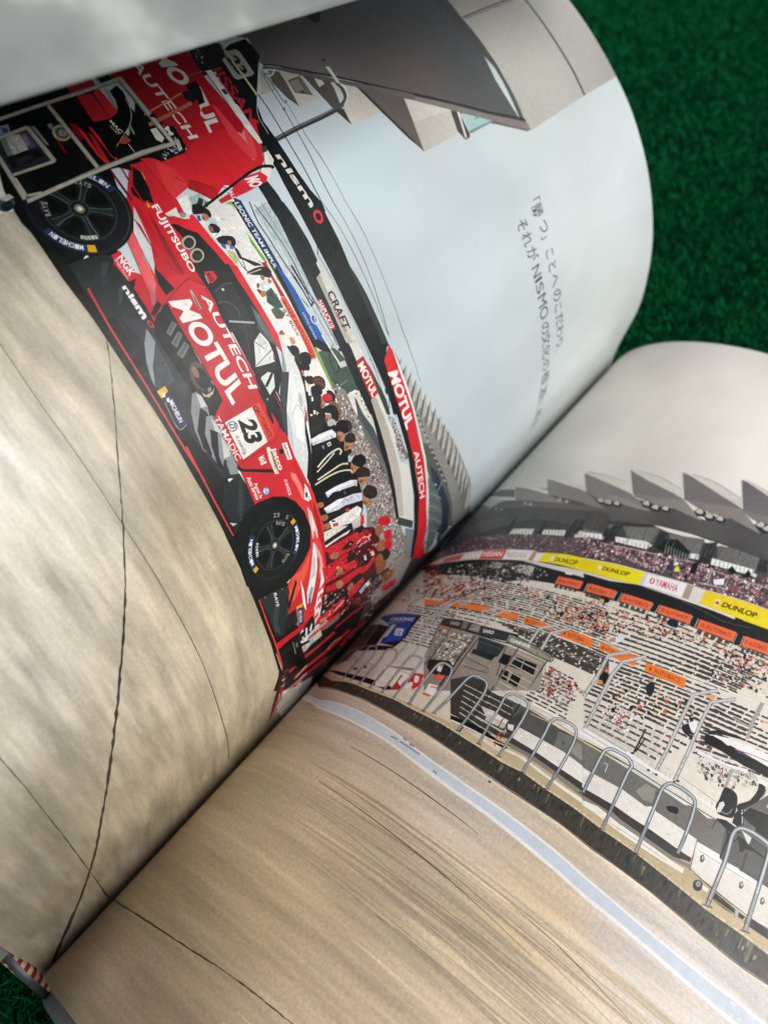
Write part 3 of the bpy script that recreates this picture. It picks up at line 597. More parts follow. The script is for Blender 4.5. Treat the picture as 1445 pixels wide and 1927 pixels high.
prn('L', 'printed_cable', 'ink', '''
p 15 1a1d20 3366 2950 -85 -12 -139 -28 -94 -15 -44 -7 -23 -2 -126 -24 -63 -11 0 5 63 11 126 24 23 2 45 7 93 15 140 28 85 13
p 6 1a1d20 3481 3084 -99 -16 -93 -20 0 5 94 19 99 16
p 5 1a1d20 3466 3069 -56 -17 -46 -12 -47 -10 -59 -11 1 4 59 11 46 10 46 12 57 17
p 11 1a1d20 3272 3059 -102 -21 -84 -14 -42 -4 -64 -2 -43 -3 -88 -11 -109 -16 0 2 110 16 87 12 43 4 64 1 42 4 84 13 103 22
p 11 1a1d20 3246 3017 -52 -14 -100 -18 -92 -20 -135 -33 -45 -8 -55 -8 0 4 55 8 45 8 112 28 70 16 67 13 79 14 51 14
p 7 1a1d20 3281 3070 -4 -5 -1 -7 1 -6 5 -2 6 6 4 10 -4 7
p 8 c9d5dc 3282 3066 -2 -6 3 -3 3 2 1 5 -1 3
p 12 1a1d20 3251 3030 -4 -6 -1 -7 2 -5 4 -2 6 5 4 10 -4 7
p 13 c9d5dc 3252 3025 -2 -6 3 -3 3 2 1 5 -1 3
p 16 b9c3c6 3521 3113 -101 -112 -46 -49 -57 -57 -28 -25 -18 -12 -20 -8 -16 -4 -18 -4 -46 -8 1 4 46 8 18 3 15 5 20 8 17 12 28 24 36 36 67 70 101 112
p 16 23282b 2791 2854 -108 6 -30 1 -29 -1 -86 -7 -350 -35 -81 -6 0 2 81 6 350 36 86 6 29 1 63 -2 76 -5
p 17 23282b 2768 2916 -79 -2 -34 -2 -35 -3 -73 -9 -80 -12 -81 -14 -126 -27 -167 -34 -1 3 168 34 126 26 81 15 117 16 71 7 113 5
p 12 23282b 2740 2988 -95 -4 -41 -2 -39 -3 -193 -29 -123 -14 -99 -10 -60 -8 -19 -1 -39 -1 -45 2 -1 2 65 -1 38 2 60 7 99 10 123 14 193 29 40 4 41 2 95 3
p 3 23282b 2604 2652 -119 -3 -117 -5 -87 -2 -145 0 -69 -1 -154 -9 -34 -1 -110 1 -16 0 -1 2 65 -1 61 1 35 1 154 9 69 0 145 0 87 2 117 5 119 3
p 13 23282b 1995 2915 -86 1 -122 -4 -1 2 143 4 65 -1
p 13 23282b 2063 2635 -95 15 -46 6 -184 10 -17 2 -1 2 202 -12 46 -6 95 -15
p 20 2a2e30 1845 2667 -55 -30 -57 -29 -2 3 57 29 55 30
p 14 24282a 1887 2654 -11 15 -24 -2 6 -18
''', label='thin wire against the sky')
prn('L', 'printed_backdrop', 'ink', '''
p 6 dfdfdb 3062 2217 -11 76 -50 45 -51 62 -131 -22 -137 -38 8 -103 289 -35
p 7 9fb4b8 3053 2238 -2 55 -49 9 -12 -33 29 -40
p 8 2b3233 3036 2281 -15 15 -28 -35 15 -20
p 8 60696b 3014 2297 -12 13 -19 -24 11 -13
''')
prn('L', 'printed_person', 'ink', '''
p 9 14161a 2994 2273 -17 9 -12 2 -15 -5 -6 -6 -2 -3 0 -9 4 -8 24 -12 2 -5 4 -16 3 -3 11 0 13 5 4 4 5 13 1 15 -2 10 -3 3
p 10 b27c5c 2972 2242 -3 9 -10 11 -13 0 -7 -4 -2 -4 0 -18 1 -4 6 -4 8 0 8 2 8 6
p 11 7d5238 2961 2234 -1 4 -5 4 -6 0 -3 -4 -1 -7 4 -4 7 1
p 11 2a1a14 2952 2249 -4 4 1 2 5 -4
p 12 e0b090 2948 2242 -6 3 2 2 4 -3
p 7 2c57b0 2975 2213 -7 16 -26 -12 8 -14
p 11 eef0ee 2950 2203 -9 24 -25 -7 -1 -15
p 11 b7cbd8 2944 2258 -16 24 -28 -10 20 -34
''', label='crew member under the rear wing')
prn('L', 'printed_person', 'ink', '''
p 12 14161a 2920 2246 -3 10 -8 10 -9 5 -10 2 -8 -1 -4 -4 -6 -10 -2 -12 1 -9 5 -9 7 -5 9 -2 10 1 4 4 10 9
p 13 92603f 2915 2230 -1 6 -10 9 -12 -4 -6 -5 -1 -3 2 -7 5 -4 16 3
p 14 7d5238 2906 2224 -1 3 -4 4 -5 -2 -4 -3 4 -5
p 14 2a1a14 2898 2236 -3 3 1 1 3 -3
p 15 e0b090 2895 2231 -3 2 0 1 4 -2
p 13 eef0ee 2886 2216 -18 44 -26 0 10 -36
''', label='crew member with dark hair')
prn('L', 'printed_person', 'ink', '''
p 14 14161a 2856 2227 1 14 -3 19 -9 24 -9 15 -5 4 -6 2 -6 0 -7 -2 -10 -6 -6 -9 -3 -12 1 -4 2 -5 19 -15 10 -22 4 -4 11 -3 12 1
p 15 b27c5c 2826 2266 -2 11 -4 4 -10 -6 -4 -6 0 -3 1 -6 4 -3 10 4
p 16 7d5238 2820 2263 -3 6 -4 -2 -2 -4 2 -4
p 17 2a1a14 2815 2270 -2 2 1 1 2 -2
p 17 e0b090 2813 2266 -3 2 1 1 2 -1
p 15 2c57b0 2831 2228 -14 18 -21 -10 18 -12
p 16 4a6fc0 2805 2266 -11 13 -9 -15 11 -13
p 16 b9bc8c 2795 2239 -22 23 -37 -2 -13 -41 41 5
p 7 e9eae6 2723 2234 -33 18 0 -15
p 17 16191a 2798 2276 -23 10 -35 -6 -58 60 -12 6 14 -37 40 -28 17 -17
p 17 1c2021 2732 2255 -31 -3 -38 15 1 3 38 -14 30 2
p 18 1c2021 2740 2278 -53 -22 -17 10 1 3 16 -9 53 21
''', label='crew member with headset')
prn('L', 'printed_person', 'ink', '''
p 3 eef0f0 2661 2247 -9 35 -69 54 -25 -28 6 -28 27 -17 13 -13
p 19 231e1c 2676 2256 1 19 -1 29 -4 23 -6 19 -8 14 -4 4 -12 6 -10 0 -6 -3 -10 -9 -6 -11 0 -5 14 -20 17 -17 10 -23 12 -18 10 -10
p 20 c9b184 2667 2249 -10 79 5 1 9 -78
p 20 b27c5c 2638 2308 -1 6 -8 8 -10 -4 -5 -6 0 -2 2 -6 4 -4 12 4
p 21 7d5238 2631 2304 -1 3 -3 3 -5 -2 -2 -3 3 -5
p 22 2a1a14 2625 2313 -3 2 1 1 3 -2
p 23 e0b090 2622 2309 -2 1 0 2 3 -2
p 4 b27c5c 2612 2330 -4 6 -10 7 -5 -3 -5 -9 2 -9 5 -2 12 5
p 5 7d5238 2604 2325 -6 6 -5 -6 3 -5
p 6 2a1a14 2598 2333 -3 2 1 2 2 -3
p 7 e0b090 2595 2329 -3 1 0 2 3 -2
p 21 dfe3e6 2615 2307 -5 9 -10 6 -4 1 -11 -5 -9 -10 -3 -4 -1 -12 4 -12 3 -4 9 -2 11 1 5 2 3 5 7 13
p 22 92603f 2618 2268 0 2 -4 4 -5 3 -3 -1 -9 -9 0 -9 3 -3 3 1 9 6
p 23 7d5238 2611 2262 -2 4 -4 0 -4 -4 0 -4 3 0
p 24 2a1a14 2606 2268 -2 1 0 2 2 -1
p 25 e0b090 2603 2264 -3 1 0 1 3 0
p 22 b5794e 2584 2252 -2 12 -8 16 -7 2 -11 -4 -2 -8 0 -14 3 -8 4 -6 3 -2 8 2 9 7
p 23 35504c 2569 2284 3 35 -57 1 -43 -2 19 -42 37 -18
p 23 2d4340 2596 2252 -12 13 -15 -21 11 -10
p 24 4a5a44 2495 2255 -5 37 -44 14 -10 -25 16 -35
''', label='man in white shirt and dark cap')
prn('L', 'printed_backdrop', 'ink', '''
p 14 131517 2294 2252 -122 -10 -82 -38 -54 62 -62 -20 -86 32 -73 7 -195 11 -122 -2 -92 -18 -65 -59 -48 -93 -34 -87 69 -91 71 11 67 13 71 9 211 33 140 84 221 95 148 34
''', label='dark mass of bodies behind the crew')
prn('L', 'printed_person', 'ink', '''
p 15 14161a 2321 2247 -1 5 -8 14 -11 8 -5 2 -7 0 -13 -3 -4 -3 -5 -10 -1 -13 1 -6 9 -8 12 -6 6 0 13 5 11 10
p 16 1e2224 2330 2229 -14 15 -35 -18 5 -22
p 16 c4a070 2352 2262 -1 7 -5 8 -4 3 -16 2 -8 -4 -1 -3 1 -11 4 -8 12 0 14 3
''', label='bystander with black hair')
prn('L', 'printed_person', 'ink', '''
p 17 14161a 2269 2264 0 16 -5 18 -3 7 -11 9 -14 4 -7 -1 -12 -7 -11 -13 -2 -6 3 -13 13 -19 10 -7 10 -5 11 1 11 6
p 18 2a2c2e 2284 2245 -20 15 -29 -16 19 -12
''', label='bystander with black hair')
prn('L', 'printed_person', 'ink', '''
p 19 14161a 2233 2247 1 5 -3 14 -8 12 -5 4 -12 3 -11 -1 -7 -4 -2 -3 -2 -9 3 -14 7 -15 4 -4 6 -1 9 1 16 7
p 20 b27c5c 2205 2229 -2 8 -10 10 -7 -3 -9 -8 2 -10 5 -4 14 3
p 21 7d5238 2197 2226 -1 3 -4 5 -4 -1 -4 -4 1 -5 3 -2
p 21 2a1a14 2189 2236 -3 2 1 2 3 -3
p 22 e0b090 2187 2232 -4 2 1 1 3 -2
p 23 e4e6e4 2196 2246 -4 10 -8 11 -4 3 -8 -4 -9 -12 0 -5 3 -9 7 -6 4 0 11 5
p 21 1b1e20 2240 2222 -14 15 -24 -4 8 -15
''', label='bystander in face mask')
prn('L', 'printed_person', 'ink', '''
p 24 1c1e20 2170 2233 -1 13 -11 22 -4 4 -10 3 -8 -1 -4 -2 -6 -8 -2 -11 6 -13 9 -14 5 -3 12 0 12 5
p 25 d8d04a 2145 2215 -8 21 -11 -4 6 -17
p 26 eae8e4 2161 2226 -21 3 -38 -13 13 -12
''', label='bystander with dark cap')
prn('L', 'printed_person', 'ink', '''
p 25 4a3020 2146 2268 1 6 0 8 -5 18 -8 13 -13 9 -13 5 -7 -1 -14 -6 -10 -9 -3 -10 2 -11 6 -10 12 -9 14 -6 17 -3 16 2
p 26 8a5a38 2120 2264 -3 15 -4 10 -11 8 -17 9 1 4 18 -9 6 -4 5 -5 3 -6 4 -12 1 -9
p 26 8a5a38 2131 2268 -3 18 -3 12 -7 7 -10 7 1 3 11 -7 4 -4 3 -4 4 -14 3 -18
''', label='bystander with brown hair')
prn('L', 'printed_person', 'ink', '''
p 26 15171a 2116 2239 1 6 -4 17 -7 14 -5 5 -11 7 -11 2 -11 -4 -4 -3 -4 -5 -1 -6 1 -8 10 -24 6 -9 5 -6 7 -2 8 2 16 9
p 27 1e2122 2095 2199 -39 71 -28 -14 -6 -25 34 -49
p 28 e2e2de 2080 2215 -5 10 -18 -9 6 -11
p 28 92603f 2049 2262 -3 4 -12 2 -7 -10 -1 -6 15 5
p 29 7d5238 2041 2257 -7 3 -3 -8
p 29 2a1a14 2037 2262 -3 1 0 2 3 -1
p 30 e0b090 2033 2258 -3 1 0 2 3 -1
''', label='bystander in black jacket')
prn('L', 'printed_person', 'ink', '''
p 14 1a1c20 2056 2307 3 4 -1 7 -8 13 -10 8 -13 4 -13 1 -6 -3 -11 -8 -4 -4 -4 -9 1 -8 2 -4 6 -2 38 -3 12 1
p 29 cf2036 2052 2272 2 11 -2 14 -2 5 -8 11 -15 11 -9 0 -8 -4 -2 -3 0 -11 3 -12 6 -10 8 -9 9 -5 12 -2
p 30 8a1626 2034 2270 -18 20 -6 20 -1 3 -4 0 -3 -5 0 -4 11 -28 7 -7 9 -2
p 31 b27c5c 2032 2256 -4 12 -6 5 -14 -6 -7 -7 -1 -3 2 -8 3 -6 7 -3 6 1 6 5
p 32 7d5238 2023 2249 -2 5 -3 2 -6 -2 -4 -5 3 -6 3 -2 5 3
p 33 2a1a14 2015 2257 -4 3 1 2 4 -3
p 33 e0b090 2011 2252 -4 2 0 2 5 -2
p 33 1a1d1f 2058 2179 -26 58 -44 8 -46 -37 21 -59 50 5
p 34 e8e6e0 2024 2192 -9 12 -15 -10 9 -9
p 34 e8e6e0 2019 2167 -10 11 -13 -6 8 -10
''', label='crew member in red cap')
prn('L', 'printed_person', 'ink', '''
p 31 7d5c3c 2008 2294 0 5 -2 8 -4 9 -11 14 -13 7 -15 3 -16 -1 -26 -9 -11 -9 -8 -13 0 -6 3 -5 8 -4 26 -5 26 -2 21 0 17 4
''', label='crew member with brown hair')
prn('L', 'printed_person', 'ink', '''
p 34 14171a 2003 2254 1 6 -2 18 -6 18 -10 13 -14 11 -15 4 -8 0 -15 -4 -12 -7 -10 -12 -3 -11 1 -6 3 -5 10 -9 5 -2 5 0 19 8 5 0 5 -4 13 -19 4 -4 11 -2 6 1 4 2
p 35 b27c5c 1968 2245 0 5 -4 12 -7 8 -4 0 -11 -2 -10 -5 -5 -7 -2 -9 1 -4 5 -7 9 -4 5 -1 16 6
p 36 7d5238 1955 2239 -1 7 -6 4 -9 -3 -3 -7 3 -5 6 -3 7 4
p 37 2a1a14 1945 2254 -5 3 0 3 6 -4
p 37 e0b090 1940 2247 -7 3 1 3 6 -3
p 38 b2b6b6 1942 2244 -2 12 -9 19 -5 3 -11 6 -9 -1 -2 -10 2 -15 3 -12 6 -10 7 -5 4 0 10 5
p 35 202425 2013 2154 -35 85 -44 -17 -19 -48 24 -52
p 36 26292b 1970 2136 -18 78 -26 -24 6 -68
p 36 d9d9d5 2010 2205 -12 10 -4 -16
''', label='crew member in grey face mask')
prn('L', 'printed_person', 'ink', '''
p 32 131518 1904 2287 1 13 -2 15 -6 14 -11 12 -12 9 -16 6 -16 0 -5 -2 -4 -4 -5 -14 0 -15 7 -15 17 -20 13 -8 19 -4 10 2 4 3
p 33 3a2c24 1881 2350 2 4 -3 4 -11 8 -12 4 -15 0 -12 -4 -4 -5 -5 -13 1 -6 3 -3 22 1 27 6
p 33 b27c5c 1865 2269 -1 5 -8 14 -11 11 -5 1 -12 -2 -10 -5 -6 -8 -3 -9 1 -4 7 -8 11 -6 6 -2 15 3 7 3 6 3
p 34 7d5238 1848 2263 -4 9 -7 5 -10 -3 -4 -8 4 -5 7 -4 10 3
p 34 2a1a14 1834 2282 -7 5 1 3 6 -5
p 35 e0b090 1827 2275 -8 4 1 3 8 -4
p 34 d5d8e6 1918 2112 -4 52 -20 80 -24 19 -32 -17 17 -51 34 -89
p 35 eff0f2 1918 2113 -10 57 -18 72 -15 0 19 -89 7 -45
p 35 14181a 1889 2106 -42 149 -26 -9 9 -56 24 -95
p 39 1b1e20 1912 2234 -28 15 -10 5 -9 3 -7 0 -6 -3 -13 -9 -4 6 14 9 7 3 8 0 10 -3 11 -6 28 -15
p 36 e6e2e0 1853 2186 -4 22 -22 -1 7 -22
p 37 b23038 1848 2189 -4 15 -8 -2 2 -13
p 36 4a9ac8 1857 2162 -21 2 -1 3 21 -2
p 36 d8dada 1859 2154 -22 2 -1 3 22 -2
''', label='crew member in white and black jacket')
prn('L', 'printed_person', 'ink', '''
p 14 2a221e 1819 2302 3 12 0 15 -5 13 -9 13 -11 8 -7 1 -15 -1 -6 -3 -4 -3 -2 -5 1 -8 5 -16 10 -20 9 -12 4 -3 12 0 11 5
p 15 b27c5c 1792 2288 0 6 -4 7 -24 33 -5 4 -7 -3 -6 -7 -2 -10 6 -26 4 -11 6 -9 4 -2 12 4 14 9
p 16 7d5238 1780 2284 -2 6 -10 14 -3 2 -3 -1 -3 -4 -1 -4 3 -11 5 -10 7 1
p 16 2a1a14 1760 2312 -8 8 2 2 8 -8
p 17 e0b090 1757 2305 -9 7 1 2 9 -7
p 16 1a1c1e 1755 2279 -1 11 -7 19 -9 3 -9 -2 -2 -3 0 -11 4 -13 3 -5 4 -2 10 -1
p 37 12181a 1858 2088 -20 79 -16 84 -32 17 -40 -16 12 -97 6 -88 13 -20
p 38 d8d6c4 1781 2087 8 39 5 30 1 19 0 21 -5 32 -2 7 -2 4 -6 5 -5 1 -4 -4 -6 -10 -8 7 6 11 3 4 5 2 5 -1 5 -1 6 -4 5 -5 4 -8 5 -19 3 -24 0 -21 -2 -20 -4 -30 -9 -40
p 39 d8d6c4 1763 2072 11 77 8 48 2 9 2 3 6 -5 -3 -11 -9 -48 -10 -76
''', label='crew member in black jacket with white piping')
prn('L', 'printed_person', 'ink', '''
p 15 17171a 1700 2297 2 7 0 9 -5 21 -8 18 -13 17 -13 11 -7 2 -16 0 -7 -2 -5 -4 -6 -14 0 -19 3 -9 14 -19 19 -18 9 -5 8 -3 15 1 6 3
p 16 b27c5c 1683 2283 0 3 -23 12 -16 16 -4 1 -4 -2 -9 -15 -1 -12 2 -12 3 -5 5 -2 20 3 21 9
p 17 7d5238 1664 2276 -1 3 -9 4 -9 8 -3 -3 -3 -8 1 -8 4 -3 8 1
p 17 2a1a14 1648 2295 -8 6 1 3 8 -6
p 18 e0b090 1641 2289 -9 5 0 2 9 -5
p 38 15181a 1752 2050 10 105 -29 90 -31 33 -37 -6 35 -100 7 -108
p 39 d8d2b6 1728 2059 -15 145 -2 13 -4 12 -5 10 -14 24 8 2 14 -24 5 -11 4 -14 3 -14 14 -145
p 39 d8d2b6 1716 2035 -7 53 -6 41 -7 32 -8 29 -5 13 -13 29 -8 13 -13 17 -2 1 -3 -1 -10 -10 -7 8 10 11 7 2 9 -5 8 -8 8 -12 15 -29 12 -29 5 -15 7 -31 7 -36 3 -22 6 -53
p 40 12161a 1710 2048 -25 136 -37 80 -39 3 47 -115 4 -73
p 40 b7c4cc 1729 2281 -28 26 -13 -25 13 -14
''', label='crew member in black jacket with cream piping')
prn('L', 'printed_person', 'ink', '''
p 17 2a2020 1628 2295 2 6 0 10 -3 22 -4 10 -12 17 -15 15 -16 8 -18 1 -8 -1 -5 -3 -3 -4 -2 -7 2 -16 9 -18 16 -21 17 -16 8 -4 19 -4 8 2
p 18 b27c5c 1583 2298 -3 11 -27 51 -4 3 -5 1 -12 -5 -8 -9 1 -12 8 -20 8 -13 11 -10 11 -5 12 2 5 2
p 19 7d5238 1571 2297 -13 28 -4 2 -6 -3 -3 -4 0 -5 7 -15 5 -4 5 -2 6 0
p 19 2a1a14 1548 2332 -10 10 2 3 10 -11
p 20 e0b090 1544 2325 -11 9 1 2 11 -9
p 15 d3d5ea 1649 2074 -11 70 -31 102 -26 40 -30 -12 45 -100 21 -96
p 16 f0f0f2 1647 2082 -20 95 -35 93 -10 -14 33 -94 13 -79
p 16 14171b 1620 2117 -58 151 -26 5 10 -81 37 -119 25 -45
p 17 e4dfe0 1622 2151 -6 21 -19 0 6 -20
p 17 3a8ac0 1583 2181 -23 5 0 3 22 -5
p 18 b5343c 1579 2189 -20 5 -1 3 20 -5
p 17 9c6848 1633 2002 -1 6 -6 18 -9 15 -5 3 -6 0 -12 -2 -2 -3 2 -11 12 -20 5 -3 13 -5 6 0
''', label='crew member in lavender jacket')
prn('L', 'printed_person', 'ink', '''
p 14 241e1e 1504 2307 3 7 1 10 -2 24 -4 10 -18 19 -24 17 -11 5 -10 1 -10 0 -9 -3 -8 -4 -4 -6 0 -8 4 -11 5 -12 12 -22 14 -15 16 -11 16 -6 17 -1 8 2
p 15 b27c5c 1468 2295 -1 5 -12 13 -35 29 -21 13 -7 3 -4 -2 -2 -5 -1 -7 3 -15 3 -5 12 -12 29 -25 11 -5 6 0 13 5 5 4
p 16 7d5238 1451 2288 -6 8 -16 13 -9 6 -5 0 -1 -5 2 -10 18 -16 8 -2 6 2
p 16 2a1a14 1420 2323 -14 13 3 2 13 -12
p 17 e0b090 1414 2315 -14 12 2 2 14 -11
p 17 cdd0e6 1580 2034 -16 98 -34 104 -32 58 -39 -13 49 -113 22 -117
p 18 eeeef0 1583 2036 -15 97 -18 41 -8 -32 6 -84
p 18 1a1d22 1552 2032 -61 149 -30 30 37 -105 25 -77
p 19 9c6848 1560 2000 0 5 -2 8 -7 19 -4 7 -11 5 -12 1 -3 -3 -2 -4 0 -14 5 -13 6 -4 18 -7 7 -2
p 18 b03a44 1541 2170 -3 11 -6 0 4 -11
p 18 b03a44 1527 2185 -3 11 -6 -1 4 -10
p 18 b03a44 1534 2158 -2 11 -6 -1 3 -10
p 18 b03a44 1526 2214 -3 11 -6 0 4 -11
''', label='crew member in pale lavender jacket')
prn('L', 'printed_person', 'ink', '''
p 19 e8e5e2 1500 2039 -24 97 -25 112 -39 19 -28 -29 10 -68 41 -87 23 -40
p 20 dcd9d2 1475 1978 -28 90 -54 81 -9 -52 26 -118 25 -11
p 20 15171a 1475 2226 -23 53 -46 -3 38 -30
p 21 1a1c1e 1423 1974 -30 175 -40 30 7 -138 3 -86
p 22 e4e1dc 1397 1975 -26 138 -12 47 -24 -66 22 -121
p 20 c93a42 1490 2161 -7 22 -23 -3 8 -22
p 21 c8404a 1477 2054 -19 37 -20 -2 19 -35
p 22 f2efec 1494 2042 -6 14 -28 -1 10 -15
p 23 9c6848 1509 1996 1 6 -2 9 -7 20 -4 7 -5 4 -8 2 -13 0 -4 -3 -1 -5 3 -18 8 -16 5 -4 16 -5 7 0
p 23 1b1b1e 1495 2056 -11 20 -12 1 11 -20
p 15 c9303a 1386 2247 -11 25 -53 -9 -10 -31 36 -3
p 22 c9c4be 1398 2176 -14 73 -54 -19 -5 -48
''', label='crew member in white suit with black side panels')
prn('L', 'printed_backdrop', 'ink', '''
p 23 4a1218 1389 1957 -21 119 -42 141 -73 103 -65 35 -156 22 -108 1 -142 21 -86 -57 -100 -50 -80 -147 -6 -183 -38 -50 250 -48 173 -19 89 14 78 19 73 21 91 17 85 19
''', label='dark red mass of crew by the gutter')
prn('L', 'printed_person', 'ink', '''
p 14 c41c30 1263 2366 2 6 -1 11 -6 25 -6 11 -15 19 -20 15 -19 10 -20 5 -9 0 -5 -2 0 -6 2 -8 10 -21 16 -27 14 -17 8 -6 22 -12 21 -5
p 24 96603e 1230 2338 2 6 -2 9 -4 10 -12 18 -15 15 -19 12 -8 2 -7 -2 -7 -4 -7 -6 -4 -6 -2 -8 1 -8 9 -19 7 -9 8 -6 11 -4 29 -3 12 1
p 24 c32430 1383 1964 -35 107 -31 113 -35 77 -62 43 -34 -26 45 -131 42 -133
p 25 17181a 1297 2068 3 72 -36 34 -2 -62
p 25 17181a 1346 2181 -26 66 -45 23 13 -60
p 25 efe6e2 1238 2181 2 30 0 13 0 10 -7 17 -5 7 -10 13 -7 4 -8 3 -25 8 -1 4 24 -7 11 -4 8 -6 7 -7 11 -16 4 -9 3 -9 1 -11 0 -13 -3 -30
p 25 efe6e2 1206 2197 -2 31 -4 21 -4 6 -4 5 -12 12 3 1 12 -12 5 -6 4 -8 4 -21 3 -31
p 25 9a6a4a 1323 1986 0 8 -8 25 -6 13 -5 8 -8 5 -9 2 -9 0 -8 -2 -4 -3 1 -7 3 -9 11 -22 6 -7 7 -5 18 -8 7 0
''', label='mechanic in red cap and suit')
prn('L', 'printed_person', 'ink', '''
p 14 c41c30 1136 2406 3 6 1 10 -3 11 -9 19 -7 6 -21 11 -20 5 -20 -2 -8 -3 -7 -5 -2 -5 2 -8 7 -10 19 -20 10 -7 11 -5 26 -5 11 0
p 24 96603a 1108 2336 3 8 0 11 -3 13 -8 24 -8 9 -20 16 -11 5 -9 2 -8 -2 -8 -7 -7 -9 -5 -9 -2 -9 2 -9 4 -10 15 -19 9 -6 24 -9 13 -2 11 0
p 24 c8202c 1285 1938 -47 169 -40 14 -18 -44 22 -107 22 -45
p 25 1a1c1e 1222 2094 -31 68 -59 13 7 -63
p 26 d22a34 1240 1928 -91 228 -62 14 51 -140 38 -104
p 27 a5734e 1195 1998 2 7 -1 23 -4 11 -4 9 -8 4 -10 4 -22 2 -6 -2 -2 -6 1 -10 8 -21 5 -7 7 -6 20 -8 8 -2
''', label='mechanic in red cap and black suit')
prn('L', 'printed_person', 'ink', '''
p 25 c41c30 1062 2401 3 7 0 11 -2 13 -4 12 -7 9 -9 7 -28 9 -26 3 -9 0 -7 -3 -5 -5 -4 -5 0 -6 3 -8 15 -19 10 -8 10 -7 26 -9 14 -3 12 0
p 26 23201e 1012 2365 4 7 0 12 -2 14 -5 14 -7 11 -12 9 -16 10 -36 16 -14 3 -10 -1 -8 -6 -5 -8 -3 -10 1 -9 5 -9 9 -12 23 -21 12 -8 28 -11 15 -3 13 -1
p 27 8a5530 1002 2319 8 6 5 9 3 11 -2 11 -4 9 -10 8 -17 7 -39 13 -16 2 -12 -1 -11 -4 -9 -7 -7 -7 -4 -7 0 -7 2 -8 5 -8 8 -8 11 -6 36 -10 21 -4 18 -1
p 28 c0202c 1152 1922 -40 104 -34 122 -37 83 84 40 -36 41 -87 7 -21 -68 40 -130 55 -141 42 -64
p 29 1b1d20 1141 2186 -17 74 -73 50 -29 -58 28 -53
p 29 1c1e21 1040 2101 -19 85 -62 31 1 -66
p 30 e9e2e0 1098 2280 -16 26 -33 6 13 -26
p 30 e9e2e0 1115 2227 -9 15 -38 4 10 -16
p 29 a5734e 1111 1995 3 5 0 8 -2 10 -4 10 -5 7 -9 5 -25 9 -12 1 -8 0 -3 -6 0 -8 2 -10 4 -10 6 -7 9 -5 12 -5 25 -5
''', label='mechanic in red cap seen from the side')
prn('L', 'printed_person', 'ink', '''
p 24 1b1b1e 1056 1878 -17 139 -58 81 -65 -23 44 -167 11 -60
p 25 c8252c 991 1840 -31 130 -11 84 -69 -10 14 -107 57 -130
p 26 f0dccb 942 1852 -18 68 -6 26 -4 24 -2 20 1 18 5 42 7 -4 -5 -41 -1 -18 1 -20 4 -23 6 -27 18 -67
p 30 9a6a4a 1001 2077 4 6 2 9 1 11 -2 10 -5 7 -9 4 -15 4 -30 2 -9 -1 -3 -5 2 -8 5 -9 12 -16 9 -5 22 -9 9 -1
p 25 15171a 1084 1901 -26 77 -38 80 -9 -33 18 -111
p 25 d8c08a 1008 1913 -10 92 6 -3 9 -91
''', label='mechanic in black and red suit')
prn('L', 'printed_person', 'ink', '''
p 31 c02530 960 2075 0 131 -58 24 -23 -132
p 32 1a1c1f 878 2153 36 76 -14 104 -84 35 -13 -92 -31 -86
p 33 d9d3d0 876 2232 0 34 -58 19 1 -29
p 33 8a4f30 925 2332 6 7 2 11 -1 14 -3 14 -5 12 -6 10 -9 10 -11 10 -12 6 -13 4 -14 0 -36 -9 -15 -7 -10 -7 -1 -9 3 -12 8 -12 11 -12 13 -9 18 -9 22 -7 22 -5 18 -2
''', label='mechanic in red and black suit')
prn('L', 'printed_person', 'ink', '''
p 34 252a34 803 2264 29 89 -35 103 -122 59 -42 -75 -17 -94
p 34 aeb2c0 864 2176 12 56 -49 22 -22 -48
p 35 85522e 744 2408 8 5 2 11 -2 15 -11 31 -20 30 -15 16 -16 14 -17 10 -19 7 -23 5 -23 1 -19 -1 -11 -6 -5 -9 1 -14 6 -17 11 -17 16 -16 25 -16 32 -19 34 -16 28 -10
p 11 b8222e 584 2455 -79 114 -27 61 -103 26 25 -86 66 -68
''', label='mechanic with blue grey collar')
prn('L', 'printed_crowd', 'ink', '''
r 35 420 0.3 1 1.8 17 b8202c 1a1c1f 15171a c22a34 8a1a24 c9a58a d8d2d0 2a2c33 a8703e|826 2598 -61 -232 -71 -182 -31 -186 -124 -129 -59 -45 -54 -49 -28 -84 164 -97 -34 148 28 190 117 254 55 132 52 137
r 38 900 0.25 0.9 1.6 11 b8202c 1a1c1f 15171a c22a34 8a1a24 c9a58a d8d2d0 2a2c33 a8703e|1126 1908 -77 110 -79 122 -108 185 -190 241 -390 111 -14 -326 18 -249 -34 -119 199 -57 79 55 86 50 267 -176 91 13
r 31 160 0.25 0.8 1.6 12 b8202c c22a34 15171a d8d2d0 1a1c1f 8a1a24|1303 2202 -35 99 -72 22 -125 11 -11 -145 43 -154 41 -105 134 16 -4 108
''', label='crew crammed against the gutter', stuff=True)
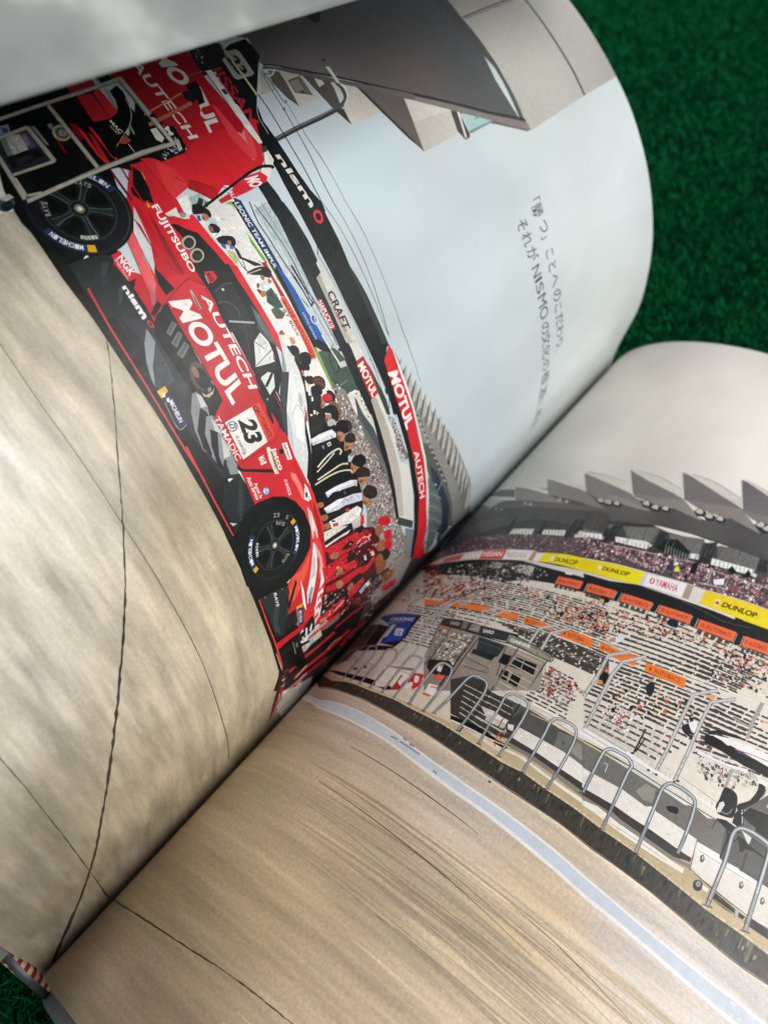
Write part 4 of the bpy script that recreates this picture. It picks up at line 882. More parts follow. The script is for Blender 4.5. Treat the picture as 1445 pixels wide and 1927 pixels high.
prn('L', 'printed_barrier', 'ink', '''
p 41 121416 981 1544 -29 108 -93 152 -47 170 -38 158 -226 172 -127 -8 -102 -24 13 -172 29 -165 103 -164 31 -119 35 -54 175 -97 121 31
p 42 c9c4b4 920 1602 -11 66 -49 96 17 91 -89 14 30 -93 -14 -30 17 -50 -13 -48 16 -49 52 -9
p 43 8d8a80 887 1684 -57 10 -4 4 58 -10
p 43 8d8a80 886 1723 -72 16 -4 4 74 -16
p 43 8d8a80 905 1651 -88 9 -5 4 90 -9
p 43 a7b6d4 890 1764 -6 30 -66 2 8 -26
p 42 6f6c60 883 1865 -28 105 -15 44 -62 7 36 -111 27 -42
p 44 cf2430 908 1745 -2 110 -24 82 -28 76 -28 -9 30 -97 34 -143
t 45 f2e8e4 0|REALIZE|930 1806 -13 95 -35 10 17 -95
p 42 c02430 724 1621 12 51 3 23 -2 23 -8 23 -12 25 -32 56 -15 29 -13 33 -13 38 -30 93 52 -23 28 -90 11 -37 12 -32 13 -28 28 -53 12 -25 7 -24 1 -23 -2 -23 -12 -51
p 43 d8423a 736 1625 -12 60 -12 53 -20 61 -30 83 18 -8 29 -81 19 -61 12 -52 12 -60
p 42 b5202c 527 1686 -15 82 -9 36 -10 35 -13 34 -32 71 -16 36 -12 37 -10 39 -8 42 -15 101 49 -23 16 -100 8 -42 11 -38 13 -36 16 -36 35 -72 14 -34 11 -35 8 -35 16 -82
p 43 c8323a 561 1689 -63 137 -28 62 -36 89 28 -11 38 -89 28 -63 64 -136
p 42 b01e2a 413 1696 -3 70 -2 30 -6 30 -11 33 -52 129 38 -14 56 -130 11 -33 6 -31 4 -30 2 -69
p 44 e8e0dc 547 1690 13 92 17 -7 -15 -91
p 43 e8e0dc 435 1701 1 97 14 -6 -1 -96
p 43 c8a060 460 1972 13 29 3 13 0 13 -6 15 -10 17 -30 44 14 -5 30 -44 11 -18 6 -16 1 -13 -4 -13 -13 -28
p 42 b8202c 316 2107 8 58 1 25 -1 26 -6 28 -10 32 -26 80 32 -13 27 -81 9 -32 7 -29 1 -26 -1 -25 -9 -57
p 42 c8202a 694 1995 -27 81 -13 34 -13 32 -16 30 -18 32 -46 76 27 -13 46 -76 18 -31 14 -30 13 -31 13 -34 25 -80
p 42 1a1c1e 858 1543 -42 53 -171 7 -61 -49 -192 -26 -77 -38 108 20 227 24
p 43 b82a34 648 1560 -11 31 -156 -5 -76 -40 -53 -36 -36 -28 71 24 115 43
r 44 60 0.3 0.8 1.4 15 c8242e e8ddd8 16181a b01e28|852 1555 -49 50 -176 -9 -110 -22 -139 -55 -63 -29 205 49 190 1
p 43 cfcabb 318 1849 -68 -17 8 -96 44 -92 20 -91 2 -18 140 52 -4 54 -71 96
p 44 a9b2b2 324 1844 -56 -6 -11 -83 15 -38 86 40
''')
prn('L', 'printed_race_car', 'ink', '''
p 47 0c0f10 3266 1572 -117 -6 -182 -19 -176 -3 -174 -12 -90 -4 -249 -5 -174 -7 -184 0 -135 -6 -269 -5 -166 2 -104 4 -117 8 -113 4 -134 11 -113 104 -166 132 244 -57 283 -37 120 -13 187 -13 75 -3 214 -3 142 1 66 -3 127 -3 180 3 257 0 92 2 179 11 180 2 186 17 119 7
p 48 0c0f10 3148 1733 -122 -29 -182 -112 -17 22 -114 -19 -107 -12 -95 -13 -101 -2 -328 -19 -62 1 -16 119 31 110 106 -4 102 -2 99 0 102 -2 149 2 98 4 137 15 138 19 91 -41
p 49 0c0f10 3284 1578 -70 -14 -76 5 -150 -13 -2 67 61 150 52 177 189 76 112 -67 112 -63 16 -185 -85 -66 -89 -46
p 48 0c0f10 1953 1515 -109 -1 -110 4 -195 -4 -149 -1 -82 1 -308 15 -148 13 -64 15 122 16 38 47 71 97 101 1 92 4 86 6 184 -59 227 -64 77 -11 142 -16
f 49 142,82,2c3438 137,82,14191b 133,82,39434a 127,81,1a2023 121,81,2f383c 115,79,12171a 109,81,363f44 104,80,191f22|2967 1692 -69 63 -198 -21 -132 10 -166 -37 -92 -13 -94 -12 -174 26 -65 -12 47 -72 179 -20 135 -11 124 3 89 6 87 7 160 18 82 -5
p 50 22282b 3006 1601 -6 103 -32 74 -97 -15 -164 -41 67 -137 122 -1
p 51 33393c 2964 1718 -12 28 -42 -53 8 -18
p 51 2c3235 2909 1680 -15 20 -17 -40 11 -10
p 51 3a4145 2848 1702 13 33 -50 -40 -17 -23 3 -7
p 51 1a1f22 2788 1637 -173 15 -143 -10 -14 -37 180 4
p 51 d83a40 2900 1599 -94 -17 -72 -10 -59 -6 -97 -8 -126 -9 -131 -7 -109 -2 -153 4 -1 6 110 -2 83 0 69 1 132 7 126 9 97 9 59 6 72 10 94 17
p 52 d83a40 2218 1551 -159 -11 -54 -2 -57 -2 -69 0 -89 2 -2 7 90 -1 97 0 110 5 132 9
p 52 8f979a 2672 1698 -57 -1 -76 -73 -69 -41 -21 -3 52 8 66 26 60 38
p 53 3c4347 2611 1694 -154 -24 -17 -65 30 -22 69 41
p 50 0f1214 2683 1758 28 48 -107 -20 -234 -20 -124 9 4 -69 176 -2 93 1 105 19
p 51 8a8f92 2376 1701 -3 26 -67 5 -48 -20 30 0 26 -15 -78 -49 -96 -18 24 -19 86 13 71 30
p 52 8a8f92 2271 1700 -10 28 -87 -4 46 -39 -58 -33 -87 -16 53 -7 87 25
p 53 8a8f92 2190 1706 -12 21 -127 -13 33 -44 -27 -25 56 9
p 54 8a8f92 2102 1700 -63 14 -39 -18 16 -34 49 10
p 52 c6cacb 2368 1716 -15 16 -50 -5 8 -25
p 54 c6cacb 2257 1715 -42 9 -39 -5 28 -17
p 55 c6cacb 2174 1713 -63 4 -30 -12 7 -32
p 53 14181a 2310 1694 -31 12 -64 -52 -90 -20 43 -20 77 20
p 54 14181a 2217 1690 -31 14 -76 -45 -56 -9 24 -20 83 24
p 55 1f2527 1997 1703 -167 7 -25 -107 -19 -48 147 5 60 52
p 56 2d3437 1988 1697 -25 -1 -71 -28 -74 -65 49 5
p 56 bfc6c8 1848 1553 -25 30 2 -21
p 57 7a8284 1970 1686 0 -3 2 -1 0 3
p 57 7a8284 1951 1677 0 -2 2 -1 1 2
p 57 7a8284 1932 1668 0 -2 2 -1 1 3
p 57 7a8284 1914 1660 -1 -2 3 -1 0 2
p 57 7a8284 1895 1652 -1 -3 3 -1 0 3
p 57 7a8284 1877 1641 0 -2 2 -1 1 2
p 57 7a8284 1859 1631 0 -3 3 0 0 2
p 57 7a8284 1842 1621 -1 -3 3 0 0 2
p 57 7a8284 1824 1610 -1 -2 3 -1 0 3
f 50 160,107,cf2a34 150,104,d8202f 144,103,b01622 140,108,dd2836 141,94,b51724 131,106,c81a28 125,108,e03038 135,96,d0202c 130,97,a51420 154,100,c81c2a|3286 2125 -10 44 -145 3 -68 11 -45 17 -62 -3 -359 39 -117 -1 -107 14 29 -59 66 -105 64 -98 48 -61 137 -100 147 23 208 70
f 51 136,95,cf2130 137,100,e0303c 127,97,b81826 120,97,d32230 111,94,bb1724 111,99,dc2a35 110,89,a41420 131,90,8e121c 101,94,c41c28|2815 1858 -25 134 -76 48 -233 -31 -143 -4 -135 -12 -97 6 -65 -19 -38 -65 -2 -81 34 -85 48 -7 172 -4 37 73 97 3 147 7 49 3 134 15 -3 -29 -21 -42 -16 -26 63 12 84 6 45 54
f 56 110,89,b81825 99,89,c81c2a 95,90,de2c36 89,94,d8232f 83,96,e8504c 68,96,d8262f 98,87,b01521 92,87,c01b27 92,99,cf2230|2295 1818 -21 150 -122 8 -113 21 -127 5 -122 0 -95 6 -89 -5 -93 -2 -65 -18 -69 -16 -74 -14 -71 -21 -76 -19 22 -83 187 -143 63 119 88 87 142 10 119 -60 39 -77 11 -65 68 3 130 11 113 6 110 8
p 51 eef0f0 2695 2241 -197 8 -101 2 1 -40 92 1 113 -2
p 52 d9202e 2979 2202 -114 4 -119 17 -106 2 -129 -5 -94 -11 3 -30 110 2 125 -4 138 -18 90 -10 102 -67
p 53 e8eaea 2728 2228 -12 13 -153 -8 -165 -5 -18 -14 80 -13 118 1 97 4
p 54 d9202e 2735 2197 -15 33 -169 -11 -116 -4 -55 -1 -74 -26 88 -15 63 1 203 12
p 55 e3e6e6 2415 2222 -67 -2 -60 6 -79 -6 -73 -17 -74 -31 -44 -25 64 -114 111 75 126 82
p 56 9aa2a6 2329 2194 -74 -26 -95 -58 -88 -59 12 -21 109 78
p 57 dfe3e4 2230 2168 -28 30 -72 2 -87 -40 -180 -78 -84 -41 -29 -42 156 -9 86 10 106 60
p 58 f1f2f2 2196 2160 -70 12 -201 -103 42 -26 115 48
p 58 c5cdd0 2098 2060 -69 -12 -103 -47 66 -1
p 59 8e979b 2062 2080 20 25 6 10 1 6 -6 5 -11 3 -36 7 0 3 36 -7 12 -4 7 -6 -1 -8 -6 -11 -20 -25
p 59 b9c1c4 2094 2164 -18 -10 -5 -6 -3 -4 0 -4 2 -3 6 -1 17 3 10 3 17 10 9 10 0 4 -3 3 -13 1
p 60 e9ebeb 2094 2126 23 32 6 11 1 5 -6 1 -12 -2 -38 -12 -1 3 38 11 13 2 8 -1 -1 -8 -7 -12 -23 -32
p 60 1a1e22 2036 2138 -84 -26 -94 -33 -79 -38 -35 -32 36 -3 93 59 89 31
p 61 f4f4f4 2046 2153 -143 -49 -1 -9 85 25
p 62 c02c38 2069 2159 -41 -9 -36 -16 16 -5
''', label='red race car seen in profile with sponsor lettering')
prn('L', 'printed_car_window', 'ink', '''
p 55 15191a 2986 2080 -9 22 -36 26 -33 35 -93 15 -109 11 -107 3 -183 -7 93 -188 245 71 95 17 78 3
p 57 14181a 2816 2041 -76 159 -88 -12 -82 -8 -219 -8 -101 -33 -68 -72 -34 -7 29 -30 14 -37 116 13 113 8 200 20 147 8
p 58 24292b 2666 2051 12 68 -18 38 -82 -9 -102 -29 -56 -36 102 -33 79 -2
p 59 53595b 2667 2053 7 38 2 28 -1 9 -3 9 -7 19 3 3 8 -20 2 -9 2 -11 -3 -28 -7 -38
p 59 d8d8d4 2668 2094 -2 11 -9 0 0 -11
p 59 4a5052 2622 2037 -3 21 -2 8 -3 7 -6 6 -7 6 -17 10 -9 3 -8 1 -9 0 -23 -5 -1 7 23 4 10 1 9 -2 9 -3 19 -11 8 -6 6 -7 4 -8 2 -9 3 -21
p 59 3a4042 2521 2099 -69 -33 -70 -31 -1 5 69 31 70 33
p 58 5f6669 2554 2174 -55 10 -115 -3 -36 -3 32 -16 86 -12
p 60 a8adaf 2537 2032 -58 105 7 6 58 -105
p 59 5a6062 2464 2138 -50 11 -20 5 -14 6 -10 6 -7 7 -11 16 4 3 10 -15 6 -7 9 -5 15 -5 18 -5 51 -11
p 59 e2e4e3 2418 2086 18 52 -50 13 -68 -11 -18 -14 26 -99
p 60 c9cbca 2425 2110 4 22 -45 10 2 -39
p 60 33393b 2328 2034 12 60 10 64 4 -2 -11 -64 -12 -60
p 61 3a4042 2417 2087 -49 25 0 3 50 -25
p 60 b0454c 2340 2144 -7 2 -30 -14 7 -7
p 58 dfe1df 2275 2021 17 36 -30 34 -52 -29 -15 -42
p 59 23282a 2239 2019 46 88 -2 15 -37 -59 -18 -36
p 60 23282a 2320 2027 -18 101 -19 -6 -4 -98
p 58 c8322f 2190 2039 -44 1 0 3 44 -2
p 59 1e2325 2303 2004 -75 -8 -48 -2 15 51 -14 15 -47 -17 -10 18 -102 -67 29 -6 50 1 71 -15 72 3
p 60 101416 2195 2045 -73 7 -29 -16 58 -13
p 61 f0e8e0 2193 2054 -30 -1 -21 -2 -17 -7 -19 -9 -1 3 18 10 18 6 22 2 29 1
p 62 c02a34 2186 2037 -29 2 -21 -1 -16 -3 -17 -6 -1 3 17 6 16 4 22 0 29 -2
p 60 14181a 2166 1973 -24 11 -56 -13 -1 -9 45 -2
p 63 3b4144 2249 2132 -19 36 -132 -108 -106 -60 52 0 99 49
p 57 4d5354 1953 1952 -5 -6 -1 -5 2 -9 7 -6 4 -2 9 2 3 3 3 8 -3 9 -7 6 -4 2
p 58 15191a 1954 1948 -5 -6 -1 -4 2 -7 3 -3 7 -3 7 1 2 2 3 7 -2 8 -6 5 -7 1
p 57 dcdccb 2017 1878 -6 16 -73 -18 -53 1 9 -19 72 4
p 58 8c8a78 2006 1890 -8 4 -64 -12 -26 0 7 -12
''')
prn('L', 'printed_race_car', 'ink', '''
p 56 a9a795 2876 2126 -7 -8 -6 -10 -3 -12 0 -11 3 -9 5 -8 7 -5 8 -2 9 2 8 5 8 8 5 10 3 11 0 11 -2 10 -6 8 -7 5 -8 1 -9 -1
p 57 1a1e1f 2878 2118 -9 -14 -3 -16 2 -7 4 -5 5 -4 6 -1 6 1 7 4 5 6 6 16 1 8 -2 7 -4 5 -5 4 -6 1 -7 -1
p 58 a9a795 2816 2122 -7 -8 -5 -10 -3 -12 0 -10 3 -10 5 -8 7 -5 8 -2 9 1 9 6 7 8 5 9 2 11 1 12 -3 10 -5 8 -7 4 -8 2 -9 -1
p 59 1a1e1f 2818 2114 -5 -6 -4 -8 -2 -16 2 -7 4 -5 5 -4 6 -1 6 1 7 4 5 6 6 15 0 8 -2 7 -3 6 -5 4 -7 1 -6 -2
p 58 2a2f30 2881 2110 -6 -8 -1 -10 4 -9 7 -3 4 1 7 6 4 10 0 5 -4 8 -3 3 -8 0
p 60 2a2f30 2822 2106 -6 -8 -1 -10 3 -9 4 -2 8 0 7 6 2 5 1 10 -1 4 -5 6 -8 0
p 58 d22a36 2760 2074 -15 38 -30 0 -11 -35 9 -14
t 59 1a1214 0.1|50|2748 2092 -38 -2 2 -18 36 2
p 60 d8d0cc 2747 2067 -37 -10 -1 3 38 10
p 53 eef0ef 3063 2183 2 58 -79 -40 -3 -24 27 -5
p 54 dcdedc 3031 2090 6 64 -28 -10 -17 41 -20 -11 10 -25 24 -28 11 -26
p 55 8d8f8d 2992 2171 -5 -7 -1 -10 3 -8 3 -3 7 -1 7 6 2 4 1 10 -1 5 -6 6 -7 1
p 55 9a8f8d 3025 2095 -19 25 1 2 19 -25
p 52 8e1420 3063 2028 -31 0 -98 -16 -146 -20 0 -20 118 10
p 52 0f1213 2884 1898 -28 -4 -102 16 -8 -53 54 4
p 53 b51a28 3124 2001 -30 13 -188 -32 -87 -19 0 -13 238 34
t 58 f1efec 0.12|FUJITSUBO|3080 2092 -304 -47 4 -35 300 38
p 51 0e1112 3258 2114 -32 13 -76 -19 -64 -31 12 -13 45 -2 37 -14
p 52 c8a43a 3222 2128 -35 -10 0 4 35 10
p 59 d2a93a 3101 2050 -6 8 -17 -5 4 -10
p 52 0d1011 3184 2039 -18 30 -56 -2 -4 -23 46 -20
p 54 c5c9ce 3109 1992 -61 -16 -96 -29 -81 -47 -35 -28 69 17 126 41
p 55 8e959c 2950 1894 -45 -5 -101 -37 -24 -23 72 23
p 56 e0505c 3011 1906 -52 -4 -107 -50 -73 -21 -41 -36 94 22 77 24 32 8
p 57 b5626a 2841 1836 -53 2 -59 -48 15 -7
p 58 1a1214 2747 1812 -25 5 -24 -58 15 -7
p 59 6a0d16 2692 1756 15 36 13 38 28 95 18 65 1 4 1 -4 -3 -1 -5 3 -56 49 2 3 55 -50 4 -2 2 1 2 -1 -29 -102 -18 -60 -13 -39 -15 -36
p 60 111415 2700 1777 24 71 -31 -8 -20 -49 14 -34
p 52 d22333 2944 1756 18 52 -108 5 2 -52
p 53 cf2536 2972 1768 2 44 -118 -3 2 -50
t 54 f4eeee 0.14|NGK|2958 1812 -88 -1 1 -35 82 6
t 55 f0d8d8 0|SPARK PLUGS|2954 1780 -88 -12 0 -9 86 7
t 52 eef0f0 0.15|nism|2850 1743 -142 -4 2 -24 139 5
p 57 d4d7da 3065 1956 -21 2 -148 -48 -48 -30 41 4 124 29
p 58 e36068 2996 1866 20 42 -95 -26 -91 -17 -59 -44 71 4 94 24
p 58 b31825 3072 1954 -41 7 -139 -28 -105 54 0 -15 98 -37
t 53 f0f1f1 0.16|nism|2852 1743 -146 -9 2 -26 140 13
t 50 d83038 0.2|O|2697 1734 -33 1 -1 -19 34 1
p 51 202426 2680 1730 -4 -1 -2 -3 0 -4 4 -3 6 2 3 5 -3 4
p 61 14181a 2675 1738 12 23 28 75 -31 2 -148 -20 -152 -14 -92 7 -37 -73 58 -8 108 6 117 -3
p 62 0b0e0f 2668 1740 -130 -7 -199 3 17 -9 89 -14 129 -4 66 8
p 62 73777a 2651 1810 -20 11 -27 -55 20 -7
p 62 73777a 2606 1807 -19 8 -33 -56 26 -9
p 62 73777a 2560 1804 -24 7 -28 -59 28 -8
p 63 55595c 2646 1809 -10 6 -23 -45 11 -5
p 63 55595c 2600 1806 -11 4 -25 -47 14 -5
p 63 55595c 2554 1802 -13 4 -23 -49 14 -5
p 63 2b2a2a 2401 1816 -21 -7 -18 -11 -14 -13 -7 -15 -1 -14 6 -14 11 -10 17 -6 20 -2 21 2 20 7 18 11 13 13 8 15 2 14 -6 13 -11 11 -17 6 -20 2
p 64 5a4844 2413 1810 -17 -6 -16 -9 -11 -11 -6 -12 -1 -13 4 -11 10 -9 14 -5 17 -2 18 2 17 6 15 9 11 12 7 12 1 12 -4 11 -10 9 -14 5 -17 2
p 65 17191b 2402 1804 -14 -4 -12 -6 -8 -8 -6 -9 -1 -9 4 -9 7 -7 11 -5 12 -1 14 0 13 4 12 7 9 8 5 9 1 10 -3 8 -7 7 -11 5 -12 1
p 66 8d6a5c 2438 1779 -14 -4 -6 -4 -3 -4 -1 -4 2 -4 9 -5 15 0 8 2 12 6 4 4 0 5 -1 3 -10 5
p 64 c9b48a 2360 1741 -20 9 1 36 9 16 -19 -20 -3 -26 15 -17
p 66 6f90a8 2360 1772 0 18 -14 -7 -1 -15
p 62 7a0f18 2712 1815 21 48 8 20 6 19 8 40 3 21 2 32 0 9 -2 5 -2 3 -16 10 -31 13 1 3 32 -14 15 -10 3 -3 2 -6 0 -9 -2 -33 -3 -21 -8 -40 -7 -19 -8 -21 -20 -48
p 52 a9a99c 2722 1963 -1 9 -83 -12 0 -14 45 6
p 53 55564f 2703 1961 -14 3 -49 -10 0 -6
p 60 a81824 2701 2027 -99 -9 -75 -11 -55 -7 -60 -4 -87 -3 -43 -4 -44 -5 0 5 43 5 43 4 88 3 60 4 55 6 75 11 99 10
p 65 c21b29 2723 1842 -1 26 -90 -6 -198 -19 -106 -1 -74 -18 35 -19 147 11 149 8 95 10
t 66 f0ede9 0.15|MOTUL|2691 1941 -425 -19 -18 -92 475 19
t 61 f1eeea 0.1|AUTECH|2676 2024 -427 -41 17 -42 419 51
p 57 ece9e2 2208 1760 -10 150 -164 -13 2 -147
p 58 e5402e 2198 1910 -2 45 -162 -10 -2 -46
p 59 9a1a1a 2035 1750 -2 146 2 37 3 31 2 0 -4 -32 -2 -36 2 -146
t 58 14171a 0.22|23|2149 1895 -103 -13 36 -86 104 22
t 59 3a1512 0.06|AUTOBACS|2167 1938 -125 -5 5 -20 131 6
p 60 3a1512 2180 1936 -8 -3 -4 -7 0 -4 1 -3 6 -6 4 -2 9 1 3 2 4 7 -1 8 -6 6
p 61 e5402e 2180 1931 -6 -4 -1 -4 5 -5 7 -1 5 5 0 4 -4 4
p 58 24305a 2164 1804 -5 -5 -3 -7 -1 -8 1 -8 4 -8 5 -6 6 -5 7 -2 7 0 6 3 5 5 3 7 1 8 -1 8 -3 7 -5 7 -6 4 -7 3 -8 0
p 59 ece9e2 2166 1800 -4 -4 -2 -6 -1 -6 4 -14 9 -9 6 -2 6 0 5 3 4 4 3 5 1 7 -4 13 -9 10 -6 2 -6 -1
t 60 24305a 0.12|ZF|2184 1802 -21 -7 3 -31 31 10
t 58 2a3040 0.05|zf.com/jp|2141 1787 -91 -4 -3 -25 88 7
t 57 f0e2de 0.06|TAMADIC|2246 1751 -201 -6 2 -28 202 8
p 58 101315 2027 1715 -21 9 -86 133 -18 -2 94 -137 14 -11
p 60 7a0f18 2028 1716 -7 86 -4 70 -1 45 1 18 4 13 5 10 6 7 19 17 8 5 19 9 2 -3 -20 -9 -8 -4 -19 -17 -5 -7 -5 -9 -3 -13 -2 -18 0 -21 6 -94 6 -85
t 59 f2eeea 0.14|Jatco|1995 1920 -106 -8 7 -37 110 15
p 58 eef0ee 1990 1958 -11 26 -79 -11 11 -25
t 59 1c2a44 0.06|bstream|1976 1978 -67 -8 4 -14 66 6
t 57 f4e8e4 0.12|MAC|1997 1849 -37 -3 7 -32 34 2
p 58 f4e8e4 1972 1822 -5 24 -6 -2 4 -23
t 57 f4eae6 0.08|Assai la|1919 1758 -78 -6 6 -17 75 5
t 58 f4eae6 0.08|Auto Service|1956 1742 -110 -8 7 -19 111 5
p 57 24608c 1846 1795 -7 -9 -1 -5 3 -11 9 -8 6 -2 12 3 5 3 4 11 -3 11 -10 8 -6 2
p 58 cfe4ea 1849 1792 -6 -7 -1 -5 2 -8 8 -6 10 -1 4 1 6 7 0 9 -2 4 -7 6 -5 2
t 59 24608c 0.1|LSi|1864 1792 -20 -10 5 -12 21 8
t 57 f4e6e2 0.1|D-SHOCK|1839 1901 -80 -8 6 -17 81 10
p 57 e98078 1854 1934 -21 22 -57 4 -55 -2 -37 -8 30 -12 64 -2 48 -9
p 58 f4f2f2 1763 1980 -34 9 -55 -4 1 -22 25 -15
p 59 2a3a66 1724 1964 -4 12 -24 -8 4 -11
p 60 8a1420 1888 1977 -21 -5 -22 -2 -92 3 -47 -1 -52 -4 -25 -2 -25 -3 -88 -18 -2 3 88 18 25 3 25 3 52 2 48 2 92 -4 22 3 20 5
p 61 efc8c4 1658 1946 -39 13 -109 -5 -98 -27 66 -13 104 15
p 62 e8685e 1555 1945 -112 -7 -71 -14 -76 -11 -110 -5 45 -48 90 12 82 15 78 28
p 63 f6f4f4 1602 1952 -24 2 -63 -17 19 -5
p 61 b51824 1662 1992 -104 0 -128 -16 -107 -23 13 -16 133 19 143 14
p 62 111416 1754 1552 43 16 39 76 4 71 -24 83 -40 60 -56 40 -74 24 -98 2 -87 -39 -36 -54 -29 -82 -5 -80 148 -170 77 6
f 63 69,89,d8303a 68,94,e8504a 57,93,c41e28 54,87,d2262f 62,85,b51a24 47,89,e03a38|1397 1750 10 56 47 71 44 53 -58 25 -126 -10 -74 -17 -80 -15 -95 -44 -74 -59 9 -76 122 -56 86 -27 122 42 52 7
p 64 e85a4a 1396 1732 -8 68 41 68 -69 -36 -61 -68 -38 -55 -1 -36 70 29
p 64 f2f0f0 1474 1912 -52 4 -96 -24 -97 -42 -80 -45 16 -21 70 10 71 41
p 65 c8ccd0 1418 1892 -44 2 -81 -25 -5 -34 77 31
p 65 9aa0a6 1212 1799 36 31 -19 10 -63 -32 10 -15
p 66 5a6066 1184 1795 2 17 -35 -8 10 -16
p 64 f4eeee 1413 1927 -111 -9 -90 0 -69 -27 -60 -39 -41 -21 60 2 81 36 52 25 93 15
p 65 e8a49c 1468 1919 -93 15 -83 -4 14 -15 87 -4
p 66 b8222a 1375 1913 -89 -7 -23 -4 -21 -6 -22 -9 -51 -23 -4 4 51 23 22 9 22 6 24 4 89 7
p 65 f8f4f4 1340 1776 -72 3 -140 -11 60 -12 79 9
p 65 f0d8d4 1100 1825 -17 27 -73 -20 -19 -22
p 67 d8434a 1200 1911 -30 2 -7 -43 22 7
p 68 f6f4f4 1176 1898 -31 3 -7 -41 22 6
p 69 d8434a 1151 1886 -32 3 -6 -39 23 6
p 70 f6f4f4 1126 1874 -32 3 -7 -37 23 6
p 71 d8434a 1100 1862 -33 3 -7 -35 24 6
p 72 f6f4f4 1074 1850 -34 4 -7 -34 25 6
p 73 d8434a 1047 1839 -35 3 -7 -31 25 6
p 64 c41e28 1103 1548 -57 230 1 30 -66 2 38 -74 26 -108 8 -81
p 64 17191b 1027 1552 -17 107 -10 75 -60 23 12 -105 20 -91
p 74 14171a 1037 1739 19 60 -46 13 -70 -6 0 -59 16 -23
p 75 d4d4d2 1019 1746 -23 11 -66 -11 31 -12
p 75 eeeeee 971 1769 34 19 -16 4 -49 -16
p 75 b9b9b6 971 1711 -8 17 -41 -4 17 -14
p 65 6a6c6c 971 1664 -7 16 -42 -4 14 -11
p 65 a9a9a4 1002 1647 -114 8 -4 4 115 -9
p 65 262c2f 1436 1535 -49 141 -24 18 -75 -13 -73 -37 -111 -42 40 -45 125 -12 87 -7
p 66 14181a 1302 1667 70 83 -54 -26 -58 -51
p 66 1a1e20 1215 1644 -13 60 -96 -1 23 -87
p 66 3a4144 1277 1564 75 49 -39 5 -100 -36 -85 7 69 -37
p 67 4a5255 1356 1673 -36 7 -15 1 -15 -2 -17 -6 -19 -10 -49 -27 -3 2 48 28 20 10 17 6 16 2 16 -1 36 -7
p 66 c9cbc8 1380 1664 0 -4 2 -1 3 0 -1 4
p 66 c9cbc8 1415 1564 0 -3 5 -1 -1 4
p 66 d8433a 1436 1524 -105 0 -61 1 -41 3 -83 7 -259 17 -10 10 44 -3 219 -15 105 -9 101 -4 86 1
p 67 e8b090 1037 1533 -73 6 -104 15 -4 5 104 -15 74 -7
p 67 22305e 1202 1713 -28 40 -112 -18 16 -39
p 68 e0a828 1213 1711 -14 39 -24 0 19 -38
t 68 e8eaf0 0.06|MICHELIN|1161 1740 -77 -11 7 -19 79 11
p 69 d8d8e0 1196 1714 -116 -15 -2 2 116 15
t 67 e2e4e2 0.1|RAYS|1391 1626 -83 -8 11 -16 83 7
p 68 e24c3c 1376 1707 2 45 -60 -28 -55 -54
p 69 101315 1267 1666 99 82 -20 3 -56 -43 -60 -42
p 49 c8bfae 2051 1592 -1 1 -1 -1
p 50 22305e 2411 1596 7 24 -128 -8 -2 -42
p 54 e0b428 2454 1578 1 42 -22 -2 -11 -40
p 51 e0d8b8 2403 1579 -68 -11 -25 -3 -17 1 -9 6 -2 10 6 27 1 0 -5 -27 2 -9 7 -5 17 -1 25 2 68 12
t 51 eef0f4 0.1|MICHELIN|2398 1615 -92 -12 2 -18 90 10
p 55 f0f0ee 2438 1590 -3 14 -15 -9 3 -10
p 52 ecece8 2413 1594 -3 14 -14 -11 5 -8
''', label='red body panels and lettering')
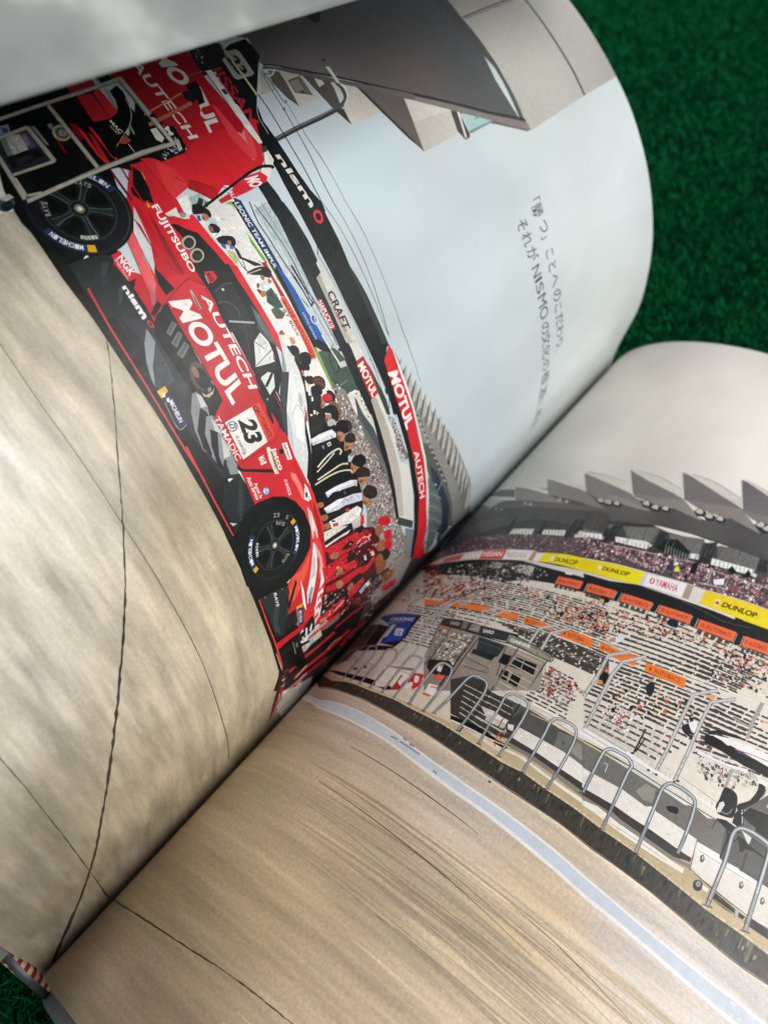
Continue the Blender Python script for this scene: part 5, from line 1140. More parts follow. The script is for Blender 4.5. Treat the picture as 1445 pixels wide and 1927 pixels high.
prn('L', 'printed_wheel', 'ink', '''
p 63 121619 1778 1707 -2 23 -5 24 -8 22 -12 20 -14 19 -17 17 -18 14 -21 12 -22 8 -23 5 -24 1 -24 -1 -22 -5 -23 -8 -21 -12 -18 -14 -17 -17 -14 -19 -11 -20 -9 -22 -5 -24 -2 -23 2 -24 5 -23 9 -22 11 -21 14 -19 17 -16 18 -14 21 -12 23 -8 22 -5 24 -2 24 2 23 5 22 8 21 12 18 14 17 16 14 19 12 21 8 22 5 23
p 64 1d2225 1770 1707 -2 22 -4 22 -8 21 -11 20 -13 18 -16 16 -18 14 -20 11 -21 7 -23 5 -22 2 -22 -2 -22 -5 -22 -7 -19 -11 -19 -14 -16 -16 -13 -18 -11 -20 -8 -21 -4 -22 -2 -22 2 -23 4 -22 8 -21 11 -20 13 -18 16 -16 19 -13 19 -11 22 -8 22 -5 22 -1 22 1 23 5 21 8 20 11 18 13 16 16 13 18 11 20 8 21 4 22
p 65 14181b 1763 1707 -2 21 -4 21 -8 21 -10 18 -13 18 -15 15 -17 13 -19 10 -21 8 -20 4 -22 2 -21 -2 -21 -4 -20 -8 -19 -10 -17 -13 -16 -15 -13 -18 -10 -18 -7 -21 -5 -21 -1 -21 1 -21 5 -22 7 -20 10 -18 13 -18 16 -15 17 -13 19 -10 20 -8 21 -4 21 -2 22 2 20 4 21 8 19 10 17 13 15 15 13 18 10 18 8 20 4 22
p 66 3c4448 1467 1760 8 19 7 11 8 12 14 15 16 14 11 7 13 7 18 8 20 5 14 2 14 1 21 -1 13 -2 14 -4 13 -4 18 -10 -1 -2 -12 6 -19 8 -20 4 -13 2 -14 0 -14 0 -13 -2 -19 -6 -19 -7 -12 -7 -11 -8 -16 -13 -14 -15 -7 -11 -7 -12 -8 -18
p 66 0d1012 1728 1707 -2 16 -3 16 -6 16 -8 14 -10 13 -11 12 -14 10 -14 8 -16 6 -16 3 -16 1 -16 -1 -16 -3 -16 -6 -14 -8 -14 -10 -11 -12 -10 -13 -8 -14 -5 -16 -4 -16 -1 -16 1 -17 4 -16 5 -15 8 -15 10 -13 11 -11 14 -10 14 -8 16 -6 16 -3 16 -1 16 1 16 3 16 6 14 8 14 10 11 11 10 13 8 15 6 15 3 16
p 67 5a6468 1632 1820 16 -4 15 -6 15 -8 12 -10 6 -6 11 -13 4 -7 7 -15 4 -8 4 -16 1 -16 0 -8 -1 -17 -4 -16 -4 -7 -7 -15 -9 -14 -12 -12 -12 -10 -7 -4 -15 -8 -8 -3 -16 -4 0 3 8 2 15 5 14 7 7 4 12 10 12 12 4 6 9 14 6 15 4 16 1 16 0 16 -3 16 -2 7 -6 15 -9 14 -4 7 -6 6 -12 11 -13 9 -14 7 -15 5 -8 2
p 68 2c3438 1497 1707 1 18 5 18 7 17 10 16 12 14 14 12 17 9 17 7 18 3 19 1 18 -2 18 -5 17 -8 15 -11 13 -13 12 -15 8 -16 6 -18 3 -18 0 -18 -3 -19 -6 -17 -8 -17 -12 -15 -13 -12 -15 -11 -17 -8 -18 -5 -18 -2 -19 0 -18 4 -17 7 -17 9 -14 12 -12 14 -10 15 -7 17 -5 18 -1 19 5 0 2 -18 4 -17 7 -16 9 -15 12 -13 14 -12 15 -8 17 -6 17 -4 17 -1 18 2 17 5 16 8 15 10 12 12 11 14 8 16 6 16 3 18 0 18 -3 17 -6 17 -8 16 -11 14 -12 12 -15 10 -16 8 -17 4 -18 2 -17 0 -17 -4 -17 -6 -15 -9 -14 -11 -12 -13 -9 -15 -7 -16 -4 -18 -2 -17
p 69 15191b 1718 1707 -1 15 -3 15 -6 14 -7 13 -9 12 -10 11 -12 9 -14 7 -14 5 -15 4 -15 1 -15 -1 -15 -4 -14 -5 -13 -7 -12 -9 -11 -11 -9 -12 -7 -13 -6 -14 -3 -15 -1 -15 1 -15 3 -15 6 -14 7 -13 9 -12 11 -11 12 -9 13 -8 14 -5 15 -3 15 -1 15 1 15 3 14 5 14 8 12 9 10 11 9 12 7 13 6 14 3 15
p 70 0a0c0d 1656 1797 30 -19 18 -30 -52 -20 -13 5 -5 13
p 70 3a4448 1607 1732 9 42 -2 37 7 0 -2 -37 -5 -43
p 70 475156 1619 1732 9 40 11 36 7 -3 -14 -34 -6 -42
p 71 6c767a 1624 1742 6 30 10 27 -10 -28
p 72 20272a 1613 1729 11 81 12 -2 -17 -80
p 70 0a0c0d 1712 1693 -10 -34 -23 -27 -35 44 1 13 11 9
p 70 3a4448 1635 1720 42 4 35 13 2 -7 -36 -9 -42 -8
p 70 475156 1638 1708 41 4 37 0 0 -7 -37 3 -42 -8
p 71 6c767a 1649 1707 30 3 30 -2 -30 2
p 72 20272a 1634 1713 80 15 2 -13 -82 -8
p 70 0a0c0d 1630 1608 -36 -2 -32 14 30 47 14 3 11 -8
p 70 3a4448 1632 1690 16 -39 24 -29 -6 -4 -20 31 -21 37
p 70 475156 1621 1682 16 -37 13 -35 -8 -3 -8 37 -20 37
p 71 6c767a 1624 1672 12 -28 8 -28 -9 28
p 72 20272a 1624 1688 39 -72 -11 -5 -33 75
p 70 0a0c0d 1524 1660 -13 33 3 35 54 -15 7 -11 -4 -13
p 70 3a4448 1602 1683 -32 -28 -21 -31 -5 4 23 29 29 31
p 71 475156 1592 1691 -31 -27 -30 -23 -4 6 32 19 29 31
p 72 6c767a 1582 1685 -22 -20 -25 -16 25 17
p 73 20272a 1598 1689 -56 -59 -9 9 61 55
p 70 0a0c0d 1540 1777 27 22 35 8 2 -56 -8 -11 -14 0
p 70 3a4448 1586 1710 -36 21 -36 10 2 7 35 -14 39 -18
p 71 475156 1590 1722 -35 20 -30 22 4 6 28 -25 38 -18
p 72 6c767a 1582 1729 -26 14 -23 19 23 -18
p 73 20272a 1591 1714 -74 36 6 11 71 -41
p 74 31383b 1644 1707 -1 4 -2 9 -5 8 -7 6 -4 2 -9 2 -4 0 -4 0 -9 -2 -8 -5 -5 -7 -3 -4 -2 -9 -1 -4 1 -5 2 -8 5 -8 7 -6 4 -2 9 -2 4 -1 4 1 9 2 8 5 6 7 2 4 2 8
p 75 15191b 1638 1707 -1 7 -1 4 -4 6 -6 5 -3 1 -3 2 -8 1 -7 -1 -4 -2 -6 -4 -5 -5 -2 -3 -1 -4 -1 -7 1 -7 1 -4 4 -6 6 -5 3 -2 4 -1 7 -1 8 1 3 1 6 4 5 6 2 3 1 4
p 76 6d6a60 1629 1707 -1 5 -3 6 -6 4 -7 2 -5 -1 -6 -3 -4 -6 -2 -7 1 -5 4 -6 5 -4 7 -2 5 1 6 3 4 6
p 77 b8b2a0 1622 1707 0 3 -2 4 -4 2 -4 1 -3 0 -4 -3 -2 -3 -1 -4 1 -4 1 -3 4 -2 4 -1 3 0 4 2 2 4
p 78 efe9da 1617 1709 -1 3 -3 2 -2 0 -3 -1 -2 -1 0 -3 1 -4 1 -1 3 -1 4 1 1 2
p 67 233a66 1487 1794 7 9 7 9 8 8 9 7 9 6 9 6 10 5 10 5 11 3 11 4 11 2 11 1 11 0 11 0 11 -1 -3 -24 -10 1 -18 0 -19 -3 -18 -6 -17 -8 -15 -10 -14 -13 -12 -15
t 68 f0f2f4 0.1|M|1616 1856 -14 -1 2 -16 12 0
t 69 f0f2f4 0.1|I|1600 1855 -14 -2 3 -16 12 1
t 70 f0f2f4 0.1|C|1584 1853 -14 -3 5 -16 12 2
t 71 f0f2f4 0.1|H|1568 1849 -13 -5 7 -15 11 4
t 72 f0f2f4 0.1|E|1553 1843 -13 -6 8 -14 12 5
t 73 f0f2f4 0.1|L|1538 1836 -11 -7 9 -14 10 7
t 74 f0f2f4 0.1|I|1525 1827 -11 -8 11 -13 9 8
t 75 f0f2f4 0.1|N|1512 1817 -10 -10 13 -11 8 9
p 66 233a66 1737 1619 -7 -9 -7 -8 -8 -8 -9 -7 -9 -7 -9 -6 -10 -5 -10 -4 -11 -4 -11 -3 -10 -2 -12 -1 -11 -1 -11 1 -11 1 3 24 10 -1 18 0 19 3 18 5 17 9 16 10 13 13 12 14
t 67 f0f2f4 0.1|M|1608 1558 14 0 -1 17 -12 0
t 68 f0f2f4 0.1|I|1624 1558 14 2 -3 17 -12 -2
t 69 f0f2f4 0.1|C|1640 1561 14 3 -5 16 -12 -3
t 70 f0f2f4 0.1|H|1656 1565 13 4 -6 16 -12 -4
t 71 f0f2f4 0.1|E|1672 1570 12 6 -8 15 -11 -5
t 72 f0f2f4 0.1|L|1686 1578 12 7 -10 14 -10 -7
t 73 f0f2f4 0.1|I|1700 1586 10 9 -11 13 -9 -8
t 74 f0f2f4 0.1|N|1712 1597 10 9 -12 12 -9 -9
p 68 d9a922 1636 1858 9 -2 14 -4 -7 -23 -20 5
p 67 d9a922 1588 1556 -9 2 -14 4 7 23 20 -5
t 66 9aa2a4 0.02|2|1748 1764 -8 15 -16 -9 6 -14
t 67 9aa2a4 0.02|3|1738 1782 -9 14 -15 -11 8 -13
t 66 9aa2a4 0.02|5|1697 1826 -13 9 -9 -17 11 -6
t 71 a9aeac 0.06|R|1706 1763 -6 10 -14 -10 6 -9
t 72 a9aeac 0.06|A|1698 1774 -8 10 -12 -12 7 -8
t 73 a9aeac 0.06|Y|1689 1785 -9 8 -10 -13 7 -7
t 74 a9aeac 0.06|S|1678 1795 -10 6 -8 -14 8 -6
t 74 a9aeac 0.06|R|1516 1761 -4 -10 15 -7 4 8
t 75 a9aeac 0.06|A|1511 1749 -4 -11 16 -5 3 9
t 76 a9aeac 0.06|Y|1506 1736 -2 -11 16 -3 2 10
t 77 a9aeac 0.06|S|1504 1723 -2 -11 17 -1 1 9
t 71 d8dcda 0.1|n|1628 1598 12 3 -4 12 -10 -2
t 73 d8dcda 0.1|i|1642 1601 11 4 -5 12 -10 -3
t 74 d8dcda 0.1|s|1655 1606 10 5 -6 11 -9 -4
t 75 d8dcda 0.1|m|1667 1612 10 6 -8 11 -8 -6
t 76 d8dcda 0.1|o|1679 1620 9 7 -10 10 -7 -7
''', label='front wheel with black tyre and white lettering')
prn('L', 'printed_wheel', 'ink', '''
p 59 121619 3381 1790 -2 29 -6 28 -10 27 -14 25 -17 23 -20 20 -23 18 -25 13 -27 10 -29 6 -28 2 -29 -2 -28 -6 -27 -10 -25 -13 -23 -18 -20 -20 -17 -23 -14 -25 -10 -27 -6 -28 -2 -29 2 -28 6 -28 10 -27 14 -25 17 -24 20 -20 23 -17 25 -14 27 -10 28 -6 29 -2 28 2 29 6 27 10 25 14 23 17 20 20 17 24 14 25 10 27 6 28
p 60 1d2225 3372 1790 -2 28 -6 26 -9 26 -13 24 -17 22 -19 19 -22 17 -24 13 -26 9 -27 6 -27 2 -27 -2 -27 -6 -26 -9 -24 -13 -22 -17 -19 -19 -17 -22 -13 -24 -9 -26 -6 -26 -2 -28 2 -27 6 -27 9 -26 13 -24 17 -22 19 -19 22 -17 24 -12 26 -10 27 -6 27 -2 27 2 27 6 26 10 24 12 22 17 19 19 17 22 13 24 9 26 6 27
p 61 14181b 3363 1790 -2 26 -5 26 -10 24 -12 23 -16 21 -18 18 -21 16 -23 13 -24 9 -26 5 -26 2 -26 -2 -26 -5 -24 -9 -23 -13 -21 -16 -18 -18 -16 -21 -12 -23 -10 -24 -5 -26 -2 -26 2 -26 5 -25 10 -25 12 -23 16 -21 18 -18 21 -16 23 -12 24 -10 26 -5 26 -2 26 2 26 5 24 10 23 12 21 16 18 18 16 21 12 23 10 25 5 25
p 62 3c4448 3004 1854 6 16 12 22 10 14 17 18 12 12 21 14 14 8 16 7 16 5 24 6 26 2 16 -1 25 -3 16 -4 24 -10 15 -7 -2 -3 -22 11 -16 5 -16 4 -24 4 -16 0 -25 -2 -16 -3 -24 -7 -15 -7 -14 -8 -20 -14 -13 -11 -11 -12 -15 -20 -12 -22 -6 -15
p 62 0d1012 3320 1790 -1 20 -5 20 -7 18 -9 18 -12 16 -14 14 -16 12 -18 10 -18 7 -20 4 -20 1 -20 -1 -20 -4 -18 -7 -18 -10 -16 -12 -14 -14 -12 -16 -10 -18 -6 -18 -5 -20 -1 -20 1 -20 5 -19 6 -19 10 -18 12 -16 14 -14 16 -12 18 -9 18 -7 20 -4 20 -2 20 2 20 4 18 7 18 9 16 12 14 14 12 16 9 18 7 19 5 19
p 63 5a6468 3204 1928 20 -5 9 -3 18 -9 9 -5 15 -13 14 -15 11 -16 5 -9 8 -19 5 -19 2 -20 0 -10 -2 -20 -5 -19 -8 -19 -5 -9 -11 -16 -14 -14 -15 -13 -9 -5 -18 -10 -9 -3 -20 -5 0 4 19 4 18 8 8 4 17 12 7 6 13 14 12 16 8 18 4 9 4 19 2 19 0 20 -2 9 -4 20 -4 9 -8 17 -12 16 -13 14 -7 7 -17 11 -8 5 -18 7 -19 5
p 64 2c3438 3040 1790 2 23 5 21 9 21 12 19 15 17 17 15 20 11 21 8 22 4 23 1 22 -2 22 -7 20 -9 18 -13 17 -16 13 -18 11 -20 7 -21 4 -22 0 -23 -4 -22 -7 -22 -11 -20 -13 -18 -17 -15 -18 -13 -20 -10 -22 -6 -22 -3 -23 1 -22 5 -21 8 -20 11 -17 14 -15 17 -12 19 -9 21 -5 22 -2 22 6 0 2 -21 6 -21 8 -20 11 -18 15 -16 16 -14 19 -10 20 -8 21 -4 21 -1 22 3 20 6 20 9 17 12 16 15 13 17 10 19 7 20 3 22 0 21 -3 21 -7 20 -10 20 -13 17 -16 15 -17 12 -20 9 -20 6 -22 3 -21 -2 -21 -4 -20 -7 -19 -11 -16 -14 -15 -16 -11 -18 -8 -20 -6 -20 -2 -22
p 65 15191b 3309 1790 -1 18 -4 18 -7 18 -9 16 -11 14 -13 14 -14 10 -16 9 -18 7 -18 4 -18 1 -18 -1 -18 -4 -18 -7 -16 -9 -14 -10 -14 -14 -10 -14 -9 -16 -7 -18 -4 -18 -1 -18 1 -18 4 -18 7 -17 9 -17 10 -14 14 -13 14 -11 16 -9 18 -7 18 -3 18 -2 18 2 18 3 18 7 16 9 14 11 13 13 11 14 9 17 7 17 4 18
p 66 0a0c0d 3150 1909 43 5 41 -14 -34 -60 -15 -5 -15 9
p 66 3a4448 3155 1810 -24 45 -31 33 7 6 27 -36 29 -44
p 66 475156 3167 1819 -23 44 -18 42 8 3 14 -43 28 -43
p 67 6c767a 3163 1832 -17 32 -12 34 12 -34
p 68 20272a 3163 1812 -53 84 14 8 46 -89
p 66 0a0c0d 3284 1855 18 -39 -1 -43 -67 13 -10 14 4 16
p 66 3a4448 3191 1820 36 37 22 39 7 -5 -26 -37 -33 -40
p 66 475156 3204 1811 34 36 34 29 6 -6 -37 -26 -33 -40
p 67 6c767a 3214 1819 26 27 29 21 -29 -22
p 68 20272a 3195 1813 64 76 11 -10 -69 -71
p 66 0a0c0d 3274 1712 -32 -30 -41 -12 -8 68 9 13 17 1
p 66 3a4448 3212 1789 46 -23 44 -8 -2 -9 -44 13 -48 19
p 66 475156 3207 1774 45 -22 39 -23 -5 -8 -36 27 -48 20
p 67 6c767a 3218 1766 33 -15 30 -21 -31 20
p 68 20272a 3206 1783 92 -37 -6 -14 -89 44
p 66 0a0c0d 3134 1677 -37 21 -25 35 62 29 16 -5 6 -15
p 66 3a4448 3189 1760 -8 -51 5 -45 -8 0 -1 45 3 52
p 66 475156 3173 1759 -7 -49 -10 -44 -9 2 15 43 3 51
p 67 6c767a 3169 1746 -5 -36 -10 -34 9 34
p 68 20272a 3181 1763 -7 -99 -15 1 14 99
p 66 0a0c0d 3058 1799 8 42 26 34 46 -50 1 -17 -13 -10
p 66 3a4448 3154 1772 -51 -8 -41 -19 -3 8 43 15 50 13
p 66 475156 3148 1787 -49 -8 -45 -4 0 9 45 -1 50 13
p 67 6c767a 3135 1787 -36 -7 -36 0 36 2
p 68 20272a 3154 1781 -96 -25 -3 16 98 16
p 69 31383b 3218 1790 0 6 -3 10 -6 9 -4 4 -9 6 -10 3 -6 1 -6 -1 -10 -3 -9 -6 -4 -4 -6 -9 -3 -10 0 -6 0 -5 3 -11 6 -9 4 -4 9 -6 10 -3 6 0 6 0 10 3 9 6 4 4 6 9 3 11
p 70 15191b 3212 1790 -2 9 -4 8 -2 4 -3 3 -8 5 -4 1 -9 2 -9 -2 -4 -1 -8 -5 -3 -3 -3 -4 -3 -8 -2 -9 2 -9 3 -8 3 -3 3 -4 8 -4 4 -2 9 -2 9 2 4 2 8 4 3 4 2 3 4 8
p 71 6d6a60 3200 1790 0 6 -2 3 -3 5 -2 2 -5 3 -5 1 -3 0 -3 0 -5 -1 -5 -3 -3 -2 -2 -5 -2 -3 0 -6 0 -6 2 -2 2 -5 3 -2 5 -3 5 -2 3 0 3 0 5 2 5 3 2 2 3 5 2 2
p 72 b8b2a0 3192 1790 -1 5 -3 5 -4 2 -4 1 -5 -1 -5 -4 -1 -3 -1 -5 1 -5 3 -4 4 -3 4 0 5 1 4 3 2 3
p 73 efe9da 3186 1792 -1 3 -1 2 -3 2 -2 0 -3 0 -2 -2 -2 -2 0 -3 0 -2 2 -2 2 -2 3 0 2 0 3 2 1 2
p 62 233a66 3154 1607 -22 4 -21 7 -10 5 -20 11 -18 12 -17 16 -14 17 -12 19 25 14 10 -16 13 -14 6 -6 15 -12 16 -10 17 -8 18 -6 18 -4
t 63 e6e9ee 0.1|M|3031 1688 8 -11 16 13 -7 10
t 64 e6e9ee 0.1|I|3041 1675 9 -11 15 14 -9 10
t 65 e6e9ee 0.1|C|3052 1662 10 -9 13 15 -9 9
t 66 e6e9ee 0.1|H|3064 1651 11 -8 12 17 -10 7
t 67 e6e9ee 0.1|E|3077 1641 12 -7 10 18 -10 6
t 68 e6e9ee 0.1|L|3091 1632 13 -6 8 19 -11 5
t 69 e6e9ee 0.1|I|3106 1625 13 -5 7 19 -12 5
t 70 e6e9ee 0.1|N|3122 1619 13 -4 5 20 -12 3
p 63 233a66 3196 1975 15 -2 15 -3 14 -4 14 -6 14 -7 13 -7 12 -9 12 -10 11 -11 9 -11 9 -12 8 -13 7 -14 5 -14 5 -14 -29 -8 -3 13 -5 11 -6 12 -6 11 -8 10 -8 9 -9 10 -10 8 -10 7 -11 7 -12 5 -11 5 -13 3 -12 3 -12 2
t 64 e6e9ee 0.1|M|3349 1854 -7 17 -19 -9 7 -15
t 65 e6e9ee 0.1|I|3340 1875 -10 16 -17 -11 9 -15
t 66 e6e9ee 0.1|C|3328 1894 -12 15 -15 -13 10 -14
t 67 e6e9ee 0.1|H|3314 1912 -14 14 -14 -16 12 -12
t 68 e6e9ee 0.1|E|3297 1928 -15 12 -12 -17 14 -11
t 69 e6e9ee 0.1|L|3279 1942 -17 9 -9 -18 15 -9
t 70 e6e9ee 0.1|I|3259 1953 -18 7 -7 -19 16 -7
t 71 e6e9ee 0.1|N|3238 1962 -19 5 -4 -20 16 -5
p 63 d9a922 3018 1700 -9 18 -4 12 27 10 4 -11 8 -15
p 64 c9a022 3360 1835 2 -11 2 -18 -29 -2 -1 10 -3 14
t 67 a9aeac 0.06|R|3295 1858 -9 12 -16 -12 7 -10
t 69 a9aeac 0.06|A|3285 1872 -10 12 -14 -15 8 -9
t 70 a9aeac 0.06|Y|3273 1886 -11 9 -12 -16 9 -8
t 71 a9aeac 0.06|S|3260 1897 -12 8 -10 -17 10 -8
t 67 a9aeac 0.06|R|3200 1658 14 3 -5 20 -12 -3
t 68 a9aeac 0.06|A|3217 1662 14 5 -8 19 -12 -4
t 69 a9aeac 0.06|Y|3233 1668 13 7 -10 17 -11 -5
t 70 a9aeac 0.06|S|3249 1676 12 8 -13 16 -10 -6
t 69 d8dcda 0.1|n|3048 1770 2 -11 16 4 -2 10
t 70 d8dcda 0.1|i|3051 1757 3 -11 15 5 -3 10
t 71 d8dcda 0.1|s|3055 1744 5 -11 14 7 -4 9
t 72 d8dcda 0.1|m|3060 1731 6 -11 14 9 -5 9
t 73 d8dcda 0.1|o|3068 1718 6 -9 13 10 -6 8
''', label='rear wheel with black tyre behind a trolley')
prn('L', 'printed_race_car', 'ink', '''
p 69 0d1011 3689 1830 4 426 -124 -20 -173 -35 -128 -5 -4 -50 16 -127 18 -195 -3 -149 91 -23 99 26
p 70 c32634 3634 2146 -12 68 -127 -18 8 46 -16 -25 -8 -52 15 -48
p 71 d22c3a 3620 2220 18 41 -51 -4 -80 -9 -23 -22 5 -30 88 18
p 70 5a1018 3698 2151 0 54 -4 30 -36 9 -6 -77 8 -37
p 71 b32232 3691 2151 -2 119 -26 -5 -22 -30 15 -97
p 70 8d1420 3522 2027 -14 21 -66 -17 -8 -23 52 1
p 70 c11e2c 3460 2062 -26 5 -96 -21 -33 -6 1 -16 70 11
p 70 e02c3a 3474 2089 -48 -1 -97 -22 -18 18 -7 -12 36 -2 81 2 62 9
p 71 e02c3a 3499 2040 -33 6 -110 -18 -60 5 1 -8 57 -8 106 13
p 70 8a1622 3505 1931 -8 4 -91 -19 -3 -7 44 5
p 70 1a1416 3279 2107 -22 -1 -15 -7 33 -40 12 -1
p 71 b5202c 3271 2065 -67 -13 -99 -15 1 5 98 15 68 13
p 70 7a1420 3279 2015 -75 -8 -74 -7 2 8 74 7 74 8
p 72 0b0e0f 3492 2121 -8 71 18 54 50 38 54 12 16 48 -40 1 -58 -21 -51 -33 -50 -49 -61 -126 46 -11 52 5
p 73 0b0e0f 3508 2316 -108 -12 -52 -39 -46 -69 7 -63 47 -16 34 97
p 74 c9cbc8 3548 2326 -37 -13 -15 -7 -14 -8 -11 -9 -11 -10 -12 -12 -11 -14 -12 -16 -13 -22 -50 -95 -2 1 50 95 13 22 12 17 12 14 11 12 12 11 12 9 14 8 16 7 37 14
p 74 b9bbb8 3406 2302 -37 -18 -15 -12 -11 -13 -11 -15 -29 -48 -1 1 28 48 12 15 11 14 7 6 20 12 26 13
p 75 b0503c 3372 2136 20 57 -30 2 -6 -33
p 75 8d8f84 3425 2236 7 14 -44 -12 -8 -12
t 73 eceeec 0.12|MAC|3478 2192 -68 4 -5 -20 69 2
t 74 dfe1df 0.04|TOOLS|3456 2168 -48 7 -2 -10 47 -5
p 74 d4d6d0 3352 2171 -45 -4 1 3 45 5
p 73 b9b9a8 3623 2285 -3 9 -99 -31 -6 -11
p 15 24272a 3772 2844 -28 121 -73 35 -68 -36 -53 -136 -14 -68 86 26
p 76 0f1213 3516 2352 -91 65 -80 37 -86 -52 -43 -55 21 -96 41 -67 112 58
''', label='dark rear body of the race car')
prn('L', 'printed_rear_wing', 'ink', '''
f 77 185,126,7c1420 182,135,a01822 171,129,b01a26 167,120,a81b27 162,130,cf1f2c 155,121,d8242f 173,122,a01a26 168,139,c81e2a 155,132,d4202c|3714 2374 49 373 -52 67 -63 -22 -131 -32 -142 -4 -148 -17 -91 1 -75 -40 -14 -154 -33 -76 89 -139 85 -74 84 -39 -1 128 -35 52 48 1 110 -10 114 -13 133 22 -8 -54
f 78 159,110,d8242f 159,121,cf202c 150,122,d3222e 152,111,d82c36 154,109,e03038|3276 2169 -18 80 -38 121 24 44 28 76 -12 337 -120 -71 -72 -50 -26 -41 2 -63 1 -72 -14 -120 -33 -74 44 -21 28 -5 24 -44 -27 -94
p 79 e03a40 3247 2226 -64 47 -68 5 -26 -16 -20 -88 43 -4 99 30
p 80 b51a26 3113 2283 -3 26 -66 67 -26 0 -20 -40 50 -37 39 -32
p 81 8c1420 3152 2246 -20 9 -8 5 -6 6 -2 7 0 15 -2 9 -6 10 -11 14 -16 17 -45 46 2 2 45 -44 16 -18 12 -14 5 -11 2 -10 0 -15 2 -6 6 -5 8 -5 20 -9
p 79 b31c28 3232 2394 -9 -19 -4 -7 -5 -4 -4 0 -6 6 -5 2 -8 0 -31 -9 -46 -16 0 3 46 16 31 9 9 0 5 -3 7 -6 2 0 4 4 3 6 9 18
p 79 f08088 3260 2680 -30 45 -74 -12 -59 -30 -13 -29 39 -4 76 22
p 80 dd4a52 3254 2739 -77 -6 -71 -37 -18 -26 82 23
p 81 b5162a 3372 2720 -21 61 -110 -46 -25 -31 24 -27 82 13
p 82 e2404a 3394 2677 -22 12 -152 -3 -107 4 -33 -21 25 -24 118 -12
t 78 e6e2df 0.2|MO|3713 2701 -189 -15 4 -92 211 28
t 79 e9e6e2 0.18|TUL|3492 2700 -224 -76 4 -72 219 72
t 79 e6e1de 0.1|AUTECH|3714 2538 -443 -49 6 -50 439 51
p 80 b8745c 3392 2320 13 125 17 144 18 6 -18 -144 -12 -125
p 80 c98a70 3448 2342 40 252 8 2 -41 -252
p 81 17181a 3522 2640 4 66 -57 -18 -58 -36 -2 -46 40 -15
p 82 b0222e 3568 2570 4 29 -76 35 -9 -26
p 82 b0222e 3440 2618 -4 13 -59 -32 -21 -37 45 19
p 83 1d1f22 3494 2588 -2 59 -52 -29 14 -40
p 78 7c7a72 3562 2704 -4 96 3 1 4 -95
p 81 111416 3402 2364 -46 58 -97 -20 -29 -30 1 -126 23 -20 22 -36 4 132 15 46
p 82 dfe3e6 3307 2378 -13 14 -49 -19 -1 -18
p 83 8aa0b4 3311 2390 -51 -13 -5 -8 52 9
r 84 60 0.2 0.6 1 21 0f1113 8d9498 c8ccce 3a4044|3263 2242 14 110 -32 21 -8 -122
p 77 e4e4e0 3380 2312 -2 30 -56 -4 -14 -25 21 -14
p 82 c4242e 3387 2383 -21 14 -52 -13 27 -9
t 83 f0eeea 0.15|M|3369 2400 -47 -8 1 -24 39 5
p 78 0f1213 3704 2297 1 62 -47 -9 -6 -59
''', label='large red rear wing with white lettering')
prn('L', 'printed_fuel_hose', 'ink', '''
p 82 e6e8e8 3557 2794 -1 31 -68 -13 -138 -23 -140 -19 -70 -7 6 -18 162 4
p 83 3a3d40 3445 2785 -2 21 -30 -5 3 -21
r 16 60 0.25 0.7 1 22 16191b 8d9294 dcdedc 3a3e40|3727 2857 -18 56 -118 -93 51 -7
p 83 e8eaea 3361 2774 -9 25 -70 -12 -138 -19 1 -24 94 -3
p 79 eef0ef 3115 2749 -12 14 -53 -7 -23 -33 18 -30
p 80 3a3e42 3131 2743 -10 29 -23 -14 1 -24
p 79 f0e4e2 3042 2665 -19 50 -24 -27 -17 -44 26 -18
p 80 d22634 3038 2532 -9 113 -34 19 -18 -25 -5 -127 1 -153 19 1 6 66
t 81 f2eeec 0.2|MO|3020 2624 -50 -12 10 -68 47 -2
t 81 f0dcd8 0.1|AU|3010 2448 -37 -6 -2 -20 36 0
p 79 f4f2f0 3039 2424 -11 28 -10 -16
p 81 16181a 3022 2735 8 -3 5 -4 4 -7 3 -8 7 -21 3 -14 1 -14 1 -16 -2 -34 -4 -39 -7 -43 -46 -262 -7 -63 -9 -1 4 48 4 29 42 249 6 42 4 38 1 32 -1 27 -5 23 -6 16 -5 6 -7 4
p 82 16181a 3019 2229 -4 26 -23 -6 -17 -36 15 -8
''')
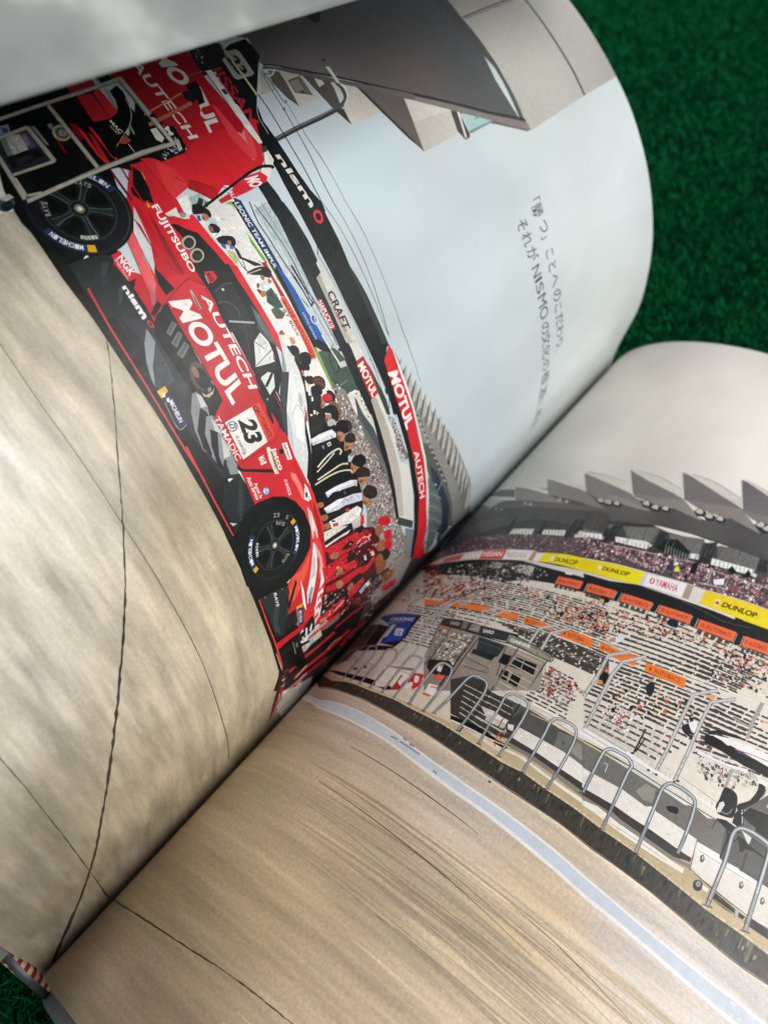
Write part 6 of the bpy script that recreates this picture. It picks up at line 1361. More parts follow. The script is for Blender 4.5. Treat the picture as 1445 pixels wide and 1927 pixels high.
prn('L', 'printed_trolley', 'ink', '''
p 70 14171a 3380 1690 2 34 -75 -26 -6 -38
p 70 2a2d38 3545 1724 6 119 -156 -1 0 -174 90 10
p 71 c9c9c6 3553 1763 -10 55 -72 -23 -2 -65 52 -1
p 72 7d8a7a 3553 1735 -9 21 -74 -29 3 -21
p 72 5a5a7c 3540 1810 5 33 -73 -8 -4 -33
p 73 8d8a92 3534 1810 3 24 -51 -18 0 -16
p 72 15171a 3465 1699 3 89 -15 51 -27 -17 -10 -138
p 73 2e3236 3449 1724 2 64 -22 -2 -7 -78
p 72 5a5e8a 3547 1762 -73 -5 1 3 73 5
p 70 7a7a92 3561 1878 -2 13 -99 -11 4 -10
t 71 c9c3d0 0|CASTERS|3551 1888 -85 -8 -1 -9 85 5
p 71 b5ad84 3463 1980 -6 -12 -2 -12 1 -12 5 -10 8 -7 10 -3 11 0 12 3 11 7 9 10 6 12 3 12 -1 12 -5 10 -8 7 -10 4 -12 0 -12 -4 -11 -7
p 72 4d5060 3470 1977 -4 -8 -2 -9 1 -8 4 -8 6 -5 7 -3 9 0 8 3 8 5 7 7 4 8 2 9 -1 8 -4 8 -6 5 -7 3 -9 0 -9 -2 -7 -6
p 73 a9a490 3478 1973 -3 -5 -1 -10 6 -8 4 -2 5 0 10 5 6 9 1 11 -5 7 -10 2 -5 -2
t 74 4d4a3a 0.05|OK|3501 1979 -23 -9 0 -15 23 9
p 72 8f9094 3549 1941 -2 19 -30 -14 11 -12
p 70 8fa0b0 3602 1773 -2 36 -39 -21 5 -43
p 71 3a5080 3595 1776 -12 15 -19 -10 4 -20
p 79 8e8c84 3621 1772 7 220 6 396 22 11 -8 -397 -8 -222
p 80 d0cdc4 3626 1774 6 221 7 395 12 7 -7 -397 -8 -222
p 81 9a978e 3630 1776 7 221 7 396 2 1 -7 -396 -7 -221
p 73 8e8c84 3545 1713 7 144 19 8 -8 -144
p 74 d0cdc4 3549 1715 7 144 11 5 -8 -145
p 75 9a978e 3553 1717 7 144 3 1 -8 -144
p 76 8e8c84 3558 1850 -59 -6 -114 -9 6 23 115 9 59 6
p 77 d0cdc4 3560 1855 -59 -5 -115 -10 4 13 115 9 59 6
p 78 9a978e 3561 1860 -59 -6 -114 -9 0 3 115 9 59 6
p 79 8e8c84 3387 1655 -4 190 14 6 3 -190
p 80 d0cdc4 3390 1656 -4 190 8 4 3 -190
p 81 9a978e 3393 1658 -4 190 2 1 3 -191
p 82 8e8c84 3638 2370 -109 -13 -53 -5 -105 -7 7 24 104 8 54 5 110 13
p 83 d0cdc4 3640 2375 -110 -12 -53 -5 -105 -8 4 14 105 8 53 4 110 13
p 84 9a978e 3642 2381 -110 -13 -54 -5 -104 -7 0 2 106 8 53 5 110 13
p 81 8e8c84 3624 1998 -58 -6 -111 -12 -55 -5 -107 -7 5 21 108 8 55 5 112 11 58 7
p 82 d0cdc4 3625 2003 -57 -7 -112 -11 -54 -5 -108 -8 3 12 54 4 109 9 112 11 57 7
p 83 9a978e 3627 2008 -57 -7 -112 -12 -55 -4 -107 -8 0 3 54 3 108 9 112 12 58 6
p 84 8e8c84 3270 1635 16 339 -5 339 21 10 4 -341 -18 -341
p 85 d0cdc4 3274 1637 16 339 -4 339 12 5 3 -340 -17 -340
p 86 9a978e 3278 1638 16 340 -4 339 3 1 4 -339 -17 -340
p 82 8e8c84 3488 1667 -101 -21 -99 -19 4 21 99 19 102 21
p 83 d0cdc4 3489 1672 -101 -21 -99 -19 2 11 99 19 102 21
p 84 9a978e 3490 1676 -102 -21 -98 -19 0 3 99 19 102 21
p 85 8e8c84 3378 1659 -79 -15 3 13 79 15
p 86 d0cdc4 3379 1662 -79 -15 1 7 79 15
p 87 9a978e 3380 1665 -80 -15 0 1 80 15
p 88 8e8c84 3294 1651 -8 56 10 5 8 -56
p 89 d0cdc4 3296 1652 -8 56 6 3 8 -56
p 90 9a978e 3298 1654 -8 56 2 0 8 -56
p 85 8e8c84 3650 2373 -55 -7 -108 -10 -105 -7 -102 -5 6 25 103 5 105 7 109 11 56 6
p 86 d0cdc4 3652 2378 -55 -6 -108 -10 -105 -8 -102 -4 3 14 103 4 105 7 108 11 56 6
p 87 9a978e 3654 2384 -56 -6 -108 -11 -105 -7 -102 -5 1 3 102 4 105 8 109 10 55 7
p 88 8e8c84 3278 1766 10 423 -14 171 20 11 14 -173 -12 -425
p 89 d0cdc4 3282 1768 10 423 -14 172 12 6 13 -173 -11 -424
p 90 9a978e 3286 1770 10 423 -13 172 2 1 14 -172 -11 -424
p 88 8e8c84 3628 2156 14 222 18 9 -14 -223
p 89 d0cdc4 3632 2158 14 222 10 5 -14 -223
p 90 9a978e 3636 2160 14 222 2 1 -14 -223
p 50 3d5560 3305 1602 -9 -3 -9 -7 -7 -10 -6 -10 -3 -12 0 -10 3 -10 5 -6 7 -3 8 0 10 4 8 7 8 9 6 11 3 11 0 11 -3 9 -5 6 -7 4
p 51 20282c 3294 1588 -6 -2 -7 -5 -9 -14 -2 -15 2 -6 4 -4 5 -3 6 1 7 2 6 5 9 14 2 7 0 8 -2 6 -3 4 -6 3
p 52 c9cccc 3324 1558 8 43 -19 8 -5 -37
p 88 1b1e22 3446 2363 -8 23 -16 -8 9 -23
''', label='silver tube trolley frame in front of the rear wheel')
prn('L', 'printed_text', 'ink', '''
t 2 454b50 0.02|「|2292 4486 -68 -18 0 -120 67 19
t 3 454b50 0.02|勝|2220 4468 -81 -4 1 -135 80 4
t 2 454b50 0.02|つ|2118 4480 -83 -2 1 -136 82 3
t 3 454b50 0.02|」|2034 4448 -66 -6 0 -109 66 7
t 2 454b50 0.02|こ|1950 4454 -77 3 0 -120 76 -2
t 2 454b50 0.02|と|1869 4458 -81 0 1 -126 79 2
t 2 454b50 0.02|へ|1782 4459 -86 1 0 -131 86 0
t 2 454b50 0.02|の|1681 4462 -89 1 1 -132 88 1
t 3 454b50 0.02|こ|1597 4450 -80 1 0 -115 79 -1
t 2 454b50 0.02|だ|1513 4461 -91 4 0 -127 90 -3
t 3 454b50 0.02|わ|1428 4460 -89 0 1 -121 87 1
t 4 454b50 0.02|り|1342 4466 -82 -16 0 -121 82 17
t 5 454b50 0.02|。|1263 4412 -43 -19 0 -71 43 20
t 2 454b50 0.02|そ|2203 4263 -84 1 1 -135 82 1
t 3 454b50 0.02|れ|2118 4263 -86 5 1 -135 84 -3
t 2 454b50 0.02|が|2023 4273 -87 2 0 -135 86 -2
t 2 454b50 0|N|1904 4252 -65 1 1 -99 64 0
t 2 454b50 0|I|1826 4248 -18 0 0 -89 17 1
t 2 454b50 0|S|1794 4247 -61 1 1 -89 59 0
t 2 454b50 0|M|1717 4258 -73 2 1 -105 72 -1
t 2 454b50 0|O|1635 4259 -73 -1 0 -104 73 1
t 2 454b50 0.02|の|1542 4268 -92 1 0 -127 91 1
t 3 454b50 0.02|文|1464 4268 -96 3 1 -127 94 -1
t 4 454b50 0.02|化|1374 4268 -96 5 1 -121 95 -4
t 2 454b50 0.02|の|1271 4271 -97 7 1 -117 96 -5
t 3 454b50 0.02|根|1170 4284 -106 4 0 -129 106 -1
t 2 454b50 0.02|源|1059 4287 -110 -1 1 -128 108 2
t 3 454b50 0.02|に|958 4269 -101 9 1 -108 100 -7
t 4 454b50 0.02|あ|860 4282 -128 36 0 -109 127 -33
t 5 454b50 0.02|る|739 4311 -116 26 1 -99 115 -24
t 6 454b50 0.02|。|631 4298 -54 1 0 -55 54 0
''', label='two lines of small grey Japanese type')
prn('R', 'printed_sky', 'sky', '''
f 1 51,289,e2dbd2 76,280,e8e2d8 43,261,ddd6cc 36,229,d0c9c0 34,192,bcb7b0 72,238,e6e0d6 98,239,e9e4da 56,209,dfd8ce 88,256,e8e1d8|0 2800 4240 0 0 3140 -4240 0
''', label='warm pale sky')
prn('R', 'printed_tarmac', 'streak', '''
f 1 32,52,b8a584 36,24,a3906f 61,51,cdb58e 99,54,cfb994 41,8,b09c80 49,84,bfae98 83,80,cbbba6 125,74,cdc1b2 146,82,cec4b8 77,32,bfa988 112,53,d4c09c 23,8,7a6a54 49,9,8f7c63 31,2,74654f 57,18,a08c6e 59,37,b7a07a 22,64,b8a486 105,64,d6bb92|0 1860 0 140 589 -151 125 -10 104 -2 94 3 87 5 161 -15 75 -5 141 -5 173 -11 108 -3 156 0 207 -10 198 -4 192 1 189 6 188 9 188 13 1265 -1 0 -1820 -4240 0
k 2 80 62 205 3 68 14 80 0.3 1.3 5 c9b698 c1ae90 d0be9f b9a788 c5b395
k 3 60 40 150 46 68 16 80 0.12 0.6 6 b5a284 ad9a7c bca98b a5927a
p 2 5d4f3e 998 1499 268 -6 213 -11 161 -6 100 -6 0 2 -100 8 -374 17 -62 2 -206 3
p 4 5d4f3e 984 1276 48 -3 212 -9 510 -25 88 -6 307 -25 1 2 -307 26 -88 7 -84 5 -427 20 -212 8 -48 2
p 4 5d4f3e 1987 1318 135 -7 60 -3 59 -6 67 -7 264 -32 0 2 -262 34 -68 7 -60 5 -59 3 -136 6
p 3 3e362b 0 390 450 -10 86 1 70 8 130 9 28 4 29 2 92 10 62 6 27 4 58 6 28 3 27 5 31 3 58 11 28 2 28 4 31 3 47 3 22 4 26 0 25 4 24 2 24 0 25 1 22 3 23 1 18 0 19 4 21 0 22 2 1 5 -22 -3 -22 -1 -18 -3 -18 1 -24 -1 -46 -5 -25 0 -75 -6 -23 -1 -23 -4 -23 -3 -60 -6 -28 -2 -30 -5 -28 -3 -58 -8 -28 -6 -27 -1 -31 -3 -27 -6 -31 -1 -90 -9 -33 -3 -30 -2 -28 -4 -63 -4 -67 -7 -160 -7 -444 13
p 2 ddd0b0 481 1748 30 -2 37 -1 118 3 120 -1 79 -2 190 -11 225 -6 268 -19 101 -4 64 -1 52 2 172 8 64 2 31 -1 90 -7 26 0 24 0 88 6 157 4 83 0 124 -3 41 -1 123 2 74 5 35 4 34 5 77 14 2 8 -77 -14 -34 -5 -35 -4 -74 -5 -123 -2 -41 1 -124 3 -83 0 -157 -4 -28 -2 -62 -4 -22 -1 -27 1 -90 6 -31 1 -65 -2 -172 -8 -52 -1 -64 0 -101 4 -269 19 -225 6 -191 11 -81 2 -122 1 -120 -2 -38 1 -32 2
p 3 6a5c4c 460 1767 34 -3 38 -2 122 1 204 -4 191 -12 226 -7 269 -20 102 -4 64 0 52 0 172 8 65 2 31 -1 90 -6 26 -1 24 0 89 6 157 5 82 -1 126 -3 40 -1 123 2 75 4 34 4 35 6 77 14 1 6 -77 -14 -34 -6 -35 -4 -75 -4 -122 -2 -41 0 -125 4 -83 0 -157 -4 -28 -2 -62 -4 -23 -1 -27 1 -89 6 -31 2 -66 -2 -172 -8 -52 -2 -64 1 -102 4 -270 20 -226 7 -192 11 -204 4 -124 0 -40 1 -34 4
p 3 2a2622 1663 1704 0 -3 -3 -5 -6 -2 -3 2 0 5 3 3 4 2
''')
prn('R', 'printed_line', 'ink', '''
p 2 e6e1d9 0 1800 577 -120 152 14 143 1 167 -12 139 -14 100 -16 114 -14 201 -9 260 -4 171 -6 158 -14 107 -5 157 -5 52 -2 165 3 351 17 -112 -93 -230 0 -330 6 -119 -1 -145 13 -269 16 -96 4 -159 2 -146 11 -62 7 -198 25 -103 7 -247 10 -158 3 -640 156
p 3 c3cad2 0 1800 579 -127 152 14 143 1 166 -14 138 -14 101 -17 113 -14 201 -10 260 -5 170 -5 158 -13 212 -9 104 -3 165 3 349 17 -106 -68 -231 0 -330 7 -120 -1 -145 13 -269 17 -97 4 -160 1 -72 5 -136 11 -198 24 -104 6 -247 9 -158 1 -638 157
p 4 7f8894 1139 1639 42 0 -1 8 -43 0
p 4 7f8894 1195 1637 126 -8 -1 7 -125 9
p 4 7f8894 1245 1648 30 2 -2 8 -30 -1
p 4 7f8894 1418 1595 24 -3 0 7 -23 4
p 4 7f8894 1196 1662 26 -6 0 8 -26 6
''', label='pale grey painted line edged in white')
prn('R', 'printed_grandstand', 'ink', '''
p 2 cbc3b5 2240 2320 1980 280 0 1340 -1980 -820
d 3 3a3733 26 0.8 3.6 0.5 0.4 71|2360 3140 1860 700 -1660 -1480 1660 300
r 4 500 0.3 1.3 1.2 72 cfc9bf 1c1d22 26262c b9503c c9a080 c9855c|2500 2480 1720 240 0 1040 -1720 -640
p 3 1a1b1d 2240 3140 1980 680 0 200 -1980 -700
p 4 e3cd1a 2280 3328 1940 672 0 132 -1940 -668
t 5 221f14 0.12|DUNLOP|3000 3670 440 150 0 -76 -440 -150
p 5 e2653c 2480 3146 260 89 0 -80 -260 -89
p 5 e2653c 2820 3263 260 90 0 -80 -260 -90
p 5 e2653c 3160 3380 260 90 0 -80 -260 -90
p 5 e2653c 3500 3498 260 89 0 -80 -260 -89
p 5 e2653c 3840 3615 260 89 0 -80 -260 -89
p 5 5a474b 2240 3464 1980 668 0 408 -1980 -820
r 6 900 0.3 1 1.5 73 b58a92 c9a4aa 9a6f78 1c1c20 2b2a2e e6ddd8 121216|2260 3480 1960 670 0 350 -1960 -780
p 7 3a3b3c 2160 3760 2060 740 0 300 -2140 -480
p 8 77726f 2120 4505 0 -140 340 12 -280 128
p 9 c9c4ba 2120 4513 300 -75 0 42
p 10 77726f 2420 4568 0 -140 340 12 -280 128
p 11 c9c4ba 2420 4576 300 -75 0 42
p 12 77726f 2720 4631 0 -140 340 11 -280 129
p 13 c9c4ba 2720 4639 300 -75 0 42
p 14 77726f 3020 4694 0 -140 340 12 -280 128
p 15 c9c4ba 3020 4702 300 -75 0 42
p 16 77726f 3320 4757 0 -140 340 12 -280 128
p 17 c9c4ba 3320 4765 300 -75 0 42
p 18 77726f 3620 4820 0 -140 340 12 -280 128
p 19 c9c4ba 3620 4828 300 -75 0 42
p 20 77726f 3920 4883 0 -140 340 11 -280 129
p 21 c9c4ba 3920 4891 300 -75 0 42
p 3 504f4c 2720 2080 1500 240 0 280 -1500 -280
p 4 dfd9cf 2720 1940 1500 132 0 168 -1500 -160
p 5 b9a582 2720 1840 1500 134 0 106 -1500 -136
p 6 3a3832 2840 1756 1380 50 0 168 -1380 -126
p 4 e6e1d9 2860 1524 1360 4 0 138 -1360 -54
p 5 c3cad2 2860 1540 1360 8 0 104 -1360 -52
''', label='grandstand running on to the outer edge of the page')
prn('R', 'printed_pit_lane', 'ink', '''
p 7 b9a582 0 2030 491 -143 163 19 147 2 83 7 78 10 92 0 67 5 127 12 141 4 202 9 98 24 117 6 143 15 136 -6 168 5 205 -6 147 -2 181 16 147 10 40 -154 -143 -11 -176 -19 -340 1 -162 -8 -132 4 -145 -4 -120 4 -100 -14 -205 5 -144 7 -130 -2 -70 1 -94 5 -80 -3 -86 -1 -151 8 -165 -8 -530 162
p 8 cfc4b0 396 2043 176 29 160 -26 129 -11 174 -44 113 1 308 -69 151 -25 55 -94 -149 27 -193 22 -73 -4 -154 -3 -80 -4 -85 -2 -92 2 -94 -3 -109 4 -146 19 -121 38 16 70
p 9 111110 306 1930 249 -36 131 -6 105 6 148 -2 43 -10 -52 -22 -236 -2 -136 10
p 9 bdb3a6 586 1989 161 0 45 -7 14 -84 -87 -2 -100 4
p 9 e0d8cc 816 2000 95 -5 88 -1 80 -19 13 -39 -127 -33 -116 1
p 10 beb0a4 0 2210 548 -139 93 -34 -5 -52 -151 -9 -53 -5
p 10 6d6a64 793 2073 59 19 121 7 17 -71 -91 -18 -83 -10
p 10 3c1a1c 661 2062 93 10 26 -54 -49 -34 -75 14
p 1 c8202c 647 2112 96 9 5 -30 -85 -8
t 11 e6e0dc 0.06|nismo|676 2069 83 9 9 -12 -84 -11
p 10 5a5350 617 1936 39 6 7 -19 -31 -2
p 10 4a4440 679 1962 26 6 10 -20 -25 -2
p 10 d7d0c6 834 1898 81 3 3 -27 -60 -14
p 9 b7a684 1334 1872 163 -19 153 -3 138 -10 158 -16 156 5 127 -5 85 9 16 -33 -123 5 -155 -2 -189 21 -131 -1 -121 1 -171 7 -86 11
p 1 504f4c 1399 2095 93 25 123 8 137 0 185 6 233 11 42 -91 -108 -23 -56 -4 -56 -4 -135 8 -115 -9 -132 -8 -131 -15 -63 9
p 2 6b6a65 1790 2108 94 24 166 6 120 7 42 -91 -108 -23 -56 -4 -56 -4 -135 8 -50 -7
p 3 8c8880 1880 2050 4 58 46 13 60 0 0 -69 -55 -6
p 8 dfd9cf 1610 2014 132 8 115 9 135 -8 112 8 111 17 42 -92 -101 -6 -141 2 -135 -3 -127 2 -133 -3
p 9 3d3a38 1620 1948 133 3 127 -2 135 3 141 -2 101 6 14 -30 -252 -8 -278 8 -117 -8
p 10 837c70 1624 1918 117 8 278 -8 252 8 12 -25 -123 -11 -154 3 -147 9 -147 3 -88 -11
p 11 e2dbd0 1630 1883 88 11 111 -8 118 -3 125 6 127 -2 88 4 7 -14 -100 -7 -265 -2 -229 12 -68 -11
p 9 6b6a65 1903 2131 260 19 155 14 102 5 102 1 87 25 22 -105 -113 -34 -76 -2 -133 -13 -154 2 -145 -21 -51 -2
p 10 dfd9cf 1959 2020 51 2 145 21 154 -2 133 13 76 2 3 -84 -72 -21 -138 1 -149 -4 -160 -14
p 11 3d3a38 2002 1934 157 19 285 8 75 16 2 -19 -62 -31 -139 -9 -155 -3 -147 -12
p 12 837c70 2018 1903 147 12 155 3 139 9 7 -15 -115 -22 -183 -8 -134 -10
p 10 8f8a80 2204 2076 22 63 50 5 10 -66 -38 -16
p 13 e4ddd2 2029 1883 67 18 104 -7 212 0 -14 -24 -110 -5 -111 -2 -89 3 -49 -4
p 11 55534f 2427 2182 170 45 78 17 57 -48 90 9 32 -86 -225 -57 -113 -1 -200 -8
p 12 6d6a63 2417 2174 182 47 26 -149 -109 -11 -198 -13 -42 8
p 13 dfd9cf 2316 2053 198 13 10 -86 -72 -6 -132 -1 -74 51 51 42
p 14 3d3a38 2162 1948 163 15 129 6 72 7 -1 -21 -70 -19 -119 -12 -123 -5 -72 19
p 15 837c70 2148 1922 67 -8 123 6 122 7 72 21 1 -19 -97 -21 -118 -12 -103 -3 -52 -1
p 16 e4ddd2 2044 1866 84 33 72 -5 268 14 47 6 3 -23 -169 -23 -108 -8 -128 6
p 17 b9a582 2046 1861 67 5 128 -6 108 8 187 25 90 5 -13 -42 111 30 209 15 15 -41 -114 -16 -179 -15 -192 4 -148 1 -164 -7 -82 -11
p 17 8a7a5c 2143 1868 150 13 145 8 0 2 -145 -8 -150 -13
p 18 8a7a5c 2180 1857 133 7 140 5 1 1 -141 -4 -133 -8
p 18 8a7a5c 2484 1869 121 5 1 2 -122 -6
p 18 8a7a5c 2514 1886 118 -2 0 1 -118 3
''', label='beige walkway and white and grey boards')
prn('R', 'printed_kerb_wall', 'concrete', '''
p 18 3a3832 0 1990 530 -162 165 8 151 -8 86 1 80 3 94 -5 70 -1 130 2 144 -7 205 -5 100 14 120 -4 145 4 132 -4 162 8 340 -1 176 19 143 11 37 -103 -146 -23 -99 -4 -99 -2 -207 4 -199 -5 -112 -6 -148 8 -290 -10 -165 4 -303 22 -93 1 -100 4 -92 5 -100 7 -95 0 -108 4 -196 5
p 19 1e1d1a 1446 1805 3 0 2 -12 -2 0
p 19 2a2824 665 1810 7 -2 5 -12 -6 2
p 19 2a2824 1413 1799 6 0 4 -22 -5 0
p 19 4a463c 1519 1794 9 -1 2 -22 -7 1
p 19 2a2824 2587 1817 5 1 -1 -64 -4 -1
p 19 7b7058 2853 1845 13 2 -5 -64 -11 -1
p 19 5b5648 2355 1820 7 1 0 -30 -6 0
p 20 8a7f66 2839 1810 12 1 -3 -19 -10 0
p 19 2a2824 1595 1790 7 0 2 -18 -6 0
p 19 1e1d1a 1857 1809 7 0 2 -20 -6 0
p 19 25231f 1501 1814 8 0 6 -36 -7 1
p 19 2c2a26 1564 1795 6 0 1 -13 -5 0
p 19 6d6552 2365 1806 4 0 0 -30 -2 0
p 19 7b7058 1302 1808 5 -1 2 -12 -4 1
p 19 6d6552 1661 1804 8 -1 4 -31 -7 0
p 19 5b5648 2693 1820 5 1 -2 -19 -3 0
p 19 2a2824 1739 1800 3 0 4 -31 -2 0
p 19 5b5648 655 1810 5 -2 3 -8 -4 0
p 21 25231f 2828 1834 10 1 -3 -31 -9 0
p 19 1e1d1a 1923 1804 4 0 1 -17 -3 0
p 19 2c2a26 2172 1816 6 0 4 -54 -5 0
p 19 25231f 1746 1810 4 0 2 -18 -4 0
p 19 4a463c 2779 1840 5 0 -2 -30 -4 -1
p 20 4a463c 2370 1809 4 0 0 -37 -3 0
p 20 8a7f66 1656 1803 2 0 8 -45 -2 0
p 19 6d6552 2318 1821 4 1 1 -37 -3 0
p 19 6d6552 760 1814 5 -1 4 -11 -5 1
p 19 4a463c 1388 1813 3 0 3 -17 -2 0
p 19 2a2824 1364 1817 4 -1 2 -10 -3 0
p 19 1e1d1a 2814 1802 9 1 -3 -31 -7 -1
p 19 4a463c 2711 1813 11 1 -2 -22 -9 0
p 20 5b5648 1376 1812 8 -1 5 -28 -7 1
p 20 1e1d1a 2590 1807 9 1 -2 -44 -7 0
p 19 1e1d1a 2393 1793 5 1 0 -17 -4 0
p 20 6d6552 2869 1848 15 2 -7 -88 -12 -1
p 19 4a463c 1134 1803 9 -1 3 -15 -8 1
p 19 1e1d1a 1970 1794 6 0 1 -16 -5 0
p 19 4a463c 531 1810 13 -4 2 -7 -10 3
p 19 1e1d1a 1825 1798 8 0 1 -21 -6 0
p 19 7b7058 2730 1800 5 1 -1 -33 -5 0
p 19 2c2a26 2554 1828 12 1 -2 -19 -10 -1
p 19 2a2824 2220 1802 7 1 0 -19 -6 0
p 20 8a7f66 1753 1796 8 0 1 -15 -7 0
p 19 8a7f66 1713 1805 3 0 2 -17 -2 0
p 19 2c2a26 2892 1812 8 1 -3 -29 -6 -1
p 19 7b7058 944 1813 8 -1 4 -14 -8 1
p 20 25231f 2692 1806 11 0 -3 -52 -9 -1
p 19 2c2a26 2294 1813 12 1 0 -49 -9 0
p 19 5b5648 1256 1806 8 -2 2 -13 -6 1
p 21 4a463c 2697 1802 5 1 -1 -17 -5 -1
p 19 2c2a26 1642 1790 6 0 2 -21 -5 0
p 19 1e1d1a 2093 1795 7 0 0 -20 -5 0
p 19 4a463c 2534 1802 13 1 -2 -37 -11 0
p 20 2c2a26 1645 1790 9 0 2 -21 -8 1
p 22 2c2a26 2822 1818 9 1 -3 -36 -7 -1
p 19 7b7058 1178 1800 8 -1 2 -11 -7 1
p 19 5b5648 1896 1813 7 0 5 -50 -6 0
p 19 25231f 1333 1820 8 -1 6 -32 -7 1
p 19 7b7058 2764 1826 6 0 -2 -35 -5 0
p 19 25231f 684 1812 3 0 5 -13 -2 0
p 21 2c2a26 2850 1819 6 0 -4 -56 -4 0
p 20 25231f 937 1820 9 -2 5 -18 -7 1
p 19 2a2824 2743 1800 6 1 -2 -35 -5 -1
p 20 2c2a26 2732 1806 6 0 -2 -28 -5 0
p 19 8a7f66 1440 1793 4 -1 3 -17 -4 0
p 20 7b7058 1825 1815 5 0 3 -28 -5 0
p 19 8a7f66 616 1813 5 -1 6 -14 -3 1
p 19 1e1d1a 2638 1803 7 1 -2 -23 -6 0
p 19 7b7058 907 1811 9 -2 2 -11 -7 2
p 19 6d6552 999 1813 4 -1 4 -14 -3 0
p 20 6d6552 2228 1822 3 1 1 -22 -3 0
p 19 8a7f66 814 1810 5 -1 4 -12 -5 1
p 20 25231f 648 1819 4 -1 11 -24 -4 1
p 19 2a2824 964 1812 4 -1 4 -16 -3 1
p 19 1e1d1a 1274 1800 4 0 3 -17 -2 1
p 19 4a463c 2450 1801 8 1 0 -32 -7 0
p 19 2a2824 2038 1810 4 0 1 -16 -3 0
p 20 2a2824 1255 1810 8 -1 4 -20 -7 1
p 19 5b5648 1614 1802 5 -1 3 -23 -4 0
p 19 4a463c 703 1824 9 -3 7 -20 -7 2
p 19 4a463c 972 1820 3 -1 7 -20 -3 1
p 19 5b5648 1994 1796 8 0 1 -21 -7 1
p 19 1e1d1a 2466 1816 11 1 -2 -25 -9 0
p 20 2c2a26 2097 1802 4 0 3 -40 -3 0
p 20 1e1d1a 1623 1796 7 -1 0 -11 -5 0
p 20 2a2824 2292 1799 4 1 1 -27 -4 0
p 19 25231f 2656 1792 11 2 -3 -38 -9 0
p 21 4a463c 2734 1810 10 1 -3 -39 -8 0
p 19 25231f 2898 1844 8 1 -2 -22 -6 0
p 19 6d6552 2064 1823 10 0 3 -51 -7 1
p 19 5b5648 1695 1795 7 0 1 -13 -6 0
p 20 8a7f66 2895 1813 13 2 -4 -21 -10 -1
p 19 4a463c 1426 1796 4 0 4 -22 -3 1
p 19 6d6552 595 1814 9 -3 9 -19 -7 2
p 19 2a2824 2504 1795 11 1 -1 -31 -9 0
p 19 2c2a26 1842 1794 3 0 2 -21 -3 0
p 22 2a2824 2703 1799 6 1 -2 -38 -5 0
p 20 4a463c 1907 1808 4 0 3 -27 -3 0
p 21 1e1d1a 2886 1808 7 0 -3 -38 -6 0
p 20 6d6552 1844 1815 9 0 3 -33 -7 0
p 19 2a2824 720 1817 5 -1 5 -13 -4 1
p 19 5b5648 2254 1804 6 0 1 -37 -5 0
p 23 6d6552 2823 1806 6 0 -2 -30 -5 0
p 19 2c2a26 1082 1812 4 -1 2 -11 -3 0
p 20 25231f 999 1823 5 -1 10 -33 -4 1
p 19 5b5648 1607 1788 6 0 1 -12 -5 1
p 19 4a463c 2676 1798 4 1 -1 -41 -4 0
p 21 7b7058 2370 1806 6 0 0 -39 -4 -1
p 20 5b5648 2531 1822 11 1 -1 -30 -9 0
p 22 4a463c 2855 1818 14 2 -4 -29 -11 -1
p 19 2c2a26 2788 1838 10 1 -3 -32 -8 -1
p 19 8a7f66 1162 1810 5 0 3 -15 -4 1
p 20 4a463c 1897 1799 5 0 1 -13 -5 0
p 19 6d6552 1207 1813 4 -1 7 -29 -3 0
p 24 1e1d1a 2822 1830 10 1 -4 -58 -8 -1
p 25 7b7058 2827 1839 6 0 -3 -54 -5 0
p 20 2a2824 674 1810 3 0 5 -12 -3 1
p 26 4a463c 2831 1804 9 1 -4 -35 -6 -1
p 21 1e1d1a 2596 1804 4 0 0 -30 -4 0
p 19 2c2a26 548 1819 10 -3 11 -22 -8 2
p 21 cdbb98 0 1990 534 -167 164 9 150 -8 86 1 80 4 93 -6 69 -1 130 2 144 -7 206 -5 100 14 119 -4 145 4 131 -5 162 8 197 -1 143 0 175 18 143 10 3 13 -143 -12 -176 -18 -142 -1 -199 1 -162 -9 -131 5 -146 -4 -120 3 -100 -14 -205 5 -145 7 -130 -2 -69 0 -95 6 -80 -4 -86 -1 -152 9 -167 -8
''', label='stained dark low wall')
